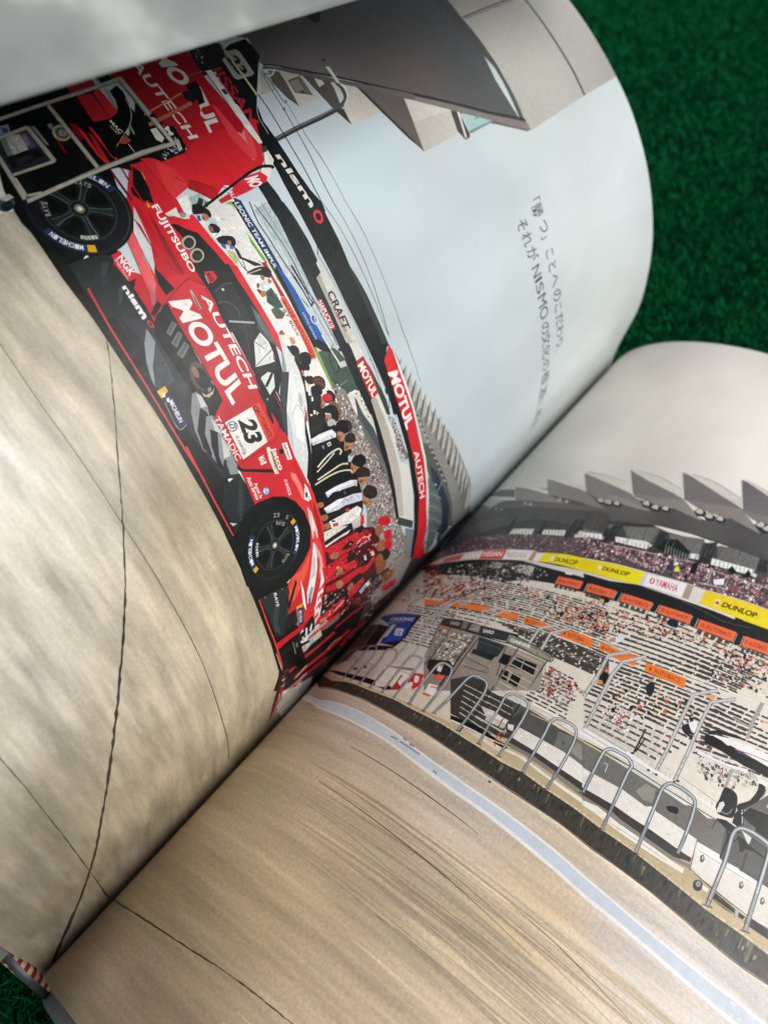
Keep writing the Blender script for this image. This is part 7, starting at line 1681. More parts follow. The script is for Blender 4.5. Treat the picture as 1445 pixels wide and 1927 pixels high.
prn('R', 'printed_grandstand', 'ink', '''
p 7 35342f 0 3580 0 360 449 -248 141 3 127 -33 105 -14 96 -4 89 2 83 7 80 11 90 -8 85 -3 82 0 80 3 78 7 74 -3 73 0 71 1 141 9 71 -4 141 -2 70 0 138 6 81 -246 -189 -77 -125 -46 -185 -62 -118 -37 -121 -32 -124 -27 -70 -23 -71 -20 -73 -19 -75 -17 -78 -14 -80 -12 -70 -33 -73 -31 -77 -29 -81 -25 -69 -43 -74 -39 -83 -32 -104 -19 -505 233
p 13 d0c8bb 0 2230 0 800 490 -220 94 25 75 37 99 12 89 18 82 22 78 26 73 28 72 31 81 -9 77 -7 76 -5 72 -2 70 0 138 20 134 25 189 43 117 29 173 49 115 37 116 40 136 -401 159 -457 -287 -185 -112 10 -114 12 -150 -29 -102 -18 -154 -24 -106 -14 -156 24 -136 -21 -142 -17 -144 -25 -76 -11 -79 -9 -72 -23 -77 -21 -81 -18 -88 -16 -106 18 -145 37
p 14 d2cbbe 1875 2215 91 32 154 12 151 16 139 11 121 8 53 -35 -49 -57 -125 -11 -156 1 -163 -12 -190 -18
d 14 3a3733 17 0.5 3.4 0.45 0.3 1|1069 2804 604 108 -941 -434 1073 151
d 15 3c3935 10 0.62 3.6 0.5 0.3 2|1709 3014 768 177 -835 -519 767 213
d 16 3b3834 8 0.62 3.4 0.5 0.3 3|1863 2865 658 198 -834 -482 623 193
d 17 3f3b37 11 0.72 3.8 0.4 0.4 4|1879 2638 711 226 -803 -486 627 130
d 15 45413c 5 0.6 2.6 0.4 0.4 6|1806 2340 501 100 -446 -211 356 48
d 18 3f3b37 9 0.7 3.6 0.4 0.4 5|2336 2708 281 78 -278 -359 351 148
d 18 403c37 11 0.6 3.4 0.4 0.4 7|1204 2522 601 107 -240 -158 297 35
d 15 3a342f 5 0.45 2.4 0.5 0.5 8|724 2488 490 71 -402 -186 328 43
d 14 433e39 11 0.5 2.6 0.5 0.5 12|1581 2399 137 8 -154 -238 224 20
d 14 3c3732 7 0.5 2.2 0.5 0.6 9|582 2314 376 24 -324 -153 349 18
d 14 3b352f 8 0.5 2 0.6 0.6 10|1042 2290 132 24 -124 -181 158 41
d 16 514a42 6 0.45 2.4 0.5 0.6 11|607 2465 383 4 -350 -105 300 -1
p 15 191a1b 437 2820 106 42 150 37 127 45 189 49 74 22 116 3 77 8 220 30 101 22 46 -101 -83 -19 -84 -18 -72 -10 -74 -9 -68 -20 -72 -19 -60 -39 -61 -39 -74 -6 -79 -2 -93 -14 -103 -7 -135 -19
p 16 96948c 918 2907 27 45 51 5 2 -49
p 16 b5b3aa 1071 2961 59 31 51 5 13 -77 -87 7
p 16 dcdad4 1350 3037 39 17 6 -20 -35 -9
p 16 0c0c0d 522 2868 45 -109 13 -5 -44 107
p 16 3d3b39 550 2866 43 -108 12 -5 -41 107
p 16 0c0c0d 577 2865 41 -107 11 -4 -39 106
p 16 3d3b39 602 2866 39 -106 10 -4 -37 105
p 16 0c0c0d 625 2867 38 -106 10 -3 -37 104
p 16 3d3b39 647 2869 37 -105 10 -4 -36 105
p 16 0c0c0d 668 2872 37 -106 9 -2 -35 104
p 16 3d3b39 689 2876 36 -106 9 -3 -35 105
p 16 0c0c0d 709 2879 35 -105 9 -3 -34 105
p 16 3d3b39 728 2884 35 -107 9 -2 -34 106
p 16 0c0c0d 747 2888 35 -106 8 -3 -34 107
p 16 3d3b39 766 2893 34 -107 8 -2 -34 106
p 16 0c0c0d 784 2898 34 -108 8 -1 -34 107
p 16 3d3b39 801 2904 35 -108 8 -2 -34 107
p 16 0c0c0d 819 2909 34 -109 8 -1 -34 108
p 16 3d3b39 836 2915 34 -109 8 -2 -34 109
p 16 0c0c0d 853 2921 34 -110 7 -2 -33 110
p 16 3d3b39 869 2927 34 -111 8 -1 -34 110
p 16 0c0c0d 886 2933 34 -111 7 -2 -33 111
p 17 3d3b39 902 2939 34 -111 8 -2 -34 112
p 16 1a1b1d 1444 3080 74 13 74 15 137 65 190 45 68 17 133 37 136 34 161 62 55 -162 -130 -38 -44 -20 -188 -42 -131 -35 -200 -47 -103 -35 -79 -23 -80 -22
p 17 4b4a48 1774 3171 116 33 31 7 29 5 112 14 85 7 29 3 27 6 28 11 29 13 69 37 -1 5 -68 -37 -30 -14 -28 -10 -26 -6 -29 -3 -86 -7 -83 -10 -57 -9 -32 -8 -116 -32
p 17 3a3a3b 1526 3084 72 9 70 11 0 3 -71 -10 -72 -9
''', label='grandstand seat rows and roof')
prn('R', 'printed_upper_tier', 'ink', '''
p 8 55474a 0 3190 416 -160 119 62 107 86 148 24 111 37 82 16 77 20 77 17 74 20 72 22 69 24 106 24 65 -144 -85 -23 -87 -21 -68 -24 -70 -23 -73 -21 -75 -18 -79 -16 -80 -31 -316 -98 -100 -11
p 9 5a474b 1304 3370 82 6 79 9 72 17 70 18 69 20 66 26 132 55 134 51 136 48 88 20 87 21 57 -171 -164 -61 -167 -56 -105 -21 -142 -46 -72 -20 -80 -18 -82 -15 -86 -33 -88 -29
p 10 3b3e40 418 3243 108 94 162 25 142 28 112 3 102 11 101 4 193 20 92 14 23 -50 -89 -20 -91 -17 -75 -17 -78 -14 -115 -28 -64 -40 -66 -37 -132 -36 -101 -5 -64 -64 -72 -1
p 11 d5d2c8 872 3273 134 36 13 -55 -144 -35
p 11 d5d2c8 1054 3319 70 23 67 26 11 -54 -70 -21 -72 -18
p 11 d5d2c8 1248 3388 69 29 18 -55 -75 -33
p 11 d5d2c8 1332 3418 95 22 12 -44 -98 -31
p 12 4a4c4a 873 3274 27 -68 4 -1 -27 68
p 12 4a4c4a 894 3278 27 -67 4 -1 -27 68
p 12 4a4c4a 916 3284 26 -68 3 0 -26 67
p 12 4a4c4a 936 3289 26 -67 3 0 -25 67
p 12 4a4c4a 956 3295 26 -67 3 0 -25 66
p 12 4a4c4a 977 3301 24 -66 4 0 -25 65
p 12 4a4c4a 997 3307 23 -66 4 0 -24 66
p 11 4a4c4a 1016 3313 24 -65 3 0 -23 65
p 11 4a4c4a 1036 3320 23 -65 3 0 -23 65
p 12 4a4c4a 1055 3327 23 -65 3 0 -23 65
p 12 4a4c4a 1074 3334 22 -65 4 0 -23 65
p 12 4a4c4a 1093 3341 21 -64 4 0 -22 64
p 12 4a4c4a 1111 3348 22 -64 3 0 -22 64
p 12 4a4c4a 1130 3356 21 -64 3 0 -21 64
p 12 4a4c4a 1148 3363 21 -63 3 0 -21 64
p 12 4a4c4a 1166 3371 20 -63 4 0 -21 63
p 12 4a4c4a 1184 3379 20 -63 3 0 -20 63
p 11 4a4c4a 1202 3387 20 -63 3 0 -20 63
p 11 4a4c4a 1220 3395 19 -63 3 1 -19 63
p 12 4a4c4a 1237 3404 19 -63 4 0 -20 63
p 12 4a4c4a 1255 3412 19 -62 3 0 -19 62
p 12 4a4c4a 1272 3421 19 -63 3 0 -19 63
p 12 4a4c4a 1289 3430 19 -63 3 1 -19 62
p 12 4a4c4a 1306 3438 19 -62 3 0 -18 63
p 12 4a4c4a 1324 3447 18 -62 2 1 -18 62
p 12 4a4c4a 1340 3456 18 -62 3 1 -17 62
p 12 4a4c4a 1357 3466 18 -62 3 0 -18 62
p 12 4a4c4a 1374 3475 18 -62 2 1 -17 61
p 12 4a4c4a 1391 3484 17 -62 3 1 -17 62
p 12 4a4c4a 1408 3494 16 -62 3 1 -17 61
p 13 3e4244 1236 3509 94 21 92 24 83 28 82 32 81 35 71 19 140 43 71 17 142 39 87 27 86 30 33 -100 -163 -77 -170 -63 -109 -16 -136 -49 -68 -21 -72 -17 -72 -14 -75 -11 -71 -29 -74 -26
p 14 6f6e69 1242 3498 87 17 84 21 1 -143 -120 -2
p 14 706e69 1469 3555 60 34 118 72 1 -191 -110 0
p 14 6c6a66 1716 3646 61 30 122 64 22 -180 -139 -2
p 14 6a6864 1983 3747 76 41 154 86 8 -186 -135 -40 -68 -19
p 15 e9e6de 1291 3396 74 24 73 25 6 -47 -70 -15 -70 -13
p 15 e9e6de 1468 3450 86 30 84 33 36 -12 -18 -50 -84 -22 -86 -18
p 15 e9e6de 1862 3572 56 34 9 -42 -45 -24
p 15 e9e6de 1988 3628 74 27 150 60 9 -50 -148 -61 -74 -27
p 16 55585a 1305 3398 19 -68 3 0 -19 68
p 16 55585a 1330 3402 19 -67 3 0 -19 67
p 16 55585a 1354 3407 19 -67 3 0 -18 67
p 16 55585a 1379 3412 18 -68 3 1 -18 67
p 16 55585a 1403 3417 18 -67 3 0 -18 68
p 16 55585a 1427 3423 18 -68 3 1 -18 67
p 10 55585a 1450 3428 18 -67 3 0 -18 68
p 16 55585a 1474 3434 18 -67 2 0 -17 68
p 16 55585a 1497 3441 18 -68 3 1 -18 67
p 16 55585a 1520 3447 18 -68 3 1 -18 68
p 16 55585a 1544 3454 17 -68 3 0 -18 68
p 16 55585a 1566 3461 18 -68 2 1 -17 67
p 16 55585a 1589 3468 17 -68 3 0 -17 68
p 16 55585a 1612 3475 17 -68 2 1 -16 68
p 16 55585a 1634 3483 17 -69 3 1 -17 69
p 16 55585a 1657 3491 16 -69 3 1 -16 69
p 10 55585a 1679 3499 17 -69 2 1 -16 69
p 10 55585a 1702 3507 16 -69 2 1 -16 69
p 14 55585a 1724 3515 16 -69 2 1 -16 69
p 10 55585a 1746 3524 16 -69 2 1 -16 69
p 10 55585a 1768 3533 16 -70 2 1 -16 70
p 14 55585a 1790 3542 15 -70 3 1 -16 69
p 14 55585a 1812 3551 15 -70 3 1 -16 70
p 15 55585a 1834 3560 15 -70 3 1 -16 70
p 15 55585a 1855 3570 15 -71 3 1 -15 70
p 16 55585a 1877 3579 15 -71 3 2 -15 70
p 16 55585a 1899 3589 15 -71 2 1 -14 71
p 16 55585a 1921 3598 15 -70 2 0 -15 72
p 14 55585a 1942 3608 15 -71 3 1 -15 72
p 14 55585a 1964 3618 14 -71 3 1 -14 72
p 16 55585a 1986 3629 14 -72 3 1 -15 72
p 16 55585a 2007 3639 15 -72 2 1 -14 72
p 16 55585a 2029 3650 14 -73 3 1 -14 73
p 16 55585a 2050 3660 15 -72 2 1 -14 73
p 16 55585a 2072 3671 14 -73 3 1 -14 73
p 16 55585a 2094 3682 14 -74 2 2 -14 73
p 16 55585a 2116 3693 13 -74 3 1 -14 74
p 16 55585a 2137 3704 14 -74 2 2 -13 73
p 16 55585a 2159 3716 13 -75 3 1 -14 75
p 16 55585a 2180 3727 14 -75 2 2 -13 74
p 16 55585a 2202 3738 13 -74 3 1 -13 75
p 14 55585a 2224 3750 13 -75 3 1 -14 76
p 14 55585a 2246 3762 12 -76 3 2 -13 76
p 14 55585a 2267 3774 13 -76 3 2 -13 76
p 17 15201c 1696 3580 78 59 96 -48 12 -51 -74 -47 -109 2
p 17 2b2c2e 1410 3507 52 64 7 -158 -50 -30
p 18 2b2c2e 1670 3625 37 34 8 -127 -35 -27
p 17 2a2b2d 1922 3721 52 50 16 -190 -54 -21
p 15 2a2b2d 2207 3869 36 21 46 -140 -63 -33
p 18 77797a 1396 3514 15 -121 6 -1 -15 121
p 17 77797a 1538 3537 -2 -103 6 -3 2 104
p 17 77797a 1650 3666 5 -201 6 -1 -5 200
p 16 77797a 1900 3730 12 -176 6 1 -12 175
p 17 77797a 2207 3884 8 -187 5 1 -8 186
''', label='upper tier with pink seats')
prn('R', 'printed_crowd', 'ink', '''
r 18 900 0.3 1 1.5 31 b58a92 c9a4aa 9a6f78 1c1c20 2b2a2e e6ddd8 8a6a6e 121216 c9a08c 3a4258|1308 3360 98 15 94 20 145 39 70 23 177 79 148 52 146 45 133 28 54 -162 -164 -61 -85 -25 -85 -23 -105 -20 -216 -66 -162 -33 -171 -70
r 21 800 0.2 0.7 1.5 32 8d6a70 9c7f84 1c1c20 2b2a2e d8cfca 7a5a5e 121216 b09080 3a4258|0 3240 462 -205 86 41 125 88 85 16 78 22 72 25 80 19 76 21 73 25 146 42 69 24 106 24 61 -134 -173 -44 -138 -47 -73 -21 -155 -33 -260 -91 -104 -24 -142 -18
p 24 c9b9b4 1416 3353 74 20 152 46 78 27 -2 4 -78 -26 -151 -46 -75 -20
p 25 c9b9b4 1513 3379 10 -55 3 0 -9 55
p 25 c9b9b4 1578 3409 27 -95 114 23 -1 5 -113 -23 -23 91
p 25 c9b9b4 1634 3424 8 -55 4 0 -8 55
p 25 c9b9b4 1717 3448 9 -78 4 0 -10 78
p 21 c9b9b4 1751 3445 80 39 80 40 -1 5 -80 -41 -81 -38
p 21 c9b9b4 1939 3512 89 27 87 30 1 -88 4 0 -4 93 -89 -30 -89 -28
p 22 c9b9b4 2016 3545 17 -125 3 1 -16 125
p 21 c9b9b4 2136 3575 63 21 126 45 -1 5 -125 -45 -63 -21
p 23 c9b9b4 1979 3443 3 -47 76 34 75 35 75 37 0 4 -76 -36 -75 -35 -75 -33 0 42
p 22 c9b9b4 1818 3502 14 -74 4 2 -14 72
p 21 c9b9b4 2226 3601 3 -55 3 1 -3 55
p 18 a7a5a2 1738 3549 17 -61 3 1 -18 61
p 18 a7a5a2 1754 3551 17 -60 3 1 -17 60
p 21 a7a5a2 1771 3552 16 -59 2 1 -16 60
p 21 a7a5a2 1787 3554 16 -58 2 1 -15 58
p 23 a7a5a2 1804 3556 14 -57 3 1 -15 57
p 21 a7a5a2 1820 3557 14 -55 3 1 -15 55
p 22 a7a5a2 1836 3559 14 -55 2 2 -13 54
p 22 a7a5a2 1852 3561 14 -53 2 1 -13 53
p 22 a7a5a2 1868 3563 13 -52 3 1 -13 52
p 21 d8d22a 1845 3420 9 25 25 -33 -29 -23
p 24 7c4a52 2135 3496 43 49 13 -57 -52 -23
p 21 14151a 2088 3606 14 47 42 -33 -26 -35
p 21 14151a 2171 3608 17 86 24 -26 -14 -48
p 22 14151a 1914 3518 26 33 13 -95 -29 -24
p 21 2a3250 1796 3410 29 24 20 -32 -29 -23
p 21 e8e6e2 2050 3480 49 53 10 -49 -40 -34
''', label='spectators in the upper tier', stuff=True)
prn('R', 'printed_roof', 'ink', '''
f 18 30,180,5d5b58 57,186,55544f 81,191,55534f 104,196,4a4949 0,189,3c3a38 77,181,3e3f3f 95,189,3b3c3c 55,173,3f403f|0 3550 0 360 402 -142 212 -54 134 16 93 -2 85 4 80 10 76 14 72 17 77 11 73 14 72 16 70 19 83 6 80 11 79 13 78 16 78 13 78 15 154 36 94 17 94 19 41 -127 -90 -27 -165 -44 -151 -36 -76 -15 -89 -28 -89 -25 -82 -43 -83 -39 -76 -33 -78 -29 -80 -27 -72 -33 -74 -31 -78 -27 -81 -25 -63 -48 -66 -45 -70 -43 -115 -90 -201 106
p 19 7a7572 1033 3948 27 1 115 -36 107 -28 102 -21 87 -49 83 -44 -86 -27 -123 0 -104 6 -109 12
p 20 c7c2b8 1023 3969 48 14 265 -27 48 -92 -56 14 -84 17 -88 21 -92 26
p 20 8a8580 1132 3762 96 18 91 22 69 -6 85 -15 81 -10 -82 -18 -84 -14 -78 -4 -81 -1 -85 3
p 21 a9a49b 1048 3972 104 2 30 -1 32 -3 122 -17 -1 7 -123 16 -32 4 -30 1 -104 -1
p 19 77726f 1285 4091 38 -5 93 -32 89 -28 86 -22 83 -18 82 -60 79 -56 -89 4 -92 7 -83 -7 -85 -3 -89 1
p 20 c9c4ba 1282 4097 60 6 144 -3 76 -19 74 -15 38 -80 -67 16 -88 15 -91 19 -109 40
p 20 858079 1397 3872 96 27 93 32 94 52 154 -111 -83 -13 -84 -10 -79 -5 -80 -1 -83 2
p 21 a29d94 1342 4100 78 4 33 1 31 -2 32 -7 120 -33 0 6 -120 34 -33 6 -31 2 -33 0 -78 -5
p 20 e9e6de 1284 4085 103 -212 4 3 -103 212
p 21 716c6a 1577 4226 43 -1 79 -24 77 -21 75 -18 147 -28 157 -122 -94 2 -96 4 -142 -19 -72 -6 -73 -5
p 22 ccc7bd 1574 4234 64 11 74 1 73 4 88 -16 87 -13 38 -87 -214 50 -91 25
p 22 827c78 1678 3988 65 28 129 61 127 52 156 -117 -91 -8 -92 -7 -94 -18 -94 -15
p 23 a09b92 1638 4244 78 8 34 2 33 -1 37 -5 140 -30 0 6 -140 30 -37 5 -34 1 -34 -2 -78 -8
p 22 e9e6de 1574 4224 99 -235 4 3 -99 235
p 23 6b6766 1906 4386 36 8 78 -9 78 -8 94 -292 -96 20 -97 24
p 24 ccc7bd 1902 4397 58 20 128 -12 16 -50 -143 33
p 24 e9e6de 1903 4383 93 -251 3 4 -92 251
p 25 7a7572 1998 4134 80 26 80 28 35 -108 -135 18
p 23 5a5654 1111 3769 121 -17 113 -8 123 0 86 27 103 105 90 -5 88 -1 132 143 95 -3 94 0 42 55 38 -119 -90 -38 -90 -35 -71 -23 -143 -41 -140 -47 -72 -21 -70 -25 -70 -23 -147 -43 -77 -21 -79 -17
f 24 60,180,67635f 75,185,625e5b 94,189,5c5957 110,193,555352 63,174,3a3b3c 84,183,38393a 107,189,343536|1123 3744 114 -4 108 4 123 0 86 27 107 94 88 0 87 3 136 129 93 4 92 7 44 47 57 -176 -89 -38 -90 -36 -143 -38 -72 -17 -138 -49 -71 -21 -67 -30 -68 -27 -70 -26 -69 -31 -71 -30 -74 -27
p 25 2d2d2d 1221 3712 19 41 45 -25 5 -39 -37 -10
p 26 b9b7b0 1228 3714 14 34 21 -13 9 -30 -24 -3
p 27 2d2d2d 1271 3713 19 42 44 -24 5 -38 -37 -11
p 28 b9b7b0 1278 3716 14 34 20 -12 9 -30 -24 -3
p 28 2d2d2d 1324 3726 16 37 40 -21 4 -34 -33 -10
p 29 b9b7b0 1330 3728 12 31 18 -10 8 -27 -21 -4
p 21 2d2d2d 1473 3810 21 48 44 -22 4 -42 -38 -15
p 22 b9b7b0 1481 3813 15 40 21 -12 7 -31 -24 -6
p 25 2d2d2d 1532 3805 20 49 44 -21 4 -42 -38 -16
p 26 b9b7b0 1540 3808 14 41 21 -12 7 -31 -24 -6
p 26 2d2d2d 1590 3830 19 44 39 -18 3 -38 -34 -15
p 27 b9b7b0 1597 3833 14 37 18 -10 7 -28 -22 -7
p 23 2d2d2d 1764 3922 22 56 45 -17 3 -46 -40 -22
p 24 b9b7b0 1772 3927 16 46 22 -11 6 -32 -25 -10
p 25 2d2d2d 1824 3922 23 56 44 -16 2 -46 -39 -22
p 26 b9b7b0 1832 3927 16 47 22 -11 6 -32 -25 -11
p 26 2d2d2d 1887 3946 21 52 40 -14 2 -42 -36 -22
p 27 b9b7b0 1894 3950 16 43 19 -9 5 -30 -23 -10
p 26 2d2d2d 2097 4059 25 65 47 -14 1 -50 -43 -29
p 27 b9b7b0 2105 4065 19 53 22 -10 5 -34 -27 -14
p 28 2d2d2d 2141 4058 23 60 43 -12 1 -46 -40 -27
p 29 b9b7b0 2148 4064 18 49 20 -9 5 -32 -25 -12
p 19 7a7571 343 3717 48 -16 197 -88 122 -22 6 -22 -78 3 -113 -63
p 20 aaa59d 0 3830 343 -113 5 13 210 -99 117 -16 -71 132 115 -178 -131 9 -48 -81
p 21 807b77 604 3747 176 -55 128 -26 154 -60 -82 -14 -88 -10 -86 -7 -95 1
p 22 c2bdb4 594 3762 111 -24 177 -24 26 -48 -264 68
p 26 7c7773 816 3836 36 -3 98 -29 92 -20 86 -16 97 -64 92 -58 -75 0 -79 3 -82 7 -84 3 -89 7
p 27 c8c3b9 807 3852 143 -25 150 -2 33 -59 -169 34 -112 33
p 29 7c7773 1046 3930 96 -29 91 -23 80 -178 -87 30 -93 36
p 22 bdb8ae 358 3719 127 -65 209 -63 13 -15 -112 16 -165 63
p 25 4b4947 0 3830 525 -321 113 63 81 4 173 6 88 10 82 14 141 13 146 3 77 -170 -92 -16 -95 -12 -97 -10 -102 -4 -100 -14 -110 -6 -142 -28 -133 -32 -90 -77 -465 327
p 26 5a5653 0 3860 525 -351 109 21 90 39 91 3 84 9 79 14 86 8 81 13 83 4 81 8 -71 -28 -73 -25 -77 -21 -79 -17 -85 -13 -83 -20 -90 -13 -263 -8
p 27 a3a099 599 3478 5 11 18 -14 0 -13
p 26 a3a099 646 3473 5 11 17 -12 0 -14
p 27 a3a099 791 3544 6 20 22 -17 0 -21
p 27 a3a099 832 3542 5 20 21 -16 0 -21
p 22 a3a099 995 3629 7 25 23 -16 -1 -27
p 27 a3a099 1047 3623 7 25 22 -15 -1 -26
p 30 a3a099 1230 3717 8 28 22 -15 -2 -29
p 30 a3a099 1273 3716 8 28 21 -14 -2 -29
p 26 2c2d2e 819 3392 18 -158 29 -14 -17 156
p 26 2c2d2e 1031 3408 17 -129 24 -9 -16 129
p 26 2c2d2e 1198 3489 7 -183 23 -9 -7 182
p 26 2c2d2e 1232 3504 11 -142 22 -7 -10 141
p 26 2c2d2e 1397 3497 -1 -78 21 -8 1 78
p 26 2a2a2b 1254 3558 19 -111 4 -1 -21 112
p 26 5c5957 1293 3563 17 -127 4 -1 -18 127
p 26 5c5957 1332 3569 14 -144 4 -1 -16 144
p 27 2a2a2b 1370 3574 34 -146 4 0 -36 146
p 27 5c5957 1408 3582 8 -114 4 -1 -10 114
p 19 5c5957 1445 3589 6 -130 3 -1 -7 130
p 19 2a2a2b 1482 3597 25 -133 4 1 -27 132
p 18 5c5957 1518 3606 22 -149 4 0 -24 149
p 15 5c5957 1554 3615 -1 -117 3 -1 0 117
p 15 2a2a2b 1590 3624 17 -118 4 0 -19 119
p 16 5c5957 1625 3635 15 -135 3 0 -16 135
p 18 5c5957 1660 3646 12 -151 3 -1 -13 152
p 19 2a2a2b 1694 3658 12 -107 3 1 -12 106
p 19 5c5957 1729 3670 8 -123 4 -1 -10 124
p 22 5c5957 1764 3682 4 -140 4 0 -6 140
p 22 2a2a2b 1798 3695 22 -140 4 1 -24 139
p 18 5c5957 1832 3708 2 -111 3 0 -3 111
p 18 5c5957 1866 3722 -2 -128 4 -1 0 129
p 17 2a2a2b 1900 3736 16 -128 4 0 -18 128
p 19 5c5957 1934 3750 12 -145 4 1 -14 144
p 19 5c5957 1967 3765 -7 -117 4 -1 5 118
p 25 2a2a2b 2001 3780 11 -117 3 1 -12 116
p 25 5c5957 2034 3796 8 -135 3 1 -9 134
p 25 5c5957 2068 3811 4 -151 3 0 -5 151
p 25 2a2a2b 2102 3827 5 -106 3 1 -6 106
p 25 5c5957 2136 3844 1 -124 3 0 -2 124
p 25 5c5957 2169 3860 -3 -141 4 0 1 141
p 25 2a2a2b 2203 3877 15 -139 3 1 -16 139
p 25 5c5957 2236 3895 -4 -113 4 0 2 113
p 19 5c5957 2270 3913 -8 -131 4 0 6 131
p 26 2a2a2b 580 3456 16 -104 6 -5 -19 107
p 26 5c5957 652 3448 13 -102 6 -3 -16 103
p 26 5c5957 715 3448 11 -100 6 -3 -14 101
p 26 2a2a2b 778 3444 9 -98 5 -2 -12 99
p 27 5c5957 836 3445 8 -97 5 -2 -11 98
p 26 5c5957 892 3448 7 -96 4 -2 -9 97
p 26 2a2a2b 944 3453 7 -95 4 -2 -9 96
p 26 5c5957 995 3460 6 -95 4 -2 -8 95
p 27 5c5957 1044 3468 5 -94 4 -2 -7 95
p 26 2a2a2b 1092 3477 4 -93 4 -2 -6 94
p 26 5c5957 1139 3488 3 -93 4 -1 -6 93
p 26 5c5957 1184 3500 3 -93 3 -1 -4 93
p 27 2a2a2b 1228 3513 3 -93 3 -1 -4 93
p 27 5c5957 1272 3526 2 -92 4 -1 -4 93
p 26 5c5957 1315 3541 1 -92 4 -2 -3 93
p 26 2a2a2b 1358 3556 0 -92 4 -1 -3 92
''', label='sawtooth roof with dark underside')
prn('R', 'printed_banner', 'ink', '''
p 24 cdbcb2 396 2902 110 46 164 41 146 51 133 40 81 21 77 24 39 -9 105 37 -88 -116 -125 -34 -69 -22 -72 -20 -77 -17 -142 -40 -148 -27
p 25 c4443f 549 2928 130 48 10 -58 -123 -26
p 26 cfc6bd 674 2982 128 49 26 -85 -136 -32
p 27 c94a45 801 3033 75 21 70 23 20 -93 -143 -36
p 28 ddd6ce 949 3080 81 20 78 23 7 -89 -71 -26 -74 -23
p 29 9d8a73 1107 3118 23 4 8 -84 -25 -4
t 28 f0e6e2 0.1|NISSAN|810 3020 125 30 11 -44 -118 -32
t 28 f6f2ec 0.08|SSAN|694 2984 102 26 21 -54 -107 -23
t 29 a89e98 0.02|NISSAN|968 3054 109 33 12 -45 -109 -30
t 26 d88a84 0.04|NISSAN|562 2926 106 36 8 -32 -109 -24
p 30 ddd8ce 1136 3112 34 15 7 -83 -36 -4
f 31 59,154,e2cf1c 79,158,dfc91c 93,164,dcc41f|1172 3130 111 40 73 15 71 17 109 33 48 -103 -72 -20 -73 -16 -73 -11 -76 -9 -119 -29
t 32 2a2718 0.1|DUNLOP|1250 3122 123 36 9 -43 -130 -29
t 32 2a2718 0.1|DUNLOP|1512 3195 119 34 8 -43 -122 -29
p 32 e8e2d0 1248 3100 0 -10 -3 -7 -7 0 -4 3 -6 10 -2 5 -1 11 2 4 5 3 4 -1 7 -7
p 33 e8e2d0 1511 3169 1 -6 -2 -9 -5 -4 -7 3 -5 9 -2 11 2 9 2 3 3 1 6 -3
p 33 b8453c 1233 3095 5 10 6 -12
''', label='white balcony band with yellow and red boards')
prn('R', 'printed_banner', 'ink', '''
p 17 cfc8bd 1720 3282 74 22 146 48 111 26 -2 -113 -95 -24 -149 -47 -76 -21
p 34 e3cd1a 1392 3186 89 28 87 30 77 18 75 20 9 -109 -72 -25 -73 -23 -74 -14 -75 -13
p 18 f0ede8 1743 3281 66 22 132 48 12 -106 -136 -39 -69 -18
p 19 a1917c 1945 3350 34 18 11 -114 -33 -11
p 21 e6c81e 2044 3377 163 65 176 60 41 -122 -174 -58 -135 -36 -68 -16
t 35 221f14 0.14|DUNLOP|1515 3190 143 40 0 -34 -142 -40
t 19 c2343c 0.06|YAMAHA|1793 3280 117 36 9 -60 -116 -31
p 19 c2343c 1794 3249 0 -15 -6 -10 -4 -2 -5 0 -4 3 -7 11 -2 8 0 15 2 7 4 4 4 2 5 -1 9 -7
p 20 e9e0dc 1785 3248 1 -12 -3 -8 -4 2 -3 10 -2 12 0 10 3 4 2 -1 3 -6
t 22 221f14 0.16|DUNLOP|2154 3372 180 64 -3 -46 -181 -59
p 22 ece6d2 2136 3344 0 -8 -3 -13 -3 -4 -3 -3 -4 1 -7 7 -3 14 1 15 2 6 2 5 4 2 3 0 7 -8
p 23 c2453c 2113 3331 9 25 15 -9 -7 -23
p 35 ece6d2 1512 3167 0 -11 -4 -6 -6 -1 -3 3 -5 8 -3 11 2 9 2 3 3 1 7 -3
p 35 efe9e0 1391 3187 90 27 87 30 76 17 76 20 74 22 73 24 73 25 109 28 79 30 79 32 87 30 88 31 0 4 -88 -31 -88 -30 -78 -32 -79 -30 -110 -28 -73 -25 -73 -24 -74 -22 -75 -20 -77 -18 -87 -29 -90 -27
''', label='balcony band with yellow and white boards')
prn('R', 'printed_board', 'ink', '''
p 17 e2653c 1505 3024 73 18 72 19 10 -61 -74 -20 -74 -17
t 18 6a3226 0.04|AUTOBACS|1540 3013 98 26 2 -25 -98 -26
p 18 8a3f2c 1536 2999 0 -9 -3 -6 -3 -1 -5 3 -7 11 2 13 4 3 3 -1 6 -4
p 19 e2653c 1532 2998 0 -4 -2 -4 -4 1 -3 7 0 6 4 2 3 -3
p 17 48443f 1520 2960 18 4 5 -32 -19 -4
p 18 48443f 1547 2967 19 4 5 -32 -19 -5
p 18 48443f 1575 2974 18 4 5 -32 -19 -4
p 18 48443f 1602 2981 18 5 5 -32 -19 -5
p 18 48443f 1629 2988 19 6 4 -32 -18 -6
p 18 bab4a8 1497 3023 10 -103 3 -1 -9 104
p 18 8e8a82 1653 3056 6 -90 5 0 -6 90
''')
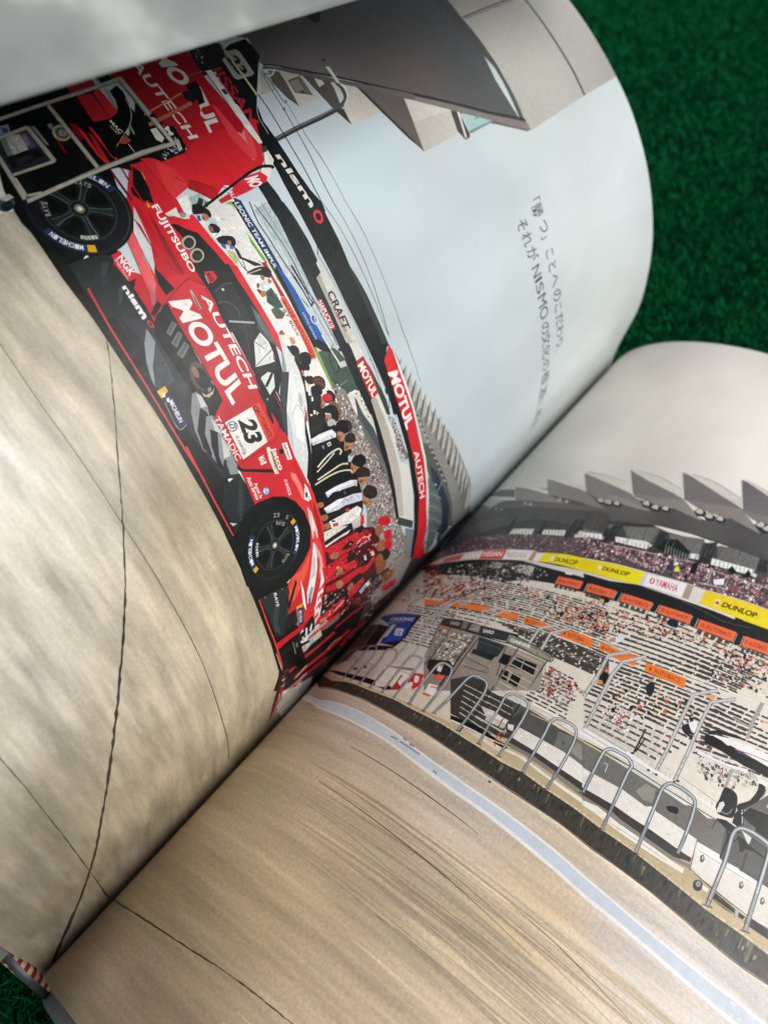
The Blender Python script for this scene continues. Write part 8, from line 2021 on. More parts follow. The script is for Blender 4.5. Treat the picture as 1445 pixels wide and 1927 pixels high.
prn('R', 'printed_board', 'ink', '''
p 17 e2653c 1689 3067 154 39 5 -62 -156 -41
t 18 6a3226 0.04|AUTOBACS|1724 3056 104 27 1 -27 -104 -27
p 18 8a3f2c 1719 3041 0 -9 -3 -6 -6 0 -2 1 -6 11 2 13 2 2 5 1 5 -4
p 19 e2653c 1715 3040 -1 -6 -4 -2 -2 2 -2 5 1 7 2 2 3 -1
p 17 48443f 1700 3000 20 5 4 -32 -20 -5
p 17 48443f 1729 3007 20 5 3 -32 -19 -4
p 17 48443f 1758 3014 20 6 3 -32 -19 -5
p 17 48443f 1787 3022 19 5 4 -31 -20 -6
p 18 48443f 1816 3030 19 5 3 -31 -19 -6
p 18 bab4a8 1681 3066 3 -108 4 -1 -4 109
p 18 8e8a82 1845 3102 0 -96 5 0 0 95
''')
prn('R', 'printed_board', 'ink', '''
p 17 e2653c 1886 3118 160 49 13 -69 -173 -41
t 18 6a3226 0.04|AUTOBACS|1922 3110 108 33 0 -25 -109 -34
p 18 8a3f2c 1915 3095 0 -9 -4 -6 -2 -1 -5 1 -4 7 -2 9 4 10 3 2 5 -2
p 19 e2653c 1911 3094 -1 -7 -3 -2 -3 3 -2 4 2 7 3 2 3 -2
p 18 48443f 1894 3055 21 6 3 -31 -21 -7
p 18 48443f 1924 3064 21 6 3 -32 -21 -6
p 18 48443f 1954 3073 21 6 3 -31 -21 -6
p 18 48443f 1984 3082 21 7 3 -31 -21 -7
p 18 48443f 2015 3092 20 6 3 -31 -21 -7
p 17 bab4a8 1878 3116 -2 -103 3 0 3 103
p 18 8e8a82 2049 3162 -5 -90 5 0 5 90
''')
prn('R', 'printed_board', 'ink', '''
p 17 e2653c 2090 3170 190 59 2 -75 -188 -52
t 18 6a3226 0.04|AUTOBACS|2133 3162 129 40 1 -28 -129 -41
p 18 8a3f2c 2124 3145 0 -9 -4 -6 -5 -1 -2 1 -4 6 -1 9 4 11 3 1 5 -1
p 19 e2653c 2121 3144 -1 -7 -3 -2 -3 1 -2 8 2 6 4 0
p 18 48443f 2104 3100 24 7 2 -31 -24 -7
p 18 48443f 2139 3110 25 8 2 -31 -25 -7
p 18 48443f 2175 3122 25 7 1 -31 -24 -8
p 18 48443f 2211 3133 25 8 1 -31 -25 -8
p 18 48443f 2247 3144 24 9 1 -31 -24 -8
p 17 bab4a8 2080 3167 6 -114 3 1 -5 114
p 18 8e8a82 2283 3224 2 -101 5 1 -2 100
''')
prn('R', 'printed_board', 'ink', '''
p 17 e2653c 2324 3238 130 52 24 -68 -150 -56
t 18 6a3226 0.04|AUTOBACS|2354 3227 88 36 1 -31 -87 -35
p 19 8a3f2c 2351 3211 -2 -13 -5 -4 -5 1 -3 6 -1 9 5 11 5 2 2 -2
p 20 e2653c 2348 3210 -2 -8 -2 -2 -3 1 -2 8 2 6 4 1
p 17 48443f 2335 3162 17 7 0 -31 -16 -6
p 18 48443f 2359 3172 17 7 1 -31 -17 -7
p 18 48443f 2384 3182 16 6 1 -31 -17 -6
p 18 48443f 2408 3192 17 6 0 -31 -16 -7
p 18 48443f 2432 3202 17 6 1 -31 -17 -7
p 18 bab4a8 2318 3236 5 -123 3 1 -5 122
p 18 8e8a82 2456 3284 2 -109 5 1 -2 109
''')
prn('R', 'printed_board', 'ink', '''
p 17 df6440 1336 2988 134 34 8 -63 -136 -31
t 18 6a3226 0.04|AUTOBACS|1368 2977 91 24 2 -25 -91 -24
p 18 8a3f2c 1364 2962 0 -8 -3 -5 -3 -1 -5 3 -5 11 0 10 4 3 3 -1 5 -4
p 16 48443f 1347 2923 19 5 6 -26 -19 -5
p 16 48443f 1373 2930 19 4 6 -26 -19 -5
p 18 48443f 1399 2936 18 5 6 -26 -19 -5
p 18 48443f 1424 2943 18 5 6 -26 -19 -6
p 18 48443f 1449 2950 19 5 4 -26 -18 -5
''')
prn('R', 'printed_board', 'ink', '''
p 20 df6440 1509 3030 112 20 21 -46 -127 -43
t 21 6a3226 0.04|AUTOBACS|1536 3013 76 14 2 -29 -76 -14
p 21 8a3f2c 1533 2998 0 -8 -3 -5 -2 -1 -4 2 -6 10 1 12 4 2 3 0 4 -4
p 18 48443f 1519 2954 16 3 5 -25 -16 -3
p 19 48443f 1541 2958 15 3 5 -26 -15 -3
p 19 48443f 1562 2962 15 3 5 -26 -16 -3
p 19 48443f 1583 2966 15 3 5 -26 -16 -3
p 19 48443f 1604 2970 15 3 4 -25 -15 -4
''')
prn('R', 'printed_board', 'ink', '''
p 16 ea7430 692 2535 103 9 20 -41 -95 -10
p 17 c85a1e 692 2534 124 -32 -1 2 -123 33
''')
prn('R', 'printed_board', 'ink', '''
p 15 ea7430 816 2555 133 13 11 -38 -128 -17
p 16 c85a1e 816 2553 145 -24 -1 3 -145 24
''')
prn('R', 'printed_board', 'ink', '''
p 17 ea7430 902 2551 47 17 7 -37 -57 -9
p 18 c85a1e 902 2550 54 -21 0 3 -54 20
''')
prn('R', 'printed_board', 'ink', '''
p 15 ea7430 977 2578 135 23 7 -46 -139 -21
p 16 c85a1e 978 2576 141 -22 -1 2 -141 23
''')
prn('R', 'printed_board', 'ink', '''
p 16 ea7430 1164 2588 117 40 17 -44 -55 -20 -73 -6
p 17 c85a1e 1165 2587 133 -5 0 3 -134 4
''')
prn('R', 'printed_board', 'ink', '''
p 15 ea7430 1323 2630 92 13 14 -33 -93 -31
t 16 7a3a20 0.04|AUTOBACS|1346 2620 58 8 6 -25 -57 -9
p 17 8a4524 1349 2606 0 -7 -3 -4 -4 -1 -3 2 -5 10 0 10 2 1 5 1 5 -4
''')
prn('R', 'printed_board', 'ink', '''
p 16 ea7430 1412 2641 68 1 15 -36 -69 2
p 17 c85a1e 1412 2640 82 -35 1 2 -83 35
''')
prn('R', 'printed_board', 'ink', '''
p 16 ea7430 1520 2664 84 12 82 14 20 -55 -84 -17 -86 -14
t 17 7a3a20 0.04|AUTOBACS|1562 2654 104 17 7 -30 -104 -17
p 17 8a4524 1558 2638 0 -8 -3 -4 -5 -1 -2 1 -5 10 1 9 2 2 4 1 5 -4
''')
prn('R', 'printed_board', 'ink', '''
p 17 ea7430 1730 2688 53 11 18 -39 -63 -10
p 18 c85a1e 1730 2687 71 -29 1 3 -71 28
''')
prn('R', 'printed_board', 'ink', '''
p 15 ea7430 1177 2622 33 11 4 -20 -33 -11
p 16 c85a1e 1177 2620 37 -8 0 2 -37 9
''')
prn('R', 'printed_board', 'ink', '''
p 18 ea7430 1644 2668 46 8 14 -43 -38 -9
p 19 c85a1e 1644 2666 60 -34 1 2 -61 35
''')
prn('R', 'printed_board', 'ink', '''
p 19 ea7430 1733 2693 113 19 4 -25 -107 -45
t 20 7a3a20 0.04|AUTOBACS|1760 2684 71 12 5 -25 -71 -12
p 20 8a4524 1759 2671 -1 -9 -4 -4 -4 2 -4 8 1 10 2 2 4 1 4 -3
''')
prn('R', 'printed_board', 'ink', '''
p 21 ea7430 1806 2643 19 53 93 45 13 -70 -39 -13
p 22 c85a1e 1807 2642 111 98 -1 2 -111 -98
''')
prn('R', 'printed_board', 'ink', '''
p 18 ea7430 1966 2728 204 48 10 -60 -198 -41
t 19 7a3a20 0.04|AUTOBACS|2015 2724 128 31 7 -26 -127 -31
p 19 8a4524 2007 2709 -1 -10 -4 -3 -4 1 -3 5 -1 6 3 9 4 1 2 -1
''')
prn('R', 'printed_board', 'ink', '''
p 18 e89a6a 2276 2754 54 42 -10 -48
''')
prn('R', 'printed_board', 'ink', '''
p 18 e89a6a 2552 2821 51 34 6 -17
''')
prn('R', 'printed_rail', 'ink', '''
p 23 dcd6ca 1643 2683 67 10 67 11 128 32 78 16 77 16 140 35 150 48 110 30 111 33 0 7 -111 -33 -110 -30 -150 -48 -141 -35 -77 -17 -78 -15 -128 -33 -66 -11 -68 -9
p 19 dcd6ca 2320 2745 130 26 153 51 0 5 -153 -51 -130 -25
p 19 dcd6ca 1881 2632 63 17 124 34 55 13 109 27 0 4 -109 -27 -55 -12 -125 -34 -63 -17
p 19 dcd6ca 2330 2719 165 24 124 34 0 5 -124 -35 -164 -23
p 15 dcd6ca 1870 2209 132 16 140 11 136 20 0 4 -135 -20 -141 -11 -132 -16
p 24 d8d2c6 686 2536 63 10 116 24 130 24 56 8 99 8 54 8 192 30 85 15 161 22 54 10 70 17 -2 5 -69 -16 -54 -10 -161 -22 -108 -18 -198 -31 -51 -6 -75 -6 -56 -8 -131 -23 -117 -24 -37 -6 -27 -3
p 17 d8d2c6 742 2465 48 8 94 18 138 18 99 20 27 5 121 11 29 4 56 13 64 18 -1 4 -65 -17 -56 -13 -28 -4 -122 -11 -27 -5 -100 -20 -139 -17 -94 -18 -49 -8
p 17 d8d2c6 1503 2589 76 10 175 27 18 4 -1 4 -162 -26 -107 -15
p 15 d8d2c6 1158 2654 113 21 60 10 253 35 -1 4 -253 -36 -60 -10 -114 -20
''', label='white aisle rails of the grandstand')
prn('R', 'printed_crowd', 'ink', '''
r 25 390 0.25 1.05 1.2 41 cfc9bf 1c1d22 26262c b9503c c9a080 c9855c b8323a d8d2c8 4a4c58 d2b48c|1047 2783 94 41 77 10 144 26 149 43 143 49 111 -238 -132 -18 -156 -32 -161 -27 -167 -24 -109 1 -118 7
r 28 700 0.3 1 1.4 42 6d1a20 a8202a 3a2a2c c8b8b0 1d1a1a b86a40 8d8078|437 2820 89 6 152 -49 118 -25 90 7 161 24 -57 -103 -78 -97 -112 -21 -126 -11 -96 117
r 31 420 0.3 0.9 1.4 43 8d1a24 6d1a20 3a2a2c c8b8b0 1d1a1a b8a89a 58504c|0 2860 642 -225 152 -13 -48 -69 -83 -25 -99 -15 -208 8 -15 -43 -341 132
r 31 330 0.4 1.1 1.2 44 6d665e 2a2a2c b8a89a 1a1a1e 8d7a6a 3a4258 c8beb2|646 2819 96 53 86 61 94 12 88 17 163 43 125 -21 -92 -129 -164 -62 -76 -75 -162 23
r 28 330 0.25 1.05 1.2 45 1c1d22 cfc9bf b9503c c9855c 26262c c9a080|1356 2724 169 117 155 55 61 -130 -158 -44 -167 -37
r 31 450 0.25 1.05 1.2 46 cfc9bf 1c1d22 26262c b9503c c9a080 c9855c b8323a d8d2c8 3c4052|1527 2907 207 51 192 66 394 104 22 -59 -256 -85 -226 -146 -122 -55 -125 -51
r 34 135 0.25 1.05 1.2 47 cfc9bf 1c1d22 b9503c c9a080 e8604a d8d2c8|2265 3080 214 104 23 -66 -209 -112
r 19 165 0.25 1.05 1.3 48 cfc9bf 1c1d22 26262c b9503c c9a080 d8d2c8 3c4052|1864 2520 213 145 207 -1 73 -181 -112 -55 -173 -62 -168 -18
r 22 135 0.25 1.05 1.3 49 f2efea cfc9bf 1c1d22 d8605a d8c0b0|1900 2344 72 92 62 -17 15 -106 -94 -43
r 37 195 0.25 1.05 1.3 50 cfc9bf 1c1d22 26262c b9503c c9a080 d8d2c8 3c4052|2245 3037 233 150 74 -215 -130 -26 -149 -76
r 19 240 0.25 1.05 1.3 51 8d8c86 2a2a2c d8d2c8 b8b0a4 4a4a48|2369 2453 236 86 79 -31 -148 -143 -156 -21
r 18 255 0.25 1.05 1.2 52 d8d2c8 2a2a2c c8a890 8d8680 b84a40 3a3a40|1570 2420 108 -16 110 -25 -25 -141 -95 -3 -51 17
''', label='spectators scattered over the white seats', stuff=True)
prn('R', 'printed_spectator', 'ink', '''
p 19 17181c 1814 2508 4 19 8 17 4 4 5 -2 13 -15 8 -17 2 -18 -4 -18 -3 -5 -4 -2 -7 -1 -7 2 -11 5 -6 10
p 20 e0703c 1818 2552 2 11 4 4 6 -3 8 -10 -2 -6 -7 -6 -8 5
p 20 c08a64 1816 2468 7 14 7 6 8 -3 6 -9 1 -4 -2 -3 -9 -8 -9 -4 -6 2 -3 6
''')
prn('R', 'printed_spectator', 'ink', '''
p 22 23252a 2024 2594 0 20 2 10 7 14 4 3 5 0 11 -5 4 -5 3 -9 5 -24 2 -22 -3 -13 -2 -4 -4 -2 -4 0 -5 4 -15 15
p 23 c08a64 2017 2643 3 7 11 9 5 -1 5 -6 1 -2 -3 -6 -9 -8 -10 2
p 22 d8c49a 2077 2665 10 5 5 -41 -9 -3
''')
prn('R', 'printed_spectator', 'ink', '''
p 22 20242a 2250 2514 1 8 11 19 6 7 6 4 6 0 14 -10 11 -14 7 -15 2 -15 -2 -5 -5 -3 -8 -1 -10 0 -17 3 -12 6 -6 5 -3 5
p 23 e6e4e0 2274 2552 1 8 3 9 12 15 4 3 6 -1 5 -3 10 -12 2 -7 -1 -19 -5 -19 -4 -4 -6 1 -8 6 -15 16
p 24 17181c 2262 2584 3 6 9 5 9 -6 3 -6 -6 -10 -6 -4 -6 4
''')
prn('R', 'printed_spectator', 'ink', '''
p 13 1a1d26 2344 2106 3 4 12 11 13 8 10 5 8 0 3 -2 5 -8 1 -12 -2 -4 -4 -4 -16 -8 -15 -4 -5 1 -10 5 -3 4
p 34 1a2130 1950 3034 2 7 12 21 13 14 5 3 7 -1 6 -2 10 -7 6 -14 1 -9 0 -8 -2 -7 -6 -4 -17 -6 -22 -1 -11 5 -3 4
p 35 c08a64 1936 3017 8 12 6 5 6 -4 4 -8 0 -3 -5 -7 -11 -6 -3 0 -4 5
''')
prn('R', 'printed_spectator', 'ink', '''
p 17 c8d4ea 1774 2760 6 18 13 18 5 4 6 -1 4 -5 8 -13 1 -7 -5 -14 -11 -14 -5 -3 -5 0 -6 2 -10 9
p 28 b0855c 1756 2736 5 13 10 14 3 3 4 0 3 -3 4 -9 1 -4 -6 -11 -8 -11 -4 -2 -7 1 -5 6
''')
prn('R', 'printed_spectator', 'ink', '''
p 28 17181c 1599 2978 3 5 7 4 16 3 6 0 5 -4 10 -14 3 -7 0 -6 -3 -6 -14 -13 -8 -3 -6 0 -5 4 -6 9 -8 20
p 34 c99a78 1600 2935 6 21 6 9 4 0 4 -3 6 -8 2 -5 -4 -12 -7 -11 -3 -3 -4 -1 -6 5
''')
prn('R', 'printed_timing_stand', 'ink', '''
p 17 8d8478 920 2375 78 2 74 3 139 11 131 14 71 4 135 12 64 -172 -156 -107 -107 -68 -110 -66 -115 -63 -114 158
r 18 390 0.25 1.05 1.2 61 d8d0c4 b8ae9e 5a5248 e8e2d6 3a3530 9a9082|938 2338 105 17 98 21 35 -94 -12 -152 -94 -28
p 18 2b2c2f 918 2429 116 23 72 6 68 7 115 20 68 14 5 -62 -86 -23 -90 -21 -185 -11 -80 -1
p 19 101112 922 2372 90 5 165 13 25 2 55 8 53 9 33 8 25 9 -3 6 -24 -9 -33 -7 -53 -9 -55 -8 -25 -3 -166 -12 -90 -5
p 19 6a645e 1039 2444 33 14 12 -58 -28 -8
p 19 8a8078 1095 2448 49 12 16 -50 -60 -8
t 19 dcd8d4 0.1|SARD|1171 2444 59 14 7 -24 -59 -14
t 19 b8b0a8 0.08|SARD|972 2422 56 6 7 -23 -55 -7
p 20 777a68 1310 2482 194 -5 65 -13 5 -30 -58 -7 -104 1 -91 -6
p 21 8f927c 1340 2463 107 -3 115 -11 0 -14 -77 -4 -138 7
p 22 17181a 1310 2478 160 -1 17 -1 32 -2 30 -4 11 -3 9 -3 5 -5 2 -6 1 -7 -1 -5 -4 -5 -6 -2 -9 -2 -59 -4 -84 0 -93 -4 2 -6 92 3 85 1 58 4 10 2 8 3 4 6 2 8 -1 9 -3 8 -7 7 -10 4 -27 6 -48 4 -177 2
t 22 e8e8e0 0.1|GAINER|1332 2457 114 12 3 -20 -115 -14
p 18 2a2e31 1182 2386 149 12 5 -85 -124 -12
p 19 1b2022 1198 2298 128 19 -6 -42 -118 -9
p 19 4d5254 1202 2353 118 11 -1 5 -118 -11
p 18 101314 1346 2348 47 9 10 -70 -48 -1
p 18 15191a 1419 2364 109 14 17 -72 -131 -12
p 18 101415 1396 2255 34 12 20 -61 -46 -2
p 18 101415 1450 2270 48 4 13 -73 -51 2
p 19 d0cec4 1458 2370 14 -57 2 1 -14 57
p 19 2e2b28 1334 2402 18 -69 38 -128 4 1 -38 128 -17 68
p 20 2e2b28 1179 2387 3 -168 19 -230 6 -1 -18 230 -3 167
p 21 2e2b28 1156 2386 8 -176 8 -236 7 -2 -8 236 -8 176
p 22 2e2b28 1144 2379 20 -229 16 -141 5 -1 -16 142 -19 228
p 21 2e2b28 918 2376 74 -250 5 -1 -74 250
p 21 2e2b28 997 2375 29 -214 -2 -69 6 -2 2 70 -29 213
p 19 2e2b28 1393 2418 7 -130 19 -169 5 0 -18 168 -8 130
p 23 2e2b28 1556 2428 2 -110 0 -105 6 0 0 104 -2 111
p 23 2e2b28 1008 2312 80 5 77 7 -1 4 -77 -7 -81 -5
p 18 2e2b28 1204 2226 66 -2 64 0 11 -27 -65 -10 -68 -10 2 -4 67 10 66 11 -12 34 -132 2
p 20 b8b29e 1403 2389 75 1 74 1 -1 7 -73 -2 -76 0
p 24 b8b29e 1406 2347 76 -1 74 1 -1 6 -74 -1 -76 1
p 24 b8b29e 1410 2305 76 -2 73 1 -1 6 -73 0 -76 1
p 24 b8b29e 1412 2264 77 -3 74 -1 -1 6 -74 1 -76 3
p 24 b8b29e 1416 2223 76 -3 74 -2 0 6 -74 2 -77 3
p 20 b8b29e 1419 2182 77 -4 74 -2 -1 6 -74 2 -77 4
p 20 b8b29e 1422 2143 77 -5 74 -3 0 5 -75 4 -77 4
p 25 7a776c 1397 2416 7 -135 14 -149 6 0 -14 148 -6 135
p 25 8c897e 1549 2414 9 -201 6 0 -9 201
p 22 d8542c 954 2366 37 9 4 -19 -33 -8
p 22 1d1b1a 1024 2119 39 28 35 -3 36 -87 -57 0
p 23 1a1a1a 1098 2144 73 -1 15 -58 -51 -18
p 24 c84a2c 1116 2048 47 24 8 -24 -51 -17
p 24 9ab04a 1100 2106 8 24 24 -36 -2 -20
''', label='dark timing stand with screens under a long roof')
prn('R', 'printed_timing_stand', 'ink', '''
p 21 3a3835 1204 2070 66 65 82 12 59 -36 130 -1 37 -77 24 68 21 -86 -1 -82 -86 -29 -109 -7 -108 -1
p 22 d8d0c4 1421 2012 66 9 83 -10 1 -49 -88 6
p 23 b8ae9e 1469 1992 98 0 4 -30 -94 -7
p 22 cfc7b4 1283 2076 75 0 73 1 -1 5 -72 -2 -76 0
p 23 c8bfa8 1422 2080 67 1 67 2 -1 4 -66 -2 -68 -1
p 22 cfc7b4 1298 2044 73 -2 71 0 -1 4 -71 1 -73 1
p 23 c8bfa8 1432 2045 133 2 -1 4 -132 -2
p 23 cfc7b4 1311 2013 72 -3 69 -2 0 4 -70 2 -71 3
p 24 c8bfa8 1443 2010 131 2 0 4 -131 -1
p 22 cfc7b4 1325 1982 138 -8 -1 4 -138 9
p 24 c8bfa8 1454 1976 129 0 0 5 -129 0
p 22 cfc7b4 1338 1952 135 -12 0 4 -135 12
p 23 c8bfa8 1464 1943 128 -1 0 4 -128 1
p 22 cfc7b4 1352 1922 131 -14 0 4 -131 15
p 23 c8bfa8 1475 1910 126 -2 0 4 -126 2
p 24 2e2b28 1409 2148 9 -170 -12 -142 6 -1 11 142 -9 170
p 25 2e2b28 1569 2131 2 -101 15 -122 4 1 -14 121 -2 101
p 24 2e2b28 1354 2141 15 -213 4 0 -14 212
p 25 2e2b28 1539 2110 9 -196 4 0 -9 196
p 25 0f1010 1323 1890 142 15 100 -4 77 -2 -8 -21 -148 -8 -144 -10
p 26 e4dccc 1340 1861 116 9 115 6 -1 9 -115 -6 -117 -9
p 27 d8c8a8 1415 1869 77 5 58 5 47 7 53 9 -1 5 -53 -9 -47 -7 -57 -5 -78 -4
p 28 c84a30 1590 1862 -12 24 -4 9 -2 9 0 10 2 20 2 8 3 6 4 3 5 1 16 -2 0 5 -16 2 -7 -1 -5 -4 -3 -7 -3 -10 -2 -21 0 -10 3 -10 4 -10 12 -24
p 29 c84a30 1574 1896 47 2 -1 4 -46 -2
p 26 d8d0c6 1577 1999 28 11 11 -32 -26 -2
p 29 c9c4ba 1430 1947 57 -1 69 0 22 2 10 3 4 7 -4 6 -6 6 -3 -3 8 -10 -1 -1 -9 -3 -22 -2 -32 -1 -93 2
p 21 9ab04a 1565 2398 19 -44 16 -34 18 -29 22 -33 2 3 -22 32 -18 29 -15 33 -19 45
''', label='lower deck of the timing stand with rungs')
prn('R', 'printed_banner', 'ink', '''
p 17 1d3a86 400 2384 154 11 188 8 50 -163 -12 -57 -126 -43 -42 142
p 18 2a4aa8 672 2289 70 14 40 -98 -105 -67
p 19 101626 742 2403 29 1 16 -229 -11 -35 -112 1 109 51 13 57
t 18 d4dcec 0.1|CALSONIC|559 2358 181 16 6 -26 -180 -17
t 18 b8c4dc 0|IMPUL|606 2327 98 10 4 -11 -104 -10
p 19 e4e4ea 675 2273 57 5 24 -53 -50 -6
t 20 20305a 0.14|12|696 2260 32 5 14 -33 -30 -4
p 18 b8bfd0 618 2294 31 9 15 -103 -30 -15
p 18 3a1a20 490 2307 42 -15 80 -10 32 -202 -102 -14 -22 114
p 19 4a4644 414 2150 -67 169 143 -12 28 -149 30 -87 -68 2
p 20 2a1218 608 2118 168 22 -11 -34 -121 -26
p 20 8d7a70 482 2287 33 -110 29 -105 8 -2 -28 103 -32 109
p 18 bdb6ac 301 2386 52 -16 29 1 52 10 26 4 82 9 56 5 97 4 45 3 -3 4 -45 -3 -98 -4 -142 -12 -58 -7 -31 -2 -50 10 -313 148
p 20 c8c2b6 0 2500 372 -180 48 -11 41 -6 34 -2 27 0 24 2 44 5 28 6 -6 5 -28 -5 -44 -6 -24 0 -29 0 -35 2 -44 8 -57 16
p 20 58524c 0 2240 0 110 462 -142 48 -136 -10 -86 -93 -32
p 21 a09a90 416 1972 2 16 0 22 3 26 10 22 19 17 33 9 77 17 31 8 20 7 -5 4 -20 -7 -31 -8 -79 -16 -35 -9 -21 -16 -12 -23 -3 -25 0 -23 -1 -15
''', label='blue banner by the gutter')
prn('R', 'printed_signboard', 'ink', '''
p 18 c82430 998 2018 65 15 20 -74 -15 -35 -55 29
p 19 e4ddd4 1024 2005 2 3 5 2 12 0 5 -3 8 -11 6 -14 0 -6 -5 -7 -9 -3 -4 2 -4 4 -11 18
p 19 e4ddd4 1022 1957 6 4 12 0 8 -11 2 -8 -2 -2 -6 -5 -8 0 -9 13
p 10 a82a2a 948 1981 43 -10 16 -77 -51 -23 -2 46
p 11 e8e0d8 960 1977 31 -6 0 -56 -29 15
p 25 161618 1026 2132 104 40 46 -34 -12 -53 -92 -19 -28 16
p 26 d8d8d0 1090 2123 29 5 12 -42 -23 -2
p 27 d8542c 1100 2132 14 3 6 -21 -11 -1
p 25 e05a38 1117 2060 46 15 5 -26 -45 -9
p 22 f0e8e0 1121 1996 50 9 14 -65 -54 -3
p 23 e05a38 1136 1986 37 10 2 -8 -36 -10
p 23 e05a38 1125 1934 44 6 1 -13 -39 -3
''', label='small red and white signs')
prn('R', 'printed_fence_post', 'ink', '''
p 24 8e8e8b 1812 2346 2 154 -10 138 80 89 -14 20 -84 -98 8 -149 -1 -154
p 25 c2c1bd 1807 2346 2 154 -9 141 80 91 -6 10 -83 -96 8 -146 -1 -154
p 26 55554f 1807 2375 0 -4 -2 -2 -3 4 0 3 2 2
p 26 55554f 1804 2436 0 -4 -2 -2 -3 4 0 4 2 1
p 26 55554f 1801 2498 1 -4 -3 -1 -3 3 0 4 2 1
p 26 55554f 1800 2557 1 -5 -3 -1 -2 4 0 3 2 1
p 26 55554f 1800 2615 0 -5 -2 -1 -2 4 0 4 2 1
''')
prn('R', 'printed_fence_post', 'ink', '''
p 24 8e8e8b 1892 2198 -22 345 10 107 79 100 -13 19 -84 -108 -12 -117 25 -348
p 25 c2c1bd 1888 2198 -23 346 11 109 80 101 -7 10 -82 -106 -12 -114 24 -348
p 26 55554f 1888 2215 0 -4 -2 -2 -3 4 0 3 2 1
p 26 55554f 1883 2256 1 -3 -3 -2 -2 4 0 3 2 1
p 26 55554f 1883 2290 1 -4 -3 -1 -3 3 0 4 2 0
p 26 55554f 1878 2334 1 -4 -3 -2 -2 4 0 3 2 1
p 26 55554f 1874 2376 0 -3 -2 -2 -3 3 0 4 2 1
''')
prn('R', 'printed_fence_post', 'ink', '''
p 22 8e8e8b 2248 2205 2 141 -12 364 44 51 48 57 -11 19 -98 -119 4 -168 7 -208 -1 -140
p 23 c2c1bd 2244 2204 1 141 -11 367 93 111 -5 9 -96 -116 4 -165 6 -208 0 -141
p 24 55554f 2244 2219 0 -4 -2 -1 -2 2 0 4 2 1
p 24 55554f 2244 2247 0 -4 -2 -2 -2 3 0 4 2 1
p 24 55554f 2244 2275 0 -4 -2 -2 -2 3 0 4 2 1
p 24 55554f 2245 2302 0 -4 -2 -2 -2 4 0 3 2 1
p 24 55554f 2242 2337 1 -4 -3 -1 -2 3 0 3 2 1
''')
prn('R', 'printed_fence_post', 'ink', '''
p 24 8e8e8b 2337 2226 -2 169 -6 182 -3 155 46 49 49 55 -10 19 -101 -114 1 -169 7 -182 2 -168
p 25 c2c1bd 2332 2226 -1 168 -7 182 -2 159 97 106 -5 9 -100 -111 1 -165 7 -182 2 -168
p 26 55554f 2331 2244 1 -3 -3 -2 -2 3 0 3 2 1
p 26 55554f 2332 2274 0 -3 -2 -2 -2 3 0 3 2 1
p 26 55554f 2329 2314 1 -4 -2 -2 -3 4 1 3 2 1
p 26 55554f 2329 2348 0 -3 -2 -2 -3 3 1 4 2 0
p 26 55554f 2329 2381 0 -3 -2 -2 -2 3 0 3 2 2
''')
prn('R', 'printed_fence_post', 'ink', '''
p 24 9b9b98 2524 2920 21 10 -7 -130 6 -113 -13 -11 -11 117
p 22 9b9b98 2524 2480 3 -112 14 5 -3 112
''')
prn('R', 'printed_fence_post', 'ink', '''
p 31 8e8e8b 872 2299 5 209 56 74 -14 12 -58 -76 -4 -213
p 32 c2c1bd 868 2301 5 209 57 75 -7 6 -58 -76 -4 -211
''')
prn('R', 'printed_fence_post', 'ink', '''
p 33 8e8e8b 860 2404 -14 95 39 67 -15 12 -40 -70 14 -98
p 34 c2c1bd 856 2406 -14 95 40 69 -8 5 -40 -69 14 -98
''')
prn('R', 'printed_fence_post', 'ink', '''
p 28 8e8e8b 1116 2463 -9 90 63 56 -10 13 -66 -60 9 -96
p 29 c2c1bd 1112 2464 -8 92 63 56 -5 6 -64 -58 8 -94
''')
prn('R', 'printed_fence_post', 'ink', '''
p 28 8e8e8b 1170 2468 -7 74 58 77 -11 11 -59 -79 6 -80
p 29 c2c1bd 1166 2469 -6 75 58 78 -5 6 -59 -80 6 -78
''')
prn('R', 'printed_fence_post', 'ink', '''
p 28 8e8e8b 1438 2476 -3 111 75 78 -12 18 -80 -84 2 -119
p 29 c2c1bd 1434 2477 -3 113 76 79 -6 9 -78 -82 2 -117
''')
prn('R', 'printed_fence_post', 'ink', '''
p 28 8e8e8b 1510 2475 -11 118 73 83 -13 17 -76 -89 9 -128
p 29 c2c1bd 1505 2475 -10 121 73 84 -6 8 -75 -87 10 -125
''')
prn('R', 'printed_fence_post', 'ink', '''
p 34 8e8e8b 616 2460 24 48 41 27 -15 13 -43 -28 -26 -48
p 35 c2c1bd 611 2462 25 49 41 27 -7 7 -42 -28 -26 -49
''')
prn('R', 'printed_fence_post', 'ink', '''
p 35 8e8e8b 844 2085 -2 219 10 189 29 77 -13 8 -30 -78 -9 -191 3 -219
p 36 c2c1bd 841 2086 -2 219 9 190 30 77 -7 4 -29 -77 -10 -191 3 -220
''')
prn('R', 'printed_fence_post', 'ink', '''
p 33 8e8e8b 929 2117 -26 229 -15 148 29 76 -12 8 -29 -78 15 -150 26 -230
p 34 c2c1bd 926 2118 -26 229 -15 148 29 77 -6 4 -29 -78 15 -149 26 -230
''')
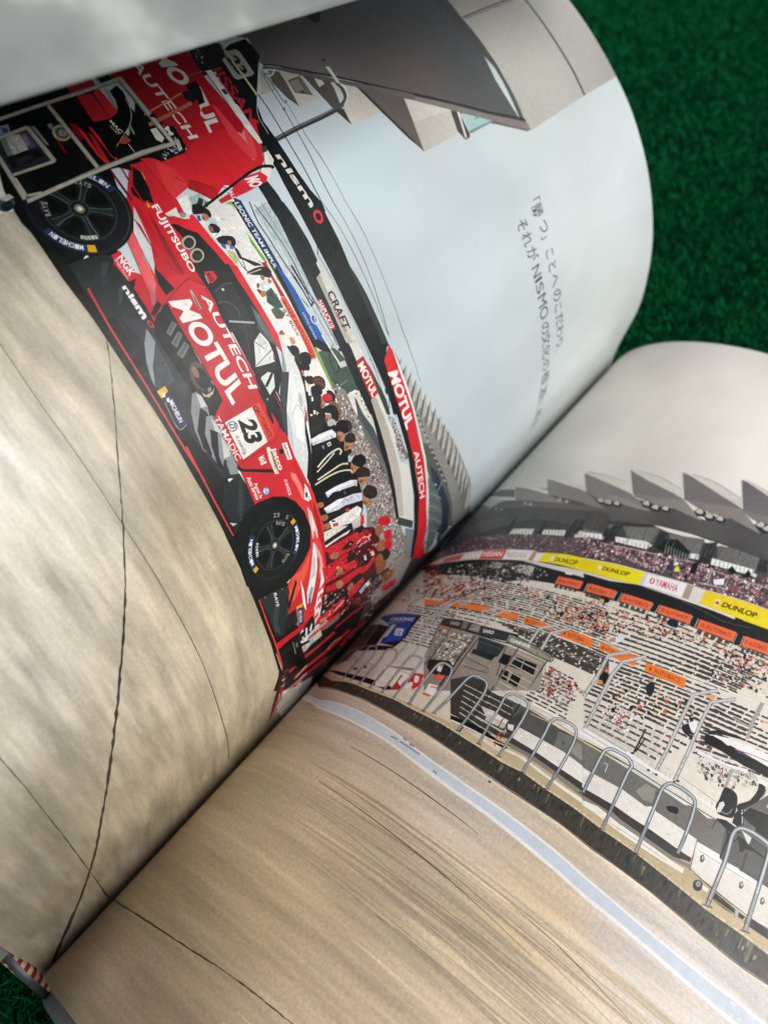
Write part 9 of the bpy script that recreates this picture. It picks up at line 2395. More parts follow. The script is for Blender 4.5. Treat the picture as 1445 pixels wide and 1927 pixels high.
prn('R', 'printed_fence_mesh', 'ink', '''
p 26 9a9894 1806 2339 114 18 112 21 111 22 55 12 0 2 -166 -35 -112 -21 -114 -18
p 26 9a9894 2295 2502 108 31 109 32 109 34 55 18 0 1 -164 -52 -109 -32 -109 -30
p 27 9a9894 1811 2328 113 18 112 19 110 21 54 12 0 1 -164 -33 -112 -19 -113 -17
p 26 9a9894 2302 2490 108 29 108 31 109 34 54 17 0 1 -163 -50 -108 -32 -108 -30
p 27 9a9894 1816 2318 113 16 110 18 109 20 54 11 0 1 -163 -31 -110 -18 -113 -16
p 26 9a9894 2310 2477 108 28 107 31 107 32 55 18 -162 -49 -107 -31 -108 -28
p 26 9a9894 1822 2307 111 15 110 18 108 19 54 10 0 1 -162 -29 -110 -17 -111 -16
p 26 9a9894 2318 2464 107 28 106 30 107 32 54 16 0 1 -161 -48 -106 -30 -107 -28
p 26 9a9894 1827 2296 111 15 108 16 108 18 53 10 0 1 -161 -28 -108 -16 -111 -14
p 26 9a9894 2326 2451 106 27 106 30 106 30 54 17 0 1 -160 -47 -106 -29 -106 -28
p 27 9a9894 1832 2286 110 13 108 15 106 17 53 9 0 2 -159 -26 -108 -16 -110 -13
p 25 9a9894 2334 2438 105 27 105 29 106 30 53 16 -159 -46 -105 -28 -105 -26
p 27 9a9894 1838 2276 108 12 107 14 106 16 52 8 0 2 -158 -25 -107 -14 -109 -12
p 23 9a9894 2342 2426 104 26 105 28 105 29 52 15 0 1 -157 -45 -105 -27 -104 -26
p 26 9a9894 1842 2265 109 11 106 13 105 15 52 8 0 2 -157 -24 -107 -12 -108 -12
p 23 9a9894 2350 2414 103 25 104 27 104 28 53 15 0 1 -157 -43 -104 -27 -103 -26
p 27 9a9894 1848 2255 107 10 105 12 104 14 52 7 0 2 -156 -22 -105 -12 -107 -10
p 23 9a9894 2357 2401 103 25 104 26 103 28 52 14 0 1 -155 -42 -104 -26 -103 -25
p 26 9a9894 1853 2244 106 10 105 11 103 12 51 7 0 2 -154 -20 -105 -11 -106 -9
p 23 9a9894 2365 2389 102 24 103 25 103 27 51 14 0 1 -154 -41 -103 -25 -102 -24
p 26 9a9894 1858 2234 106 8 103 10 102 12 51 6 0 2 -153 -18 -103 -10 -106 -8
p 26 9a9894 1863 2224 105 7 102 9 102 11 50 6 0 1 -152 -17 -102 -9 -105 -7
p 27 9a9894 1868 2214 104 6 102 8 100 10 50 5 0 1 -150 -15 -102 -8 -104 -6
p 27 9a9894 1873 2204 61 3 118 7 116 10 58 5 0 1 -174 -15 -118 -7 -61 -3
p 28 a8a6a0 1897 2420 49 -173 1 0 -49 173
p 28 a8a6a0 1925 2424 46 -174 1 1 -46 173
p 28 a8a6a0 1954 2427 42 -173 0 0 -42 174
p 28 a8a6a0 1982 2431 39 -173 0 0 -38 174
p 28 a8a6a0 2010 2435 35 -173 1 0 -35 173
p 28 a8a6a0 2038 2439 32 -173 1 0 -32 174
p 28 a8a6a0 2066 2443 29 -173 0 0 -28 174
p 28 a8a6a0 2094 2448 25 -174 1 0 -26 174
p 28 a8a6a0 2122 2452 22 -173 0 0 -22 173
p 28 a8a6a0 2149 2457 19 -174 1 0 -19 174
p 28 a8a6a0 2177 2462 15 -174 1 0 -15 174
p 28 a8a6a0 2204 2466 13 -174 1 0 -13 174
p 21 9a9894 1595 2372 74 -7 73 -4 0 1 -73 4 -74 7
p 21 9a9894 1599 2354 77 -6 75 -5 0 1 -75 4 -77 7
p 21 9a9894 1603 2336 79 -6 78 -5 0 1 -78 5 -79 6
p 22 9a9894 1606 2319 82 -7 81 -5 0 1 -81 5 -82 7
p 22 9a9894 1610 2301 57 -5 111 -6 0 1 -111 7 -57 4
p 22 9a9894 1614 2284 58 -5 114 -7 0 1 -114 7 -58 5
p 22 9a9894 1617 2267 61 -5 117 -7 0 1 -117 7 -61 5
p 21 9a9894 1621 2250 62 -5 121 -7 0 1 -121 7 -62 5
p 15 9a9894 1624 2233 64 -5 124 -7 0 1 -124 7 -64 5
p 15 c8c4ba 1595 2161 132 11 109 0 158 4 146 33 0 7 -146 -33 -158 -4 -109 1 -133 -12
p 16 f2eee6 1622 2160 74 3 73 5 98 -7 161 9 122 14 0 12 -121 -14 -162 -8 -98 6 -73 -4 -75 -3
p 14 4a4844 1625 2133 78 3 77 3 102 -2 155 21 123 8 0 3 -123 -9 -155 -20 -102 2 -77 -4 -78 -2
p 15 d8c878 1639 2109 134 17 111 5 114 11 0 3 -114 -11 -111 -5 -135 -17
p 17 c8a080 1628 2152 79 8 82 -14 0 4 -82 13 -79 -7
p 28 f0ece4 1879 2184 137 5 124 15 102 7 119 10 193 19 3 18 -195 -19 -119 -10 -102 -7 -125 -15 -137 -5
p 29 b4b0a8 1873 2203 67 4 132 11 156 4 0 3 -156 -4 -132 -10 -67 -4
p 16 3a3835 1905 2138 133 12 123 16 138 10 99 10 99 11 99 13 0 4 -148 -18 -99 -11 -49 -5 -139 -9 -123 -16 -133 -12
p 17 d8cc6a 1909 2131 133 11 124 14 148 18 0 2 -98 -12 -112 -12 -128 -13 -67 -5
p 30 e4e0d8 2091 2214 151 1 152 8 125 12 1 11 -125 -12 -101 -6 -51 -2 -151 -1
p 15 8a867e 2348 2277 188 4 0 3 -188 -4
p 27 c8c2b4 1922 2253 7 -28 2 1 -7 28
p 29 c8c2b4 1947 2252 6 -27 2 1 -7 27
p 29 c8c2b4 1971 2252 6 -27 2 0 -7 28
p 29 c8c2b4 1995 2252 6 -27 2 0 -7 28
p 28 c8c2b4 2019 2252 6 -27 2 0 -7 27
p 28 c8c2b4 2043 2252 6 -27 1 1 -6 27
p 30 c8c2b4 2067 2252 6 -27 1 1 -6 27
p 31 c8c2b4 2090 2252 6 -27 2 1 -6 27
p 31 c8c2b4 2114 2253 6 -27 1 0 -5 27
p 31 c8c2b4 2138 2253 5 -27 2 1 -6 27
p 31 c8c2b4 2161 2254 5 -27 2 1 -6 26
p 31 c8c2b4 2184 2254 6 -26 1 0 -5 27
p 31 c8c2b4 2208 2255 5 -27 1 1 -5 27
p 31 c8c2b4 2231 2256 5 -27 2 1 -6 26
p 29 c8c2b4 2254 2257 5 -27 1 1 -4 26
p 29 c8c2b4 2277 2258 5 -27 2 1 -5 26
p 29 c8c2b4 2300 2259 5 -27 1 1 -4 27
p 31 c8c2b4 2323 2260 5 -26 2 0 -5 27
p 31 c8c2b4 2346 2261 5 -26 1 1 -4 26
p 29 c8c2b4 2369 2262 5 -26 1 1 -4 26
p 32 26282a 2123 2232 -3 154 -7 -1 3 -155
p 33 26282a 2130 2334 -8 -87 6 0 8 87
p 33 3a3836 2122 2230 -3 -5 -4 -2 -5 1 -3 5 2 3 6 4 6 -2
p 31 3a3836 2217 2206 -1 -4 -6 -3 -5 0 -2 3 1 6 4 2 6 0
p 31 3a3836 2254 2210 -1 -4 -4 -2 -7 0 -2 2 1 6 4 3 7 0
p 32 3a3836 2336 2233 -2 -4 -4 -3 -6 0 -3 3 1 6 4 3 7 0
p 32 3a3836 2348 2251 -2 -4 -6 -3 -4 0 -3 3 1 5 4 3 7 0
p 10 d8d4cc 2029 2101 17 3 6 -39 3 1 -7 41 -19 -3
p 10 26282a 2178 2115 6 -26 1 1 -5 25
p 10 26282a 2092 2058 2 -12 2 0 -3 13
''', label='thin wire mesh between posts')
prn('R', 'printed_canopy', 'ink', '''
p 27 f0eee8 2370 2568 84 48 96 35 112 35 24 -68 -101 -25 -115 -20
p 28 1c1d1f 2361 2581 43 41 80 41 64 12 -144 -73 -30 -35
p 29 121314 2360 2551 28 24 296 49 16 -48 -130 -36 -111 -9 -87 -19
p 30 c0566a 2506 2585 70 30 98 34 0 5 -98 -34 -71 -30
p 30 6a7aa8 2520 2583 86 27 0 3 -86 -27
p 30 dcdad4 2425 2583 49 34 35 -2 -41 -36
p 27 e4e2dc 2363 2438 38 5 31 6 42 12 31 11 40 19 52 26 -3 21 -72 -37 -18 -8 -30 -11 -28 -8 -28 -6 -54 -9
p 28 b8b6b0 2391 2445 58 13 45 13 41 16 47 21 -1 6 -47 -22 -40 -15 -45 -13 -58 -13
p 27 d8d6d0 2604 2542 20 -1 77 5 -5 -35 -30 -11 -33 17
p 30 8a8884 2602 2543 50 -26 2 4 -50 26
p 24 7a4a42 2483 2438 7 15 0 1 2 -10 1 -24 -1 -14 -4 -16 4 -1 4 17 1 15 0 17 -2 15 -2 5 -5 0 -2 -4 -7 -14
''', label='white canopy with thick black edge')
prn('R', 'printed_chair', 'ink', '''
p 29 17181a 2531 2371 3 7 8 7 27 5 17 -3 6 -4 6 -7 8 -20 5 -23 4 -23 1 -22 0 -9 -4 -12 -8 -7 -14 -8 -29 -12 -8 -1 -7 2 -5 4 -5 5 -6 13 -1 16 3 30 -2 39
p 30 cfcdc6 2538 2292 13 18 11 -12 -6 -49 -17 -7
p 31 7e8082 2558 2255 17 4 7 3 6 4 4 8 4 9 4 24 -4 0 -5 -23 -3 -8 -2 -6 -5 -3 -6 -2 -17 -4
p 30 101112 2616 2294 10 44 24 -37 16 -51 -45 -2
p 31 131415 2612 2341 4 10 30 41 8 14 4 15 7 31 3 26 -1 10 -6 20 1 4 12 6 15 2 5 -3 6 -14 0 -22 -2 -13 -10 -37 -22 -58 -20 -42 -6 -9 -6 -6 -6 -1 -6 3 -6 6 -4 8
p 32 c9c6be 2704 2520 -2 -41 -2 -17 -3 -16 -5 -15 -13 -32 -14 -28 -13 -20 -17 -20 3 -4 16 20 15 21 14 29 14 33 5 16 3 16 2 18 2 41
p 33 2a2b2d 2636 2346 11 -22 8 -19 5 -18 4 -23 5 3 -4 23 -5 19 -8 19 -11 23
p 17 131415 2549 2215 43 23 71 3 -63 -39
p 18 3a3b3c 2554 2213 -5 -53 5 1 5 53
p 34 5f5d57 2648 2350 72 144 85 -240 -133 -5
p 35 e0dcd2 2668 2342 82 12 1 10 -81 -13
p 35 1b1c1d 2675 2327 71 4 1 6 -71 -4
p 35 a8a49c 2674 2312 78 4 1 4 -78 -3
p 36 141516 2797 2377 8 -8 4 -12 0 -15 -3 -17 -7 -17 -10 -15 -12 -12 -12 -7 -12 -3 -11 3 -7 8 -5 12 0 15 3 17 7 17 10 15 12 12 12 8 12 2
p 35 c8c4bc 2731 2453 -1 -24 4 1 2 24
''', label='black shell office chair')
prn('R', 'printed_stool', 'ink', '''
p 18 1d1e20 2608 2201 15 -28 3 -65 0 -40 7 2 0 41 -3 66 -15 31
p 19 1d1e20 2622 2190 39 -16 7 27 -6 -1 0 -20 -38 16
p 19 17181a 2598 2206 36 24 38 4 -40 -33
p 20 141516 2692 2162 30 25 33 15 65 8 -29 2 -65 -1 -42 7 -23 -7
p 12 3c3d3f 2718 2172 7 -94 10 5 -7 95
p 21 1a1b1c 2710 2178 1 -5 -5 -12 -6 -6 -6 -2 -2 1 0 9 4 8 9 8
p 37 131415 2643 2310 23 62 86 31 12 -33 -22 -61 -50 -8
p 38 141516 2803 2361 2 -13 -2 -16 -6 -16 -9 -15 -12 -13 -13 -8 -13 -4 -12 0 -10 6 -6 10 -2 13 2 15 6 16 9 16 12 12 13 9 13 5 12 -1 10 -6
''', label='black adjustable stool')
prn('R', 'printed_box', 'ink', '''
p 19 e6e1d9 2517 2058 106 19 10 -25 -112 -34
p 20 d6d0c6 2517 2035 84 3 115 31 88 9 66 23 53 -148 -119 -32 -160 11 -102 -8
p 21 e9e4dc 2531 2040 213 39 63 1 -1 -16 -167 -27 -106 -19
p 22 8c877e 2532 2026 105 15 111 17 56 10 1 2 -168 -26 -104 -15
p 21 b0aaa0 2536 1937 155 6 102 5 0 2 -153 -8 -104 -3
p 22 8a847a 2515 2058 14 -79 9 -58 3 1 -9 58 -14 79
p 23 3a3835 2535 1929 99 -7 166 6 120 3 2 4 -121 -3 -166 -6 -99 7
p 22 4a4844 2553 2012 10 16 13 -17 -6 -21 -9 0
p 23 c8c6c0 2560 2014 4 7 6 -12 -4 -7
p 21 4a4844 2739 2030 11 16 12 -16 -6 -20 -10 -1
p 22 c8c6c0 2746 2033 5 7 6 -12 -5 -7
p 21 4a4844 2842 2036 11 17 12 -17 -7 -20 -9 0
p 22 c8c6c0 2849 2039 5 7 5 -12 -5 -6
p 19 2a2a2a 2609 1908 2 -8 0 -8 -6 -15 -5 -6 -6 -3 -7 -2 -6 2 -5 4 -4 6 -2 7 0 8 6 15 6 6 6 4 6 1 6 -1 6 -4
p 20 8a8a84 2600 1908 1 -9 -3 -8 -6 -5 -4 -1 -6 3 -3 8 0 4 3 9 3 3 7 3 3 -1
p 20 d8d4cc 2607 1908 29 5 -1 -20 -24 -1
p 21 101112 2650 1918 112 -1 48 3 -6 -17 -80 -17 -61 -1
p 22 b8a85a 2667 1887 108 9 1 4 -108 -10
p 24 0c0d0e 2824 1932 101 16 13 -37 -106 -15
p 24 a8a8a8 2762 1917 14 12 8 -30 -11 -10
p 22 2a2a28 2682 1914 23 6 0 -16 -17 -4
''', label='white flight case with metal latches')
prn('R', 'printed_railing_hoop', 'ink', '''
p 39 5a5f62 2665 1854 -1 209 -3 48 -9 70 0 17 2 23 1 6 6 10 5 5 12 8 19 8 12 3 28 4 26 2 17 0 6 -1 4 -2 4 -4 3 -6 3 -20 5 -62 14 -304 19 9 -11 273 -7 96 -1 13 -3 11 -5 10 -6 8 -8 4 -9 1 -9 0 -37 -1 -31 -6 -25 -7 -10 -5 -10 -5 -10 -8 -8 -9 -6 -9 -5 -11 -3 -12 -2 -13 -1 -16 1 -20 9 -70 3 -46 2 -207
p 40 8f9496 2661 1853 -1 209 -3 47 -8 70 -1 18 2 23 2 8 7 12 5 6 6 4 8 5 19 7 12 4 29 4 26 2 18 0 6 -1 5 -3 4 -4 3 -8 2 -8 5 -47 3 -58 13 -273 12 5 -12 274 -6 95 -2 12 -3 11 -4 9 -6 7 -7 4 -9 1 -8 0 -37 -2 -30 -4 -25 -8 -10 -4 -9 -6 -9 -6 -7 -9 -6 -9 -5 -9 -2 -11 -2 -12 -1 -16 1 -19 9 -70 3 -46 2 -208
p 41 c2c6c7 2658 1968 0 63 -2 53 -2 23 -8 71 -2 18 1 14 1 10 3 8 3 8 10 12 7 6 9 5 19 7 13 4 14 2 29 4 30 0 7 -1 5 -3 5 -5 3 -8 3 -9 1 -12 5 -65 6 -133 6 3 -6 133 -6 78 -3 10 -4 9 -5 6 -7 4 -8 1 -8 0 -37 -2 -30 -4 -23 -8 -19 -9 -8 -7 -7 -7 -5 -8 -4 -9 -3 -10 -2 -12 -1 -14 1 -19 9 -71 2 -23 2 -52 0 -64
p 41 3c4042 2828 1910 -1 -3 -1 -2 -2 1 0 5 2 2
p 41 a8abac 2659 1933 0 -3 -2 -2 -1 0 0 6 1 2
p 41 a8abac 2827 2000 -1 -3 -1 -2 -2 1 0 6 2 2
p 41 3c4042 2656 1873 0 -3 -2 -2 -1 1 -1 5 2 2
p 41 a8abac 2829 1974 -1 -3 -1 -1 -2 0 0 6 2 2
p 41 a8abac 2660 1882 0 -3 -2 -1 -1 0 0 6 1 1
p 42 3c4042 2826 1903 0 -3 -2 -2 -1 1 0 5 1 2
p 41 a8abac 2656 1855 0 -3 -1 -2 -2 0 0 6 1 2
p 41 a8abac 2830 1943 0 -3 -2 -2 -1 1 0 5 1 2
p 42 3c4042 2661 1871 -1 -3 -1 -2 -1 1 0 5 1 2
p 41 a8abac 2823 2031 -1 -3 -1 -2 -1 1 0 6 1 1
p 41 a8abac 2654 1886 0 -3 -1 -1 -2 0 0 6 1 1
p 41 3c4042 2823 1941 -1 -3 -1 -2 -1 1 0 5 1 2
p 41 a8abac 2657 1955 -1 -3 -1 -2 -1 0 0 6 1 2
p 42 4a4540 2638 1841 37 14 2 -4 -37 -15
p 41 4a4540 2811 1862 37 15 2 -5 -37 -15
''')
prn('R', 'printed_railing_hoop', 'ink', '''
p 33 5a5f62 2323 1836 -19 324 1 9 3 17 6 13 6 8 9 5 15 4 23 4 27 1 26 -2 6 -2 5 -3 4 -4 4 -8 5 -19 7 -48 6 -92 2 -92 15 4 0 72 -4 67 -4 47 -6 51 -3 12 -4 11 -5 9 -6 8 -8 5 -8 2 -18 3 -25 0 -28 -4 -11 -2 -17 -4 -8 -4 -7 -4 -6 -7 -5 -8 -4 -9 -4 -10 -4 -22 0 -23 19 -313
p 34 8f9496 2320 1836 -18 323 0 10 4 18 5 14 7 9 10 6 16 4 24 4 26 1 28 -2 6 -2 5 -3 5 -6 4 -7 5 -20 7 -49 6 -92 2 -92 10 2 -2 72 -1 44 -5 70 -5 36 -5 26 -4 11 -4 9 -6 6 -7 5 -8 3 -17 2 -25 0 -28 -3 -11 -2 -17 -5 -7 -3 -6 -5 -6 -6 -5 -7 -7 -18 -4 -21 0 -22 18 -313
p 35 c2c6c7 2309 1990 -10 158 1 21 3 19 6 14 8 11 11 6 16 4 24 4 27 1 11 0 17 -2 6 -2 6 -4 5 -5 4 -8 3 -9 5 -26 4 -36 7 -91 4 2 -6 91 -7 51 -2 11 -4 11 -4 8 -6 7 -6 4 -8 2 -8 2 -20 1 -28 -2 -24 -4 -17 -4 -6 -3 -6 -4 -5 -6 -5 -6 -7 -17 -3 -21 -1 -10 10 -169
p 35 3c4042 2466 1980 0 -2 -2 -1 0 6
p 35 a8abac 2310 1961 0 -3 -2 0 0 5
p 35 a8abac 2467 2026 -1 -3 -2 -1 1 6
p 35 3c4042 2311 1982 0 -3 -3 -1 1 6
p 35 a8abac 2470 2006 0 -2 -2 -1 1 6
p 35 a8abac 2312 1876 0 -2 -2 -1 0 6
p 35 3c4042 2470 2040 0 -3 -3 -1 1 7
p 36 a8abac 2311 1958 0 -2 -2 -1 1 6
p 35 a8abac 2466 1956 0 -2 -2 -1 1 6
p 37 3c4042 2306 1951 0 -2 -2 -1 1 6
p 36 a8abac 2466 1980 0 -2 -2 -1 0 6
p 36 a8abac 2306 1978 0 -3 -2 -1 1 6
p 36 3c4042 2467 1962 0 -3 -3 -1 1 6
p 37 a8abac 2309 1978 0 -2 -2 -1 1 6
p 35 4a4540 2302 1827 29 10 1 -4 -28 -10
p 36 4a4540 2453 1946 29 10 2 -4 -29 -11
''')
prn('R', 'printed_railing_hoop', 'ink', '''
p 29 5a5f62 2023 1917 -9 180 -1 47 3 12 2 6 5 7 9 7 11 4 14 3 35 4 16 -1 12 -5 6 -4 4 -4 2 -5 1 -4 -2 -28 0 -18 17 -289 14 4 -16 287 0 17 3 31 -3 10 -4 9 -7 7 -7 5 -8 3 -8 3 -9 1 -10 0 -45 -5 -15 -4 -7 -3 -12 -10 -5 -5 -5 -8 -3 -8 -2 -10 -1 -9 0 -34 10 -196
p 30 8f9496 2020 1916 -9 180 -1 48 3 14 2 6 7 8 9 7 11 5 15 2 35 4 9 0 7 -1 14 -5 6 -4 4 -4 3 -6 1 -6 -2 -28 0 -18 17 -288 9 2 -17 288 0 16 3 31 -2 9 -5 8 -5 7 -8 4 -7 4 -8 2 -9 2 -10 0 -36 -5 -15 -2 -13 -6 -12 -8 -5 -6 -4 -6 -3 -8 -3 -18 0 -34 10 -196
p 31 c2c6c7 2012 2022 -4 72 0 40 1 18 4 13 3 5 9 8 11 7 6 2 15 3 35 4 9 0 15 -4 13 -7 5 -5 3 -6 2 -7 -3 -29 2 -43 7 -115 4 1 -8 141 0 16 2 30 -1 9 -4 7 -6 6 -7 4 -15 6 -8 2 -19 -1 -34 -5 -14 -4 -12 -6 -10 -10 -4 -6 -3 -8 -2 -8 -1 -18 1 -40 4 -72
p 31 3c4042 2146 1971 -2 -3 -1 4 1 2
p 31 a8abac 2011 1992 -1 -4 -2 6 1 1
p 32 a8abac 2145 1974 -1 -3 -2 5 2 1
p 31 3c4042 2013 2010 -1 -3 -2 5 2 1
p 31 a8abac 2153 1960 0 -2 -2 -1 0 6
p 31 a8abac 2014 1940 0 -4 -2 6 0 1
p 31 3c4042 2150 1934 -1 -2 -2 -1 1 5
p 32 a8abac 2014 1942 -1 -4 -2 6 1 1
p 32 a8abac 2152 1960 0 -3 -2 -1 -1 5 2 1
p 31 3c4042 2011 1999 -1 -3 -2 5 1 1
p 33 a8abac 2149 1968 -1 -4 -2 5 1 1
p 33 a8abac 2015 1940 -1 -4 -2 5 1 1
p 31 3c4042 2150 1890 0 -2 -2 -1 1 6
p 31 a8abac 2013 1975 -1 -4 -2 5 1 2
p 31 4a4540 2002 1909 29 8 1 -3 -28 -10
p 31 4a4540 2142 1824 28 9 2 -3 -28 -10
''')
prn('R', 'printed_railing_hoop', 'ink', '''
p 22 5a5f62 1760 1833 -5 151 -4 72 -7 58 1 18 2 7 4 10 7 7 3 2 25 7 18 3 9 1 23 -3 6 -2 5 -4 5 -6 4 -8 7 -26 5 -36 2 -24 2 -56 1 -82 -2 -90 13 0 3 91 -1 83 -2 56 -4 45 -7 33 -5 14 -5 11 -7 9 -8 6 -9 3 -17 3 -9 0 -10 0 -28 -6 -19 -6 -6 -3 -10 -11 -7 -15 -2 -9 -1 -10 0 -12 5 -41 3 -39 5 -101 3 -101
p 23 8f9496 1758 1832 -6 151 -4 73 -6 58 0 19 2 7 5 11 7 8 4 2 26 7 18 4 9 0 23 -3 7 -2 6 -4 5 -7 4 -9 4 -12 4 -14 5 -37 2 -23 2 -57 1 -82 -2 -90 8 0 2 91 0 82 -2 57 -5 44 -7 33 -4 13 -5 11 -7 9 -8 5 -8 3 -16 3 -19 -1 -27 -5 -19 -6 -6 -3 -9 -10 -6 -14 -2 -8 -2 -11 0 -11 6 -41 2 -39 6 -101 3 -101
p 24 c2c6c7 1752 1933 -6 123 -7 58 1 20 4 13 7 10 4 4 4 3 11 4 34 6 17 0 16 -2 7 -2 6 -5 6 -7 4 -10 4 -12 4 -14 5 -37 3 -57 2 -79 4 0 -3 111 -4 46 -7 32 -4 13 -5 11 -6 8 -7 4 -8 3 -8 2 -17 1 -19 -2 -31 -7 -11 -5 -4 -5 -8 -11 -2 -7 -3 -18 0 -11 6 -58 7 -123
p 24 3c4042 1878 1919 -1 -3 -1 4 0 1
p 24 a8abac 1749 1905 -1 -3 -1 4 1 1
p 25 a8abac 1883 1943 -1 -3 -1 4 1 2
p 25 3c4042 1750 1911 0 -3 -2 4 1 1
p 24 a8abac 1879 1939 -1 -3 -2 4 1 1
p 24 a8abac 1753 1842 -1 -3 -2 5 1 1
p 24 3c4042 1878 1886 -1 -3 -1 5 0 1
p 25 a8abac 1752 1902 0 -4 -2 5 0 1
p 24 a8abac 1878 1839 -1 -3 -2 4 1 2
p 26 3c4042 1750 1911 -1 -3 -1 5 0 1
p 26 a8abac 1884 1936 -1 -4 -2 5 1 1
p 24 a8abac 1749 1924 -1 -3 -2 5 1 1
p 25 3c4042 1882 1885 -1 -3 -2 4 2 1
p 26 a8abac 1753 1900 -1 -3 -2 5 1 1
p 24 4a4540 1742 1827 26 7 2 -4 -26 -7
p 24 4a4540 1866 1826 26 7 1 -3 -25 -8
''')
prn('R', 'printed_railing_hoop', 'ink', '''
p 30 5a5f62 1526 1833 -13 109 -7 105 -6 49 -1 23 1 8 6 12 7 8 4 3 11 2 30 4 16 1 6 -1 12 -4 5 -3 4 -4 4 -6 3 -10 3 -13 3 -33 3 -38 3 -212 12 0 -2 211 -3 40 -3 34 -3 14 -4 13 -6 10 -7 7 -7 5 -15 5 -9 1 -18 -1 -31 -4 -13 -4 -7 -4 -10 -10 -4 -8 -3 -9 -1 -11 0 -13 1 -14 6 -48 7 -105 14 -110
p 31 8f9496 1524 1833 -14 109 -6 105 -6 49 -1 23 1 9 2 7 4 6 8 9 4 2 11 3 30 4 17 1 6 -1 13 -4 5 -3 5 -5 4 -7 3 -11 3 -13 4 -33 3 -38 2 -212 8 0 -2 211 -3 40 -4 33 -3 15 -4 12 -5 9 -6 7 -7 4 -15 5 -8 1 -9 0 -39 -5 -13 -3 -6 -4 -10 -11 -3 -7 -3 -8 -2 -11 0 -12 8 -62 4 -84 4 -45 12 -86
p 32 c2c6c7 1508 1942 -6 105 -8 61 0 12 2 9 2 7 4 6 8 10 5 3 11 3 39 4 8 1 8 -1 13 -5 6 -3 5 -5 4 -8 3 -11 5 -29 3 -36 2 -49 1 -64 4 -1 -1 91 -3 42 -4 33 -3 14 -4 11 -4 10 -6 6 -7 4 -14 4 -8 2 -17 -2 -37 -5 -6 -2 -5 -3 -10 -10 -3 -7 -3 -8 -2 -10 0 -12 8 -62 6 -105
p 32 3c4042 1626 1894 -1 -3 -1 4 0 1
p 32 a8abac 1517 1865 1 -1 -2 -1 0 5
p 32 a8abac 1625 1884 0 -3 -2 4 1 1
p 32 3c4042 1519 1837 0 -2 -2 -1 0 5
p 32 a8abac 1628 1943 0 -3 -2 4 1 1
p 32 a8abac 1511 1906 -1 -4 -1 1 0 5
p 32 3c4042 1628 1899 0 -3 -2 4 0 1
p 32 a8abac 1508 1918 0 -2 -2 -1 0 5
p 33 a8abac 1628 1952 -1 -3 -2 4 1 1
p 33 3c4042 1515 1900 0 -2 -2 0 0 4
p 32 a8abac 1625 1839 0 -3 -2 4 1 1
p 34 a8abac 1511 1905 -1 -3 0 1 -1 4
p 32 3c4042 1628 1908 -1 -2 -2 4 1 0
p 32 a8abac 1508 1927 0 -2 -2 0 0 4
p 33 4a4540 1509 1829 24 4 2 -3 -24 -5
p 32 4a4540 1615 1829 24 5 1 -3 -23 -6
''')
prn('R', 'printed_railing_hoop', 'ink', '''
p 27 5a5f62 1252 1858 10 46 7 42 13 149 2 15 2 7 5 14 3 5 8 8 5 2 12 1 32 -3 7 -1 6 -2 6 -4 4 -6 4 -9 4 -10 3 -13 3 -16 2 -19 1 -23 2 -103 0 -99 14 -2 -1 177 -2 49 -2 20 -3 17 -3 15 -5 13 -5 10 -8 10 -8 7 -10 4 -10 2 -34 2 -16 -1 -7 -4 -7 -4 -4 -6 -5 -7 -6 -16 -4 -16 -13 -158 -7 -42 -9 -46
p 28 8f9496 1250 1858 9 47 7 42 13 149 2 16 2 7 5 14 4 5 4 5 4 3 6 3 13 1 31 -2 8 -2 8 -2 5 -5 5 -7 5 -8 3 -11 4 -13 3 -17 2 -19 1 -24 2 -102 0 -100 8 -1 -1 177 -1 49 -2 20 -4 17 -3 14 -4 12 -6 11 -6 9 -8 6 -10 4 -9 2 -33 2 -15 -2 -8 -2 -5 -5 -5 -5 -8 -14 -4 -16 -2 -8 -14 -158 -6 -42 -10 -46
p 29 c2c6c7 1264 1948 12 149 2 16 5 15 7 12 4 5 5 4 5 2 7 1 15 0 24 -2 9 -1 7 -3 7 -6 5 -7 5 -9 4 -11 3 -13 3 -17 3 -49 2 -70 4 0 -3 97 -2 22 -3 17 -3 14 -5 12 -4 10 -7 8 -7 6 -9 3 -9 2 -25 2 -15 0 -8 -1 -6 -3 -6 -4 -8 -12 -3 -7 -5 -15 -2 -17 -13 -149
p 29 3c4042 1403 1839 0 -2 -2 0 -1 4
p 29 a8abac 1257 1909 1 -2 -2 0 -2 4 1 1
p 29 a8abac 1402 1957 0 -2 -2 0 0 4
p 29 3c4042 1259 1926 0 -2 -2 0 -1 4 0 1
p 29 a8abac 1404 1905 0 -2 -2 0 -1 5
p 30 a8abac 1258 1926 0 -2 -2 0 -1 4 1 1
p 29 3c4042 1399 1952 0 -2 -2 0 0 5
p 29 a8abac 1262 1934 0 -2 -2 0 -1 4 1 1
p 29 a8abac 1400 1871 0 -2 -2 -1 0 5
p 29 3c4042 1251 1886 -1 -2 -1 0 -1 4 1 1
p 30 a8abac 1399 1876 0 -2 -2 -1 0 5
p 30 a8abac 1252 1878 -1 -3 -1 1 -2 4 1 0
p 29 3c4042 1399 1903 0 -2 -2 0 0 5
p 29 a8abac 1247 1869 0 -2 -2 0 -1 4 0 1
p 29 4a4540 1232 1857 28 3 2 -4 -27 -3
p 30 4a4540 1388 1834 26 4 2 -3 -25 -5
''')
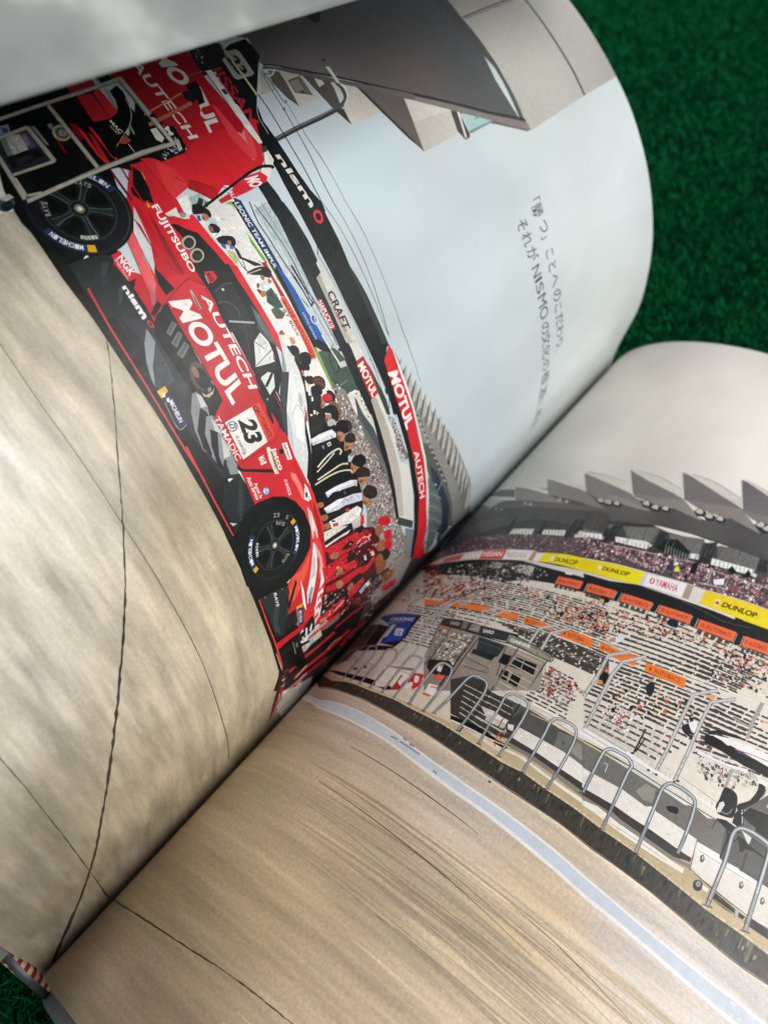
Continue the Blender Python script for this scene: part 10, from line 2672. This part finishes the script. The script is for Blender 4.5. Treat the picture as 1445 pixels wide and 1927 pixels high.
prn('R', 'printed_railing_hoop', 'ink', '''
p 28 5a5f62 1114 1843 -11 67 -6 50 -2 40 1 101 1 9 3 12 5 7 9 5 6 2 14 1 22 -5 6 -3 5 -4 5 -7 4 -11 5 -15 6 -36 3 -35 -3 -177 14 -3 4 177 -3 36 -7 38 -4 16 -6 15 -8 11 -9 8 -10 4 -18 5 -9 2 -9 0 -17 -3 -7 -4 -6 -4 -4 -5 -3 -6 -4 -15 -1 -10 0 -122 4 -45 15 -95
p 29 8f9496 1111 1843 -11 67 -6 51 -2 40 1 101 1 9 3 13 5 8 10 5 7 2 15 1 22 -5 7 -3 6 -5 5 -8 5 -12 5 -15 6 -36 3 -36 -3 -176 8 -2 4 176 -3 36 -7 38 -4 16 -6 14 -7 10 -9 8 -9 4 -17 4 -8 2 -9 0 -16 -3 -7 -3 -5 -4 -4 -5 -3 -5 -4 -15 -1 -9 0 -102 1 -41 7 -52 11 -67
p 30 c2c6c7 1092 1961 -2 132 0 10 3 16 4 11 8 7 13 5 15 0 15 -2 8 -3 8 -3 7 -6 5 -8 6 -12 8 -34 4 -37 2 -40 -2 -51 4 -1 2 51 -1 40 -5 38 -4 18 -4 16 -6 13 -6 10 -8 7 -9 4 -17 4 -8 1 -16 -1 -8 -2 -6 -3 -5 -3 -4 -4 -3 -6 -4 -14 -1 -20 2 -132
p 30 3c4042 1194 1894 0 -2 -1 0 -1 4 0 1
p 30 a8abac 1092 1935 0 -2 -2 0 -1 3 1 1
p 30 a8abac 1196 1905 0 -2 -2 0 -1 3 1 1
p 31 3c4042 1096 1939 0 -2 -2 -1 -2 4 1 1
p 30 a8abac 1197 1886 0 -1 -2 -1 -1 4 0 1
p 30 a8abac 1101 1910 -1 -2 -1 0 -1 4 0 1
p 31 3c4042 1197 1900 0 -2 -2 0 -1 3 1 1
p 30 a8abac 1109 1857 0 -2 -2 0 -1 4 1 1
p 30 a8abac 1196 1917 0 -2 -2 0 -1 3 1 1
p 32 3c4042 1093 1943 1 -2 -2 0 -2 3 1 2
p 30 a8abac 1195 1848 0 -2 -2 0 -1 4 1 0
p 31 a8abac 1106 1862 0 -2 -2 0 -2 3 1 1
p 30 3c4042 1199 1942 0 -2 -2 0 -1 4 1 0
p 31 a8abac 1100 1906 0 -2 -2 0 -1 4 1 1
p 30 4a4540 1094 1841 28 2 2 -3 -27 -3
p 30 4a4540 1182 1840 26 2 2 -3 -25 -3
''')
prn('R', 'printed_railing_hoop', 'ink', '''
p 35 5a5f62 934 1839 -11 163 -2 63 0 27 1 10 3 9 14 6 12 2 13 -1 19 -3 4 -3 3 -4 2 -10 3 -29 4 -82 2 -141 12 -4 -1 142 -4 82 -3 31 -4 12 -7 10 -9 6 -9 3 -22 3 -16 -1 -21 -6 -4 -3 -3 -5 -2 -8 -1 -10 0 -29 3 -63 11 -164
p 36 8f9496 932 1840 -12 163 -2 63 0 27 1 10 2 7 2 3 2 2 13 4 12 2 14 -1 14 -2 6 -1 4 -3 4 -6 3 -10 3 -30 4 -81 1 -142 8 -2 -1 142 -4 81 -3 31 -4 12 -6 9 -8 5 -9 3 -22 3 -14 -1 -21 -6 -4 -3 -2 -5 -2 -7 -1 -11 0 -28 2 -63 12 -163
p 37 c2c6c7 922 1950 -4 68 -2 48 0 28 1 10 2 7 2 4 2 1 20 6 13 1 21 -3 7 -2 6 -3 4 -7 3 -10 2 -14 3 -67 3 -67 3 0 -4 117 -3 30 -4 12 -5 8 -8 5 -7 2 -22 3 -14 -1 -21 -6 -3 -2 -2 -5 -2 -7 -1 -23 2 -64 4 -68
p 37 3c4042 1010 1856 -1 -2 -1 1 -1 3
p 37 a8abac 926 1895 -1 -2 -1 1 -1 2
p 37 a8abac 1006 1872 0 -2 -1 0 -1 3
p 37 3c4042 921 1919 -1 -2 -1 1 -1 3
p 37 a8abac 1007 1888 0 -2 -1 1 -2 3
p 38 a8abac 922 1950 0 -2 -1 0 -1 3
p 37 3c4042 1010 1923 0 -2 -1 1 -1 2
p 38 a8abac 927 1890 -1 -2 0 0 -2 3
p 38 a8abac 1008 1876 -1 -2 -1 1 -1 3
p 37 3c4042 922 1940 0 -2 -1 1 -1 3
p 37 a8abac 1006 1932 0 -2 -2 0 -1 3
p 38 a8abac 921 1924 0 -2 -1 1 -2 3
p 38 3c4042 1008 1884 0 -2 -1 0 -1 3
p 37 a8abac 929 1862 0 -2 -1 1 -1 3
p 37 4a4540 917 1839 24 0 2 -2 -23 -1
p 37 4a4540 997 1842 23 1 1 -3 -21 -1
''')
prn('R', 'printed_railing_hoop', 'ink', '''
p 37 5a5f62 768 1843 -4 87 2 73 -1 17 -2 17 -11 45 0 10 2 8 2 4 4 3 18 6 18 2 7 -1 5 -3 6 -6 7 -8 6 -11 5 -12 4 -14 2 -15 0 -16 -4 -58 -1 -126 13 -4 1 126 3 58 0 17 -1 15 -4 15 -6 14 -7 12 -8 11 -10 9 -12 6 -11 2 -11 0 -10 -2 -15 -4 -7 -2 -5 -4 -4 -7 -2 -9 1 -12 10 -46 3 -16 1 -16 -2 -74 4 -87
p 38 8f9496 766 1844 -4 86 1 74 -1 17 -2 17 -10 45 -1 11 2 7 3 5 4 3 19 6 18 2 8 -1 7 -4 6 -6 7 -9 6 -11 5 -13 4 -13 2 -15 0 -17 -3 -58 -1 -126 8 -2 1 126 3 58 0 16 -2 16 -4 14 -5 14 -7 12 -8 10 -9 9 -10 5 -11 2 -11 0 -10 -2 -14 -4 -7 -2 -4 -4 -4 -6 -2 -9 1 -11 10 -46 3 -16 0 -18 -1 -73 4 -87
p 39 c2c6c7 760 1931 1 51 -1 40 -2 16 -10 46 -1 10 1 8 4 6 4 3 12 4 16 3 10 1 9 -2 7 -3 8 -7 7 -10 6 -11 5 -13 4 -14 2 -17 0 -21 -3 -51 4 -2 3 52 0 21 -2 17 -4 15 -5 13 -7 12 -8 10 -8 8 -9 4 -11 2 -10 0 -17 -4 -13 -4 -4 -4 -4 -5 -2 -9 1 -11 11 -46 2 -16 0 -39 0 -51
p 39 3c4042 843 1917 -1 -2 -1 1 -1 2
p 40 a8abac 759 1929 -1 -2 -1 1 -1 2
p 39 a8abac 843 1910 0 -2 -1 1 -2 3
p 39 3c4042 761 1851 -1 -2 0 1 -2 2
p 39 a8abac 840 1866 0 -2 -1 1 -1 2
p 39 a8abac 762 1876 0 -2 -2 1 -1 2
p 39 3c4042 843 1893 0 -2 -1 1 -2 2
p 39 a8abac 762 1895 0 -2 -2 1 -1 2
p 39 a8abac 842 1949 -1 -2 -1 1 -1 2
p 40 3c4042 760 1856 0 -2 -1 1 -1 2
p 39 a8abac 844 1933 -1 -1 -1 0 -1 3
p 40 a8abac 758 1902 -1 -2 -1 0 -1 3
p 39 3c4042 843 1846 -1 -2 0 0 -2 3
p 41 a8abac 762 1899 -1 -2 -1 0 -1 3
p 39 4a4540 750 1844 25 -1 2 -3 -24 1
p 40 4a4540 829 1842 23 0 2 -3 -22 0
''')
prn('R', 'printed_railing_hoop', 'ink', '''
p 22 5a5f62 621 1848 -9 78 -2 39 -4 110 0 13 3 9 4 7 5 3 6 2 18 1 7 -1 2 -1 10 -12 6 -10 5 -11 5 -13 4 -15 1 -17 0 -20 -6 -160 12 -4 6 159 0 21 -2 18 -3 15 -5 14 -6 12 -12 19 -7 7 -8 5 -9 3 -6 1 -22 -1 -8 -3 -6 -4 -6 -8 -2 -10 0 -13 3 -111 6 -62 7 -56
p 23 8f9496 619 1848 -9 79 -3 39 -4 110 1 13 2 10 4 6 6 4 7 2 18 1 8 -2 4 -2 10 -12 11 -21 6 -13 3 -15 1 -18 1 -20 -7 -160 8 -2 6 159 0 20 -2 18 -3 16 -5 14 -6 11 -12 19 -6 6 -8 5 -7 2 -6 1 -21 -1 -7 -3 -7 -4 -5 -7 -2 -10 -1 -13 3 -94 4 -56 9 -79
p 24 c2c6c7 606 1948 -5 129 1 13 2 10 4 6 6 4 7 2 19 2 10 -2 4 -3 5 -6 12 -17 5 -12 5 -13 4 -15 1 -19 0 -24 -2 -59 4 -1 2 59 0 24 -2 19 -3 15 -5 14 -6 12 -12 18 -6 6 -6 4 -6 2 -6 1 -13 -1 -7 -1 -7 -2 -7 -4 -4 -7 -3 -10 0 -13 5 -129
p 24 3c4042 684 1855 -1 -1 -1 2
p 24 a8abac 604 1938 0 -1 -1 0 -1 3
p 24 a8abac 687 1893 -1 -1 -1 2
p 24 3c4042 616 1865 0 -1 -2 0 -1 2
p 24 a8abac 689 1924 -2 -1 -1 2
p 24 a8abac 617 1855 0 -1 -1 0 -2 3
p 25 3c4042 684 1855 -1 -1 -1 2
p 24 a8abac 608 1918 0 -2 -2 1 -1 2
p 26 a8abac 685 1853 -1 -1 -2 2
p 24 3c4042 606 1923 0 -1 -1 0 -2 2
p 24 a8abac 688 1914 -2 -1 -1 2
p 24 a8abac 612 1898 0 -2 -1 1 -1 2
p 24 3c4042 686 1902 -2 -1 -1 2
p 25 a8abac 609 1901 0 -1 -1 0 -2 2
p 24 4a4540 604 1850 24 -3 2 -2 -24 3
p 24 4a4540 673 1848 21 -2 2 -2 -21 1
''')

# ------------------------------------------------------------------ the ground: artificial turf
TURF_Z = -18.0
def turf_material(name, blades):
    m, nt, bs = new_mat(name)
    tc = node(nt, 'ShaderNodeTexCoord'); v = tc.outputs['Object']
    n1 = noise(nt, v, 620.0, 6, .7); n2 = noise(nt, v, 45.0, 3, .6)
    cr = node(nt, 'ShaderNodeValToRGB'); nt.links.new(n1, cr.inputs[0])
    e = cr.color_ramp.elements
    e[0].position = .30; e[1].position = .72
    e[0].color = (.0002, .016, .005, 1) if not blades else (.0008, .050, .014, 1)
    e[1].color = (.0008, .075, .026, 1) if not blades else (.006, .21, .066, 1)
    nt.links.new(tint(nt, cr.outputs[0], mrange(nt, n2, .3, .7, .75, 1.25)), bs.inputs['Base Color'])
    bs.inputs['Roughness'].default_value = .75; bs.inputs['Specular IOR Level'].default_value = .04
    return m
def ground_grid(x0, x1, y0, y1, n):
    V = []; Fc = []
    for j in range(n + 1):
        for i in range(n + 1): V.append(((x0 + (x1 - x0) * i / n) * MM, (y0 + (y1 - y0) * j / n) * MM, (TURF_Z - 4) * MM))
    for j in range(n):
        for i in range(n): a = j * (n + 1) + i; Fc.append((a, a + 1, a + n + 2, a + n + 1))
    return V, Fc
V, Fc = ground_grid(-3000, 3000, -2500, 4000, 12)
g = mesh_obj('ground', V, Fc, turf_material('turf_backing', False)); g['kind'] = 'structure'
g['label'] = 'dark green artificial turf backing under the open book'; g['category'] = 'ground'
rng = np.random.default_rng(7)
def blades(regions):
    V = []; Fc = []
    for (x0, x1, y0, y1, n, w0) in regions:
        xs = rng.uniform(x0, x1, n); ys = rng.uniform(y0, y1, n); az = rng.uniform(0, 2 * np.pi, n); ln = rng.uniform(3.0, 6.2, n); lean = rng.uniform(.2, 1.3, n)
        wd = w0 * rng.uniform(.6, 1.3, n); tw = rng.uniform(0, 2 * np.pi, n)
        for i in range(n):
            dx, dy = math.cos(az[i]), math.sin(az[i]); px, py = math.cos(tw[i]) * wd[i] / 2, math.sin(tw[i]) * wd[i] / 2
            b = len(V); z0 = TURF_Z - 4
            for u, f in ((0, 1), (.55, .9), (1, .25)):
                r = ln[i] * lean[i] * u * u * .75; z = z0 + ln[i] * u * (1 - .28 * lean[i] * u * .5)
                cx, cy = xs[i] + dx * r, ys[i] + dy * r
                V.append(((cx - px * f) * MM, (cy - py * f) * MM, z * MM)); V.append(((cx + px * f) * MM, (cy + py * f) * MM, z * MM))
            Fc.append((b, b + 1, b + 3, b + 2)); Fc.append((b + 2, b + 3, b + 5, b + 4))
    return V, Fc
V, Fc = blades([(-40, 40, -45, 15, 5000, .55), (-120, 160, 300, 560, 26000, .9), (-340, 120, 560, 1100, 30000, 1.5), (-60, 260, 260, 420, 6000, .9), (-330, 420, -320, 1150, 42000, 1.6)])
tf = mesh_obj('grass', V, Fc, turf_material('turf_fibre', True), None, None, False); tf['kind'] = 'stuff'
tf['label'] = 'short curly green artificial grass fibres around the book'; tf['category'] = 'grass'

# ------------------------------------------------------------------ the book
book = empty('open_book', (0, 0, (TURF_Z - 1) * MM))
book['label'] = 'open glossy hardback picture book showing a race car spread, lying on green turf'; book['category'] = 'book'
class Off:
    pass
def sheet(name, side, label, thick=.11):
    S = SIDES[side]; V = []; N = []; Fc = []; c = S.cuts; n = len(c); ts = (0.0, PAGE_H)
    for off in (0.0, -thick):
        for t in ts:
            v, nn = S.at(np.c_[c, np.full(n, t)], np.full(n, off)); V += list(v); N += list(nn if off == 0 else -nn)
    def quad(a, b, cc, d, flip): Fc.append((a, b, cc, d) if not flip else (d, cc, b, a))
    fl = S.sign < 0
    for i in range(n - 1):
        quad(i, i + 1, n + i + 1, n + i, fl); quad(2*n + i, 2*n + i + 1, 3*n + i + 1, 3*n + i, not fl)
    # rim with its own vertices
    for (a0, b0, j0, j1) in ((0, 2*n, 0, n - 1), (n, 3*n, 0, n - 1)):
        for i in range(j0, j1):
            k = len(V); q = [V[a0 + i], V[a0 + i + 1], V[b0 + i + 1], V[b0 + i]]; V += q; N += [(0, -1 if a0 == 0 else 1, 0)] * 4; Fc.append((k, k+1, k+2, k+3))
    k = len(V); V += [V[n-1], V[2*n-1], V[4*n-1], V[3*n-1]]; d = (np.array(V[n-1]) - np.array(V[n-2])); d /= np.linalg.norm(d); N += [tuple(d)] * 4; Fc.append((k, k+1, k+2, k+3))
    o = mesh_obj(name, V, Fc, M_PAPER, book, N); o['label'] = label; return o
page_L = sheet('page', 'L', 'arched left page printed with a red race car and pale sky')
page_R = sheet('page', 'R', 'right page printed with a crowded grandstand and pit lane')
PARENT = {'L': page_L, 'R': page_R}
for o in (page_L, page_R): o.location = (0, 0, -(TURF_Z - 1) * MM)
for P_ in PRINTS: build_print(*P_, PARENT[P_[0]])

# ---- curled leaf: the outer part of the left leaf rolls up and over, out of focus, close to the camera
def sweep(name, prof, y0, y1, mat, thick=.0, caps=True, label=None):
    gg, Q = spline(prof, 1.5); n = len(Q); T = np.gradient(Q, axis=0); T /= np.hypot(T[:, 0], T[:, 1])[:, None]; Nn = np.c_[-T[:, 1], T[:, 0]]
    V = []; Fc = []
    ys = np.linspace(y0, y1, 40)
    for off in (0, -thick):
        for y in ys:
            for i in range(n): V.append(((Q[i, 0] + Nn[i, 0] * off) * MM, y * MM, (Q[i, 1] + Nn[i, 1] * off) * MM))
    m = len(ys); B = n * m
    for j in range(m - 1):
        for i in range(n - 1):
            a = j * n + i; Fc.append((a, a + 1, a + n + 1, a + n)); Fc.append((B + a, B + a + n, B + a + n + 1, B + a + 1))
    for i in range(n - 1):
        Fc.append((i, B + i, B + i + 1, i + 1)); a = (m - 1) * n + i; Fc.append((a, a + 1, B + a + 1, B + a))
    for j in range(m - 1):
        a = j * n + n - 1; Fc.append((a, B + a, B + a + n, a + n)); a = j * n; Fc.append((a, a + n, B + a + n, B + a))
    o = mesh_obj(name, V, Fc, mat, book); o.location = (0, 0, -(TURF_Z - 1) * MM)
    if label: o['label'] = label
    return o
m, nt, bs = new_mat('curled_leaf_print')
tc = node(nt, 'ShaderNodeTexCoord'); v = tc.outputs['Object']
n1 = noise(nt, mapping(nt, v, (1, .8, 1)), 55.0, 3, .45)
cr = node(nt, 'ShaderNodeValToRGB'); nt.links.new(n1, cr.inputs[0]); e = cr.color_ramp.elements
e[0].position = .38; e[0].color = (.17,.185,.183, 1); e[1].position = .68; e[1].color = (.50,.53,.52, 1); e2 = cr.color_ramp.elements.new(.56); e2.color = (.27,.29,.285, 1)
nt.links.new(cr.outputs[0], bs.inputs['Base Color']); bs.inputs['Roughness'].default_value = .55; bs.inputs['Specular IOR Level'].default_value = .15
sg, sQ = SIDES['L'].g, SIDES['L'].Q
endp = (float(SIDES['L'].cx[-1]), float(SIDES['L'].cz[-1])); pre = (float(SIDES['L'].cx[-4]), float(SIDES['L'].cz[-4]))
E0 = (-25.68, 159.46)
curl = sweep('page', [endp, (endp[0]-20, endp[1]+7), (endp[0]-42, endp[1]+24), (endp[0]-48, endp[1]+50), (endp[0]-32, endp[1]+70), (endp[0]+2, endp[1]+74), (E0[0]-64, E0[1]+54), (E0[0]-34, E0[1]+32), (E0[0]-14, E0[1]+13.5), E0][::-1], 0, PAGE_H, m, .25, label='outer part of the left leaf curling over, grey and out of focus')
# dark line printed across the curled leaf
# ---- page blocks, cover, headband
def block(name, side, s0, s1, lo, mat, label, gap=.15):
    S = SIDES[side]; ss = np.arange(s0, s1, 2.0); n = len(ss)
    top, _ = S.at(np.c_[ss, 0*ss], np.full(n, -gap)); bot, _ = S.at(np.c_[ss, 0*ss], np.array([-gap - lo(s) for s in ss]))
    V = []; Fc = []
    for y in (0.3, PAGE_H - .3):
        for P in (top, bot):
            for p in P: V.append((p[0], y * MM, p[2]))
    a, b, c, d = 0, n, 2*n, 3*n
    for i in range(n - 1):
        Fc += [(a+i, a+i+1, c+i+1, c+i), (b+i, d+i, d+i+1, b+i+1), (a+i, b+i, b+i+1, a+i+1), (c+i, c+i+1, d+i+1, d+i)]
    Fc += [(a, c, d, b), (a+n-1, b+n-1, d+n-1, c+n-1)]
    o = mesh_obj(name, V, Fc, mat, book, None, False); o.location = (0, 0, -(TURF_Z - 1) * MM); o['label'] = label; return o
zr = SIDES['R']
def thick_r(s):
    z = float(np.interp(s, zr.g, zr.Q[:, 1])); return 3.2 if s < 30 else min(max(3.2, z + 12.5), 3.2 + (s - 30) * .8)
block('page_block', 'R', 4.0, 210.5, thick_r, M_BLOCK, 'stack of glossy page edges under the right page')
block('page_block', 'L', 26.0, 212.0, lambda s: 2.2, M_BLOCK, 'thin stack of page edges under the left page')
def box(name, x0, x1, y0, y1, z0, z1, mat, label, bev=.6):
    V = [(x * MM, y * MM, z * MM) for z in (z0, z1) for y in (y0, y1) for x in (x0, x1)]
    Fc = [(0, 2, 3, 1), (4, 5, 7, 6), (0, 1, 5, 4), (2, 6, 7, 3), (0, 4, 6, 2), (1, 3, 7, 5)]
    o = mesh_obj(name, V, Fc, mat, book, None, False); o.location = (0, 0, -(TURF_Z - 1) * MM); o['label'] = label
    bm = o.modifiers.new('bevel', 'BEVEL'); bm.width = bev * MM; bm.segments = 2; return o
def board(side, s0, s1, gap, th, label):
    S = SIDES[side]; ss = np.arange(s0, s1, 2.0); n = len(ss); V = []; Fc = []
    for y in (-3.2, PAGE_H + 3.2):
        for off in (-gap, -gap - th):
            P, _ = S.at(np.c_[ss, 0*ss], np.full(n, off)); V += [(p[0], y * MM, p[2]) for p in P]
    for i in range(n - 1):
        Fc += [(i, i+1, 2*n+i+1, 2*n+i), (n+i, 3*n+i, 3*n+i+1, n+i+1), (i, n+i, n+i+1, i+1), (2*n+i, 2*n+i+1, 3*n+i+1, 3*n+i)]
    Fc += [(0, 2*n, 3*n, n), (n-1, 2*n-1, 4*n-1, 3*n-1)]
    o = mesh_obj('cover', V, Fc, M_COVER, book, None, False); o.location = (0, 0, -(TURF_Z - 1) * MM); o['label'] = label
    m_ = o.modifiers.new('bevel', 'BEVEL'); m_.width = .0004; m_.segments = 2
board('R', 17.0, 214.0, 3.4, 1.7, 'grey hard cover board under the right pages')
board('L', 30.0, 214.0, 2.6, 1.7, 'grey hard cover board behind the left leaf')
# spine cover strip below the headband
def tube(name, pts, r, mat, label=None, seg=10, parent=book):
    P = [Vector(p) for p in pts]; V = []; Fc = []
    for i, p in enumerate(P):
        d = (P[min(i+1, len(P)-1)] - P[max(i-1, 0)]).normalized(); u = d.orthogonal().normalized(); w = d.cross(u)
        for k in range(seg): a = 6.28318 * k / seg; V.append(tuple((p + u * r * math.cos(a) + w * r * math.sin(a)) * MM))
    for i in range(len(P) - 1):
        for k in range(seg): a = i * seg + k; b = i * seg + (k + 1) % seg; Fc.append((a, b, b + seg, a + seg))
    Fc.append(tuple(range(seg))[::-1]); Fc.append(tuple(range((len(P)-1)*seg, len(P)*seg)))
    o = mesh_obj(name, V, Fc, mat, parent)
    if label: o['label'] = label
    return o
hb = [np.array(p) for p in [(-6.81, -2.00, 6.98), (-2.51, -2.00, -0.40), (0.40, -2.00, -9.35)]]
def hb_at(u): 
    a, b, c = hb; return tuple(a * (1-u)**2 + (2*b - .5*a - .5*c) * 2*u*(1-u) + c * u*u)
core = tube('headband', [hb_at(u) for u in np.linspace(-.02, 1.0, 20)], 1.75, M_RED, 'red and cream striped headband at the foot of the spine')
core.location = (0, 0, -(TURF_Z - 1) * MM)
for k in range(6):
    u0 = .06 + k * .158; pts_ = []
    st = tube('stripe', [hb_at(u) for u in np.linspace(u0, u0 + .075, 5)], 1.86, M_CREAM, None, 10, core)
cs = [np.array(p) for p in [(-4.11, -2.60, 19.16), (-1.86, -2.60, 17.31), (2.48, -2.60, 17.64), (4.76, -2.60, 11.87), (5.97, -2.60, 4.68)]]
V = []; Fc = []
for i, p in enumerate(cs):
    for (dy, dz) in ((.9, -.6), (.1, -.8), (0, -1.8), (1.6, -1.8)): V.append(((p[0]) * MM, (p[1] + dy) * MM, (p[2] + dz) * MM))
for i in range(len(cs) - 1):
    for k in range(3): a = i * 4 + k; Fc.append((a, a + 1, a + 5, a + 4))
sp_ = mesh_obj('spine', V, Fc, M_SPINE, book); sp_.location = (0, 0, -(TURF_Z - 1) * MM); sp_['label'] = 'dark cover spine edge behind the headband'
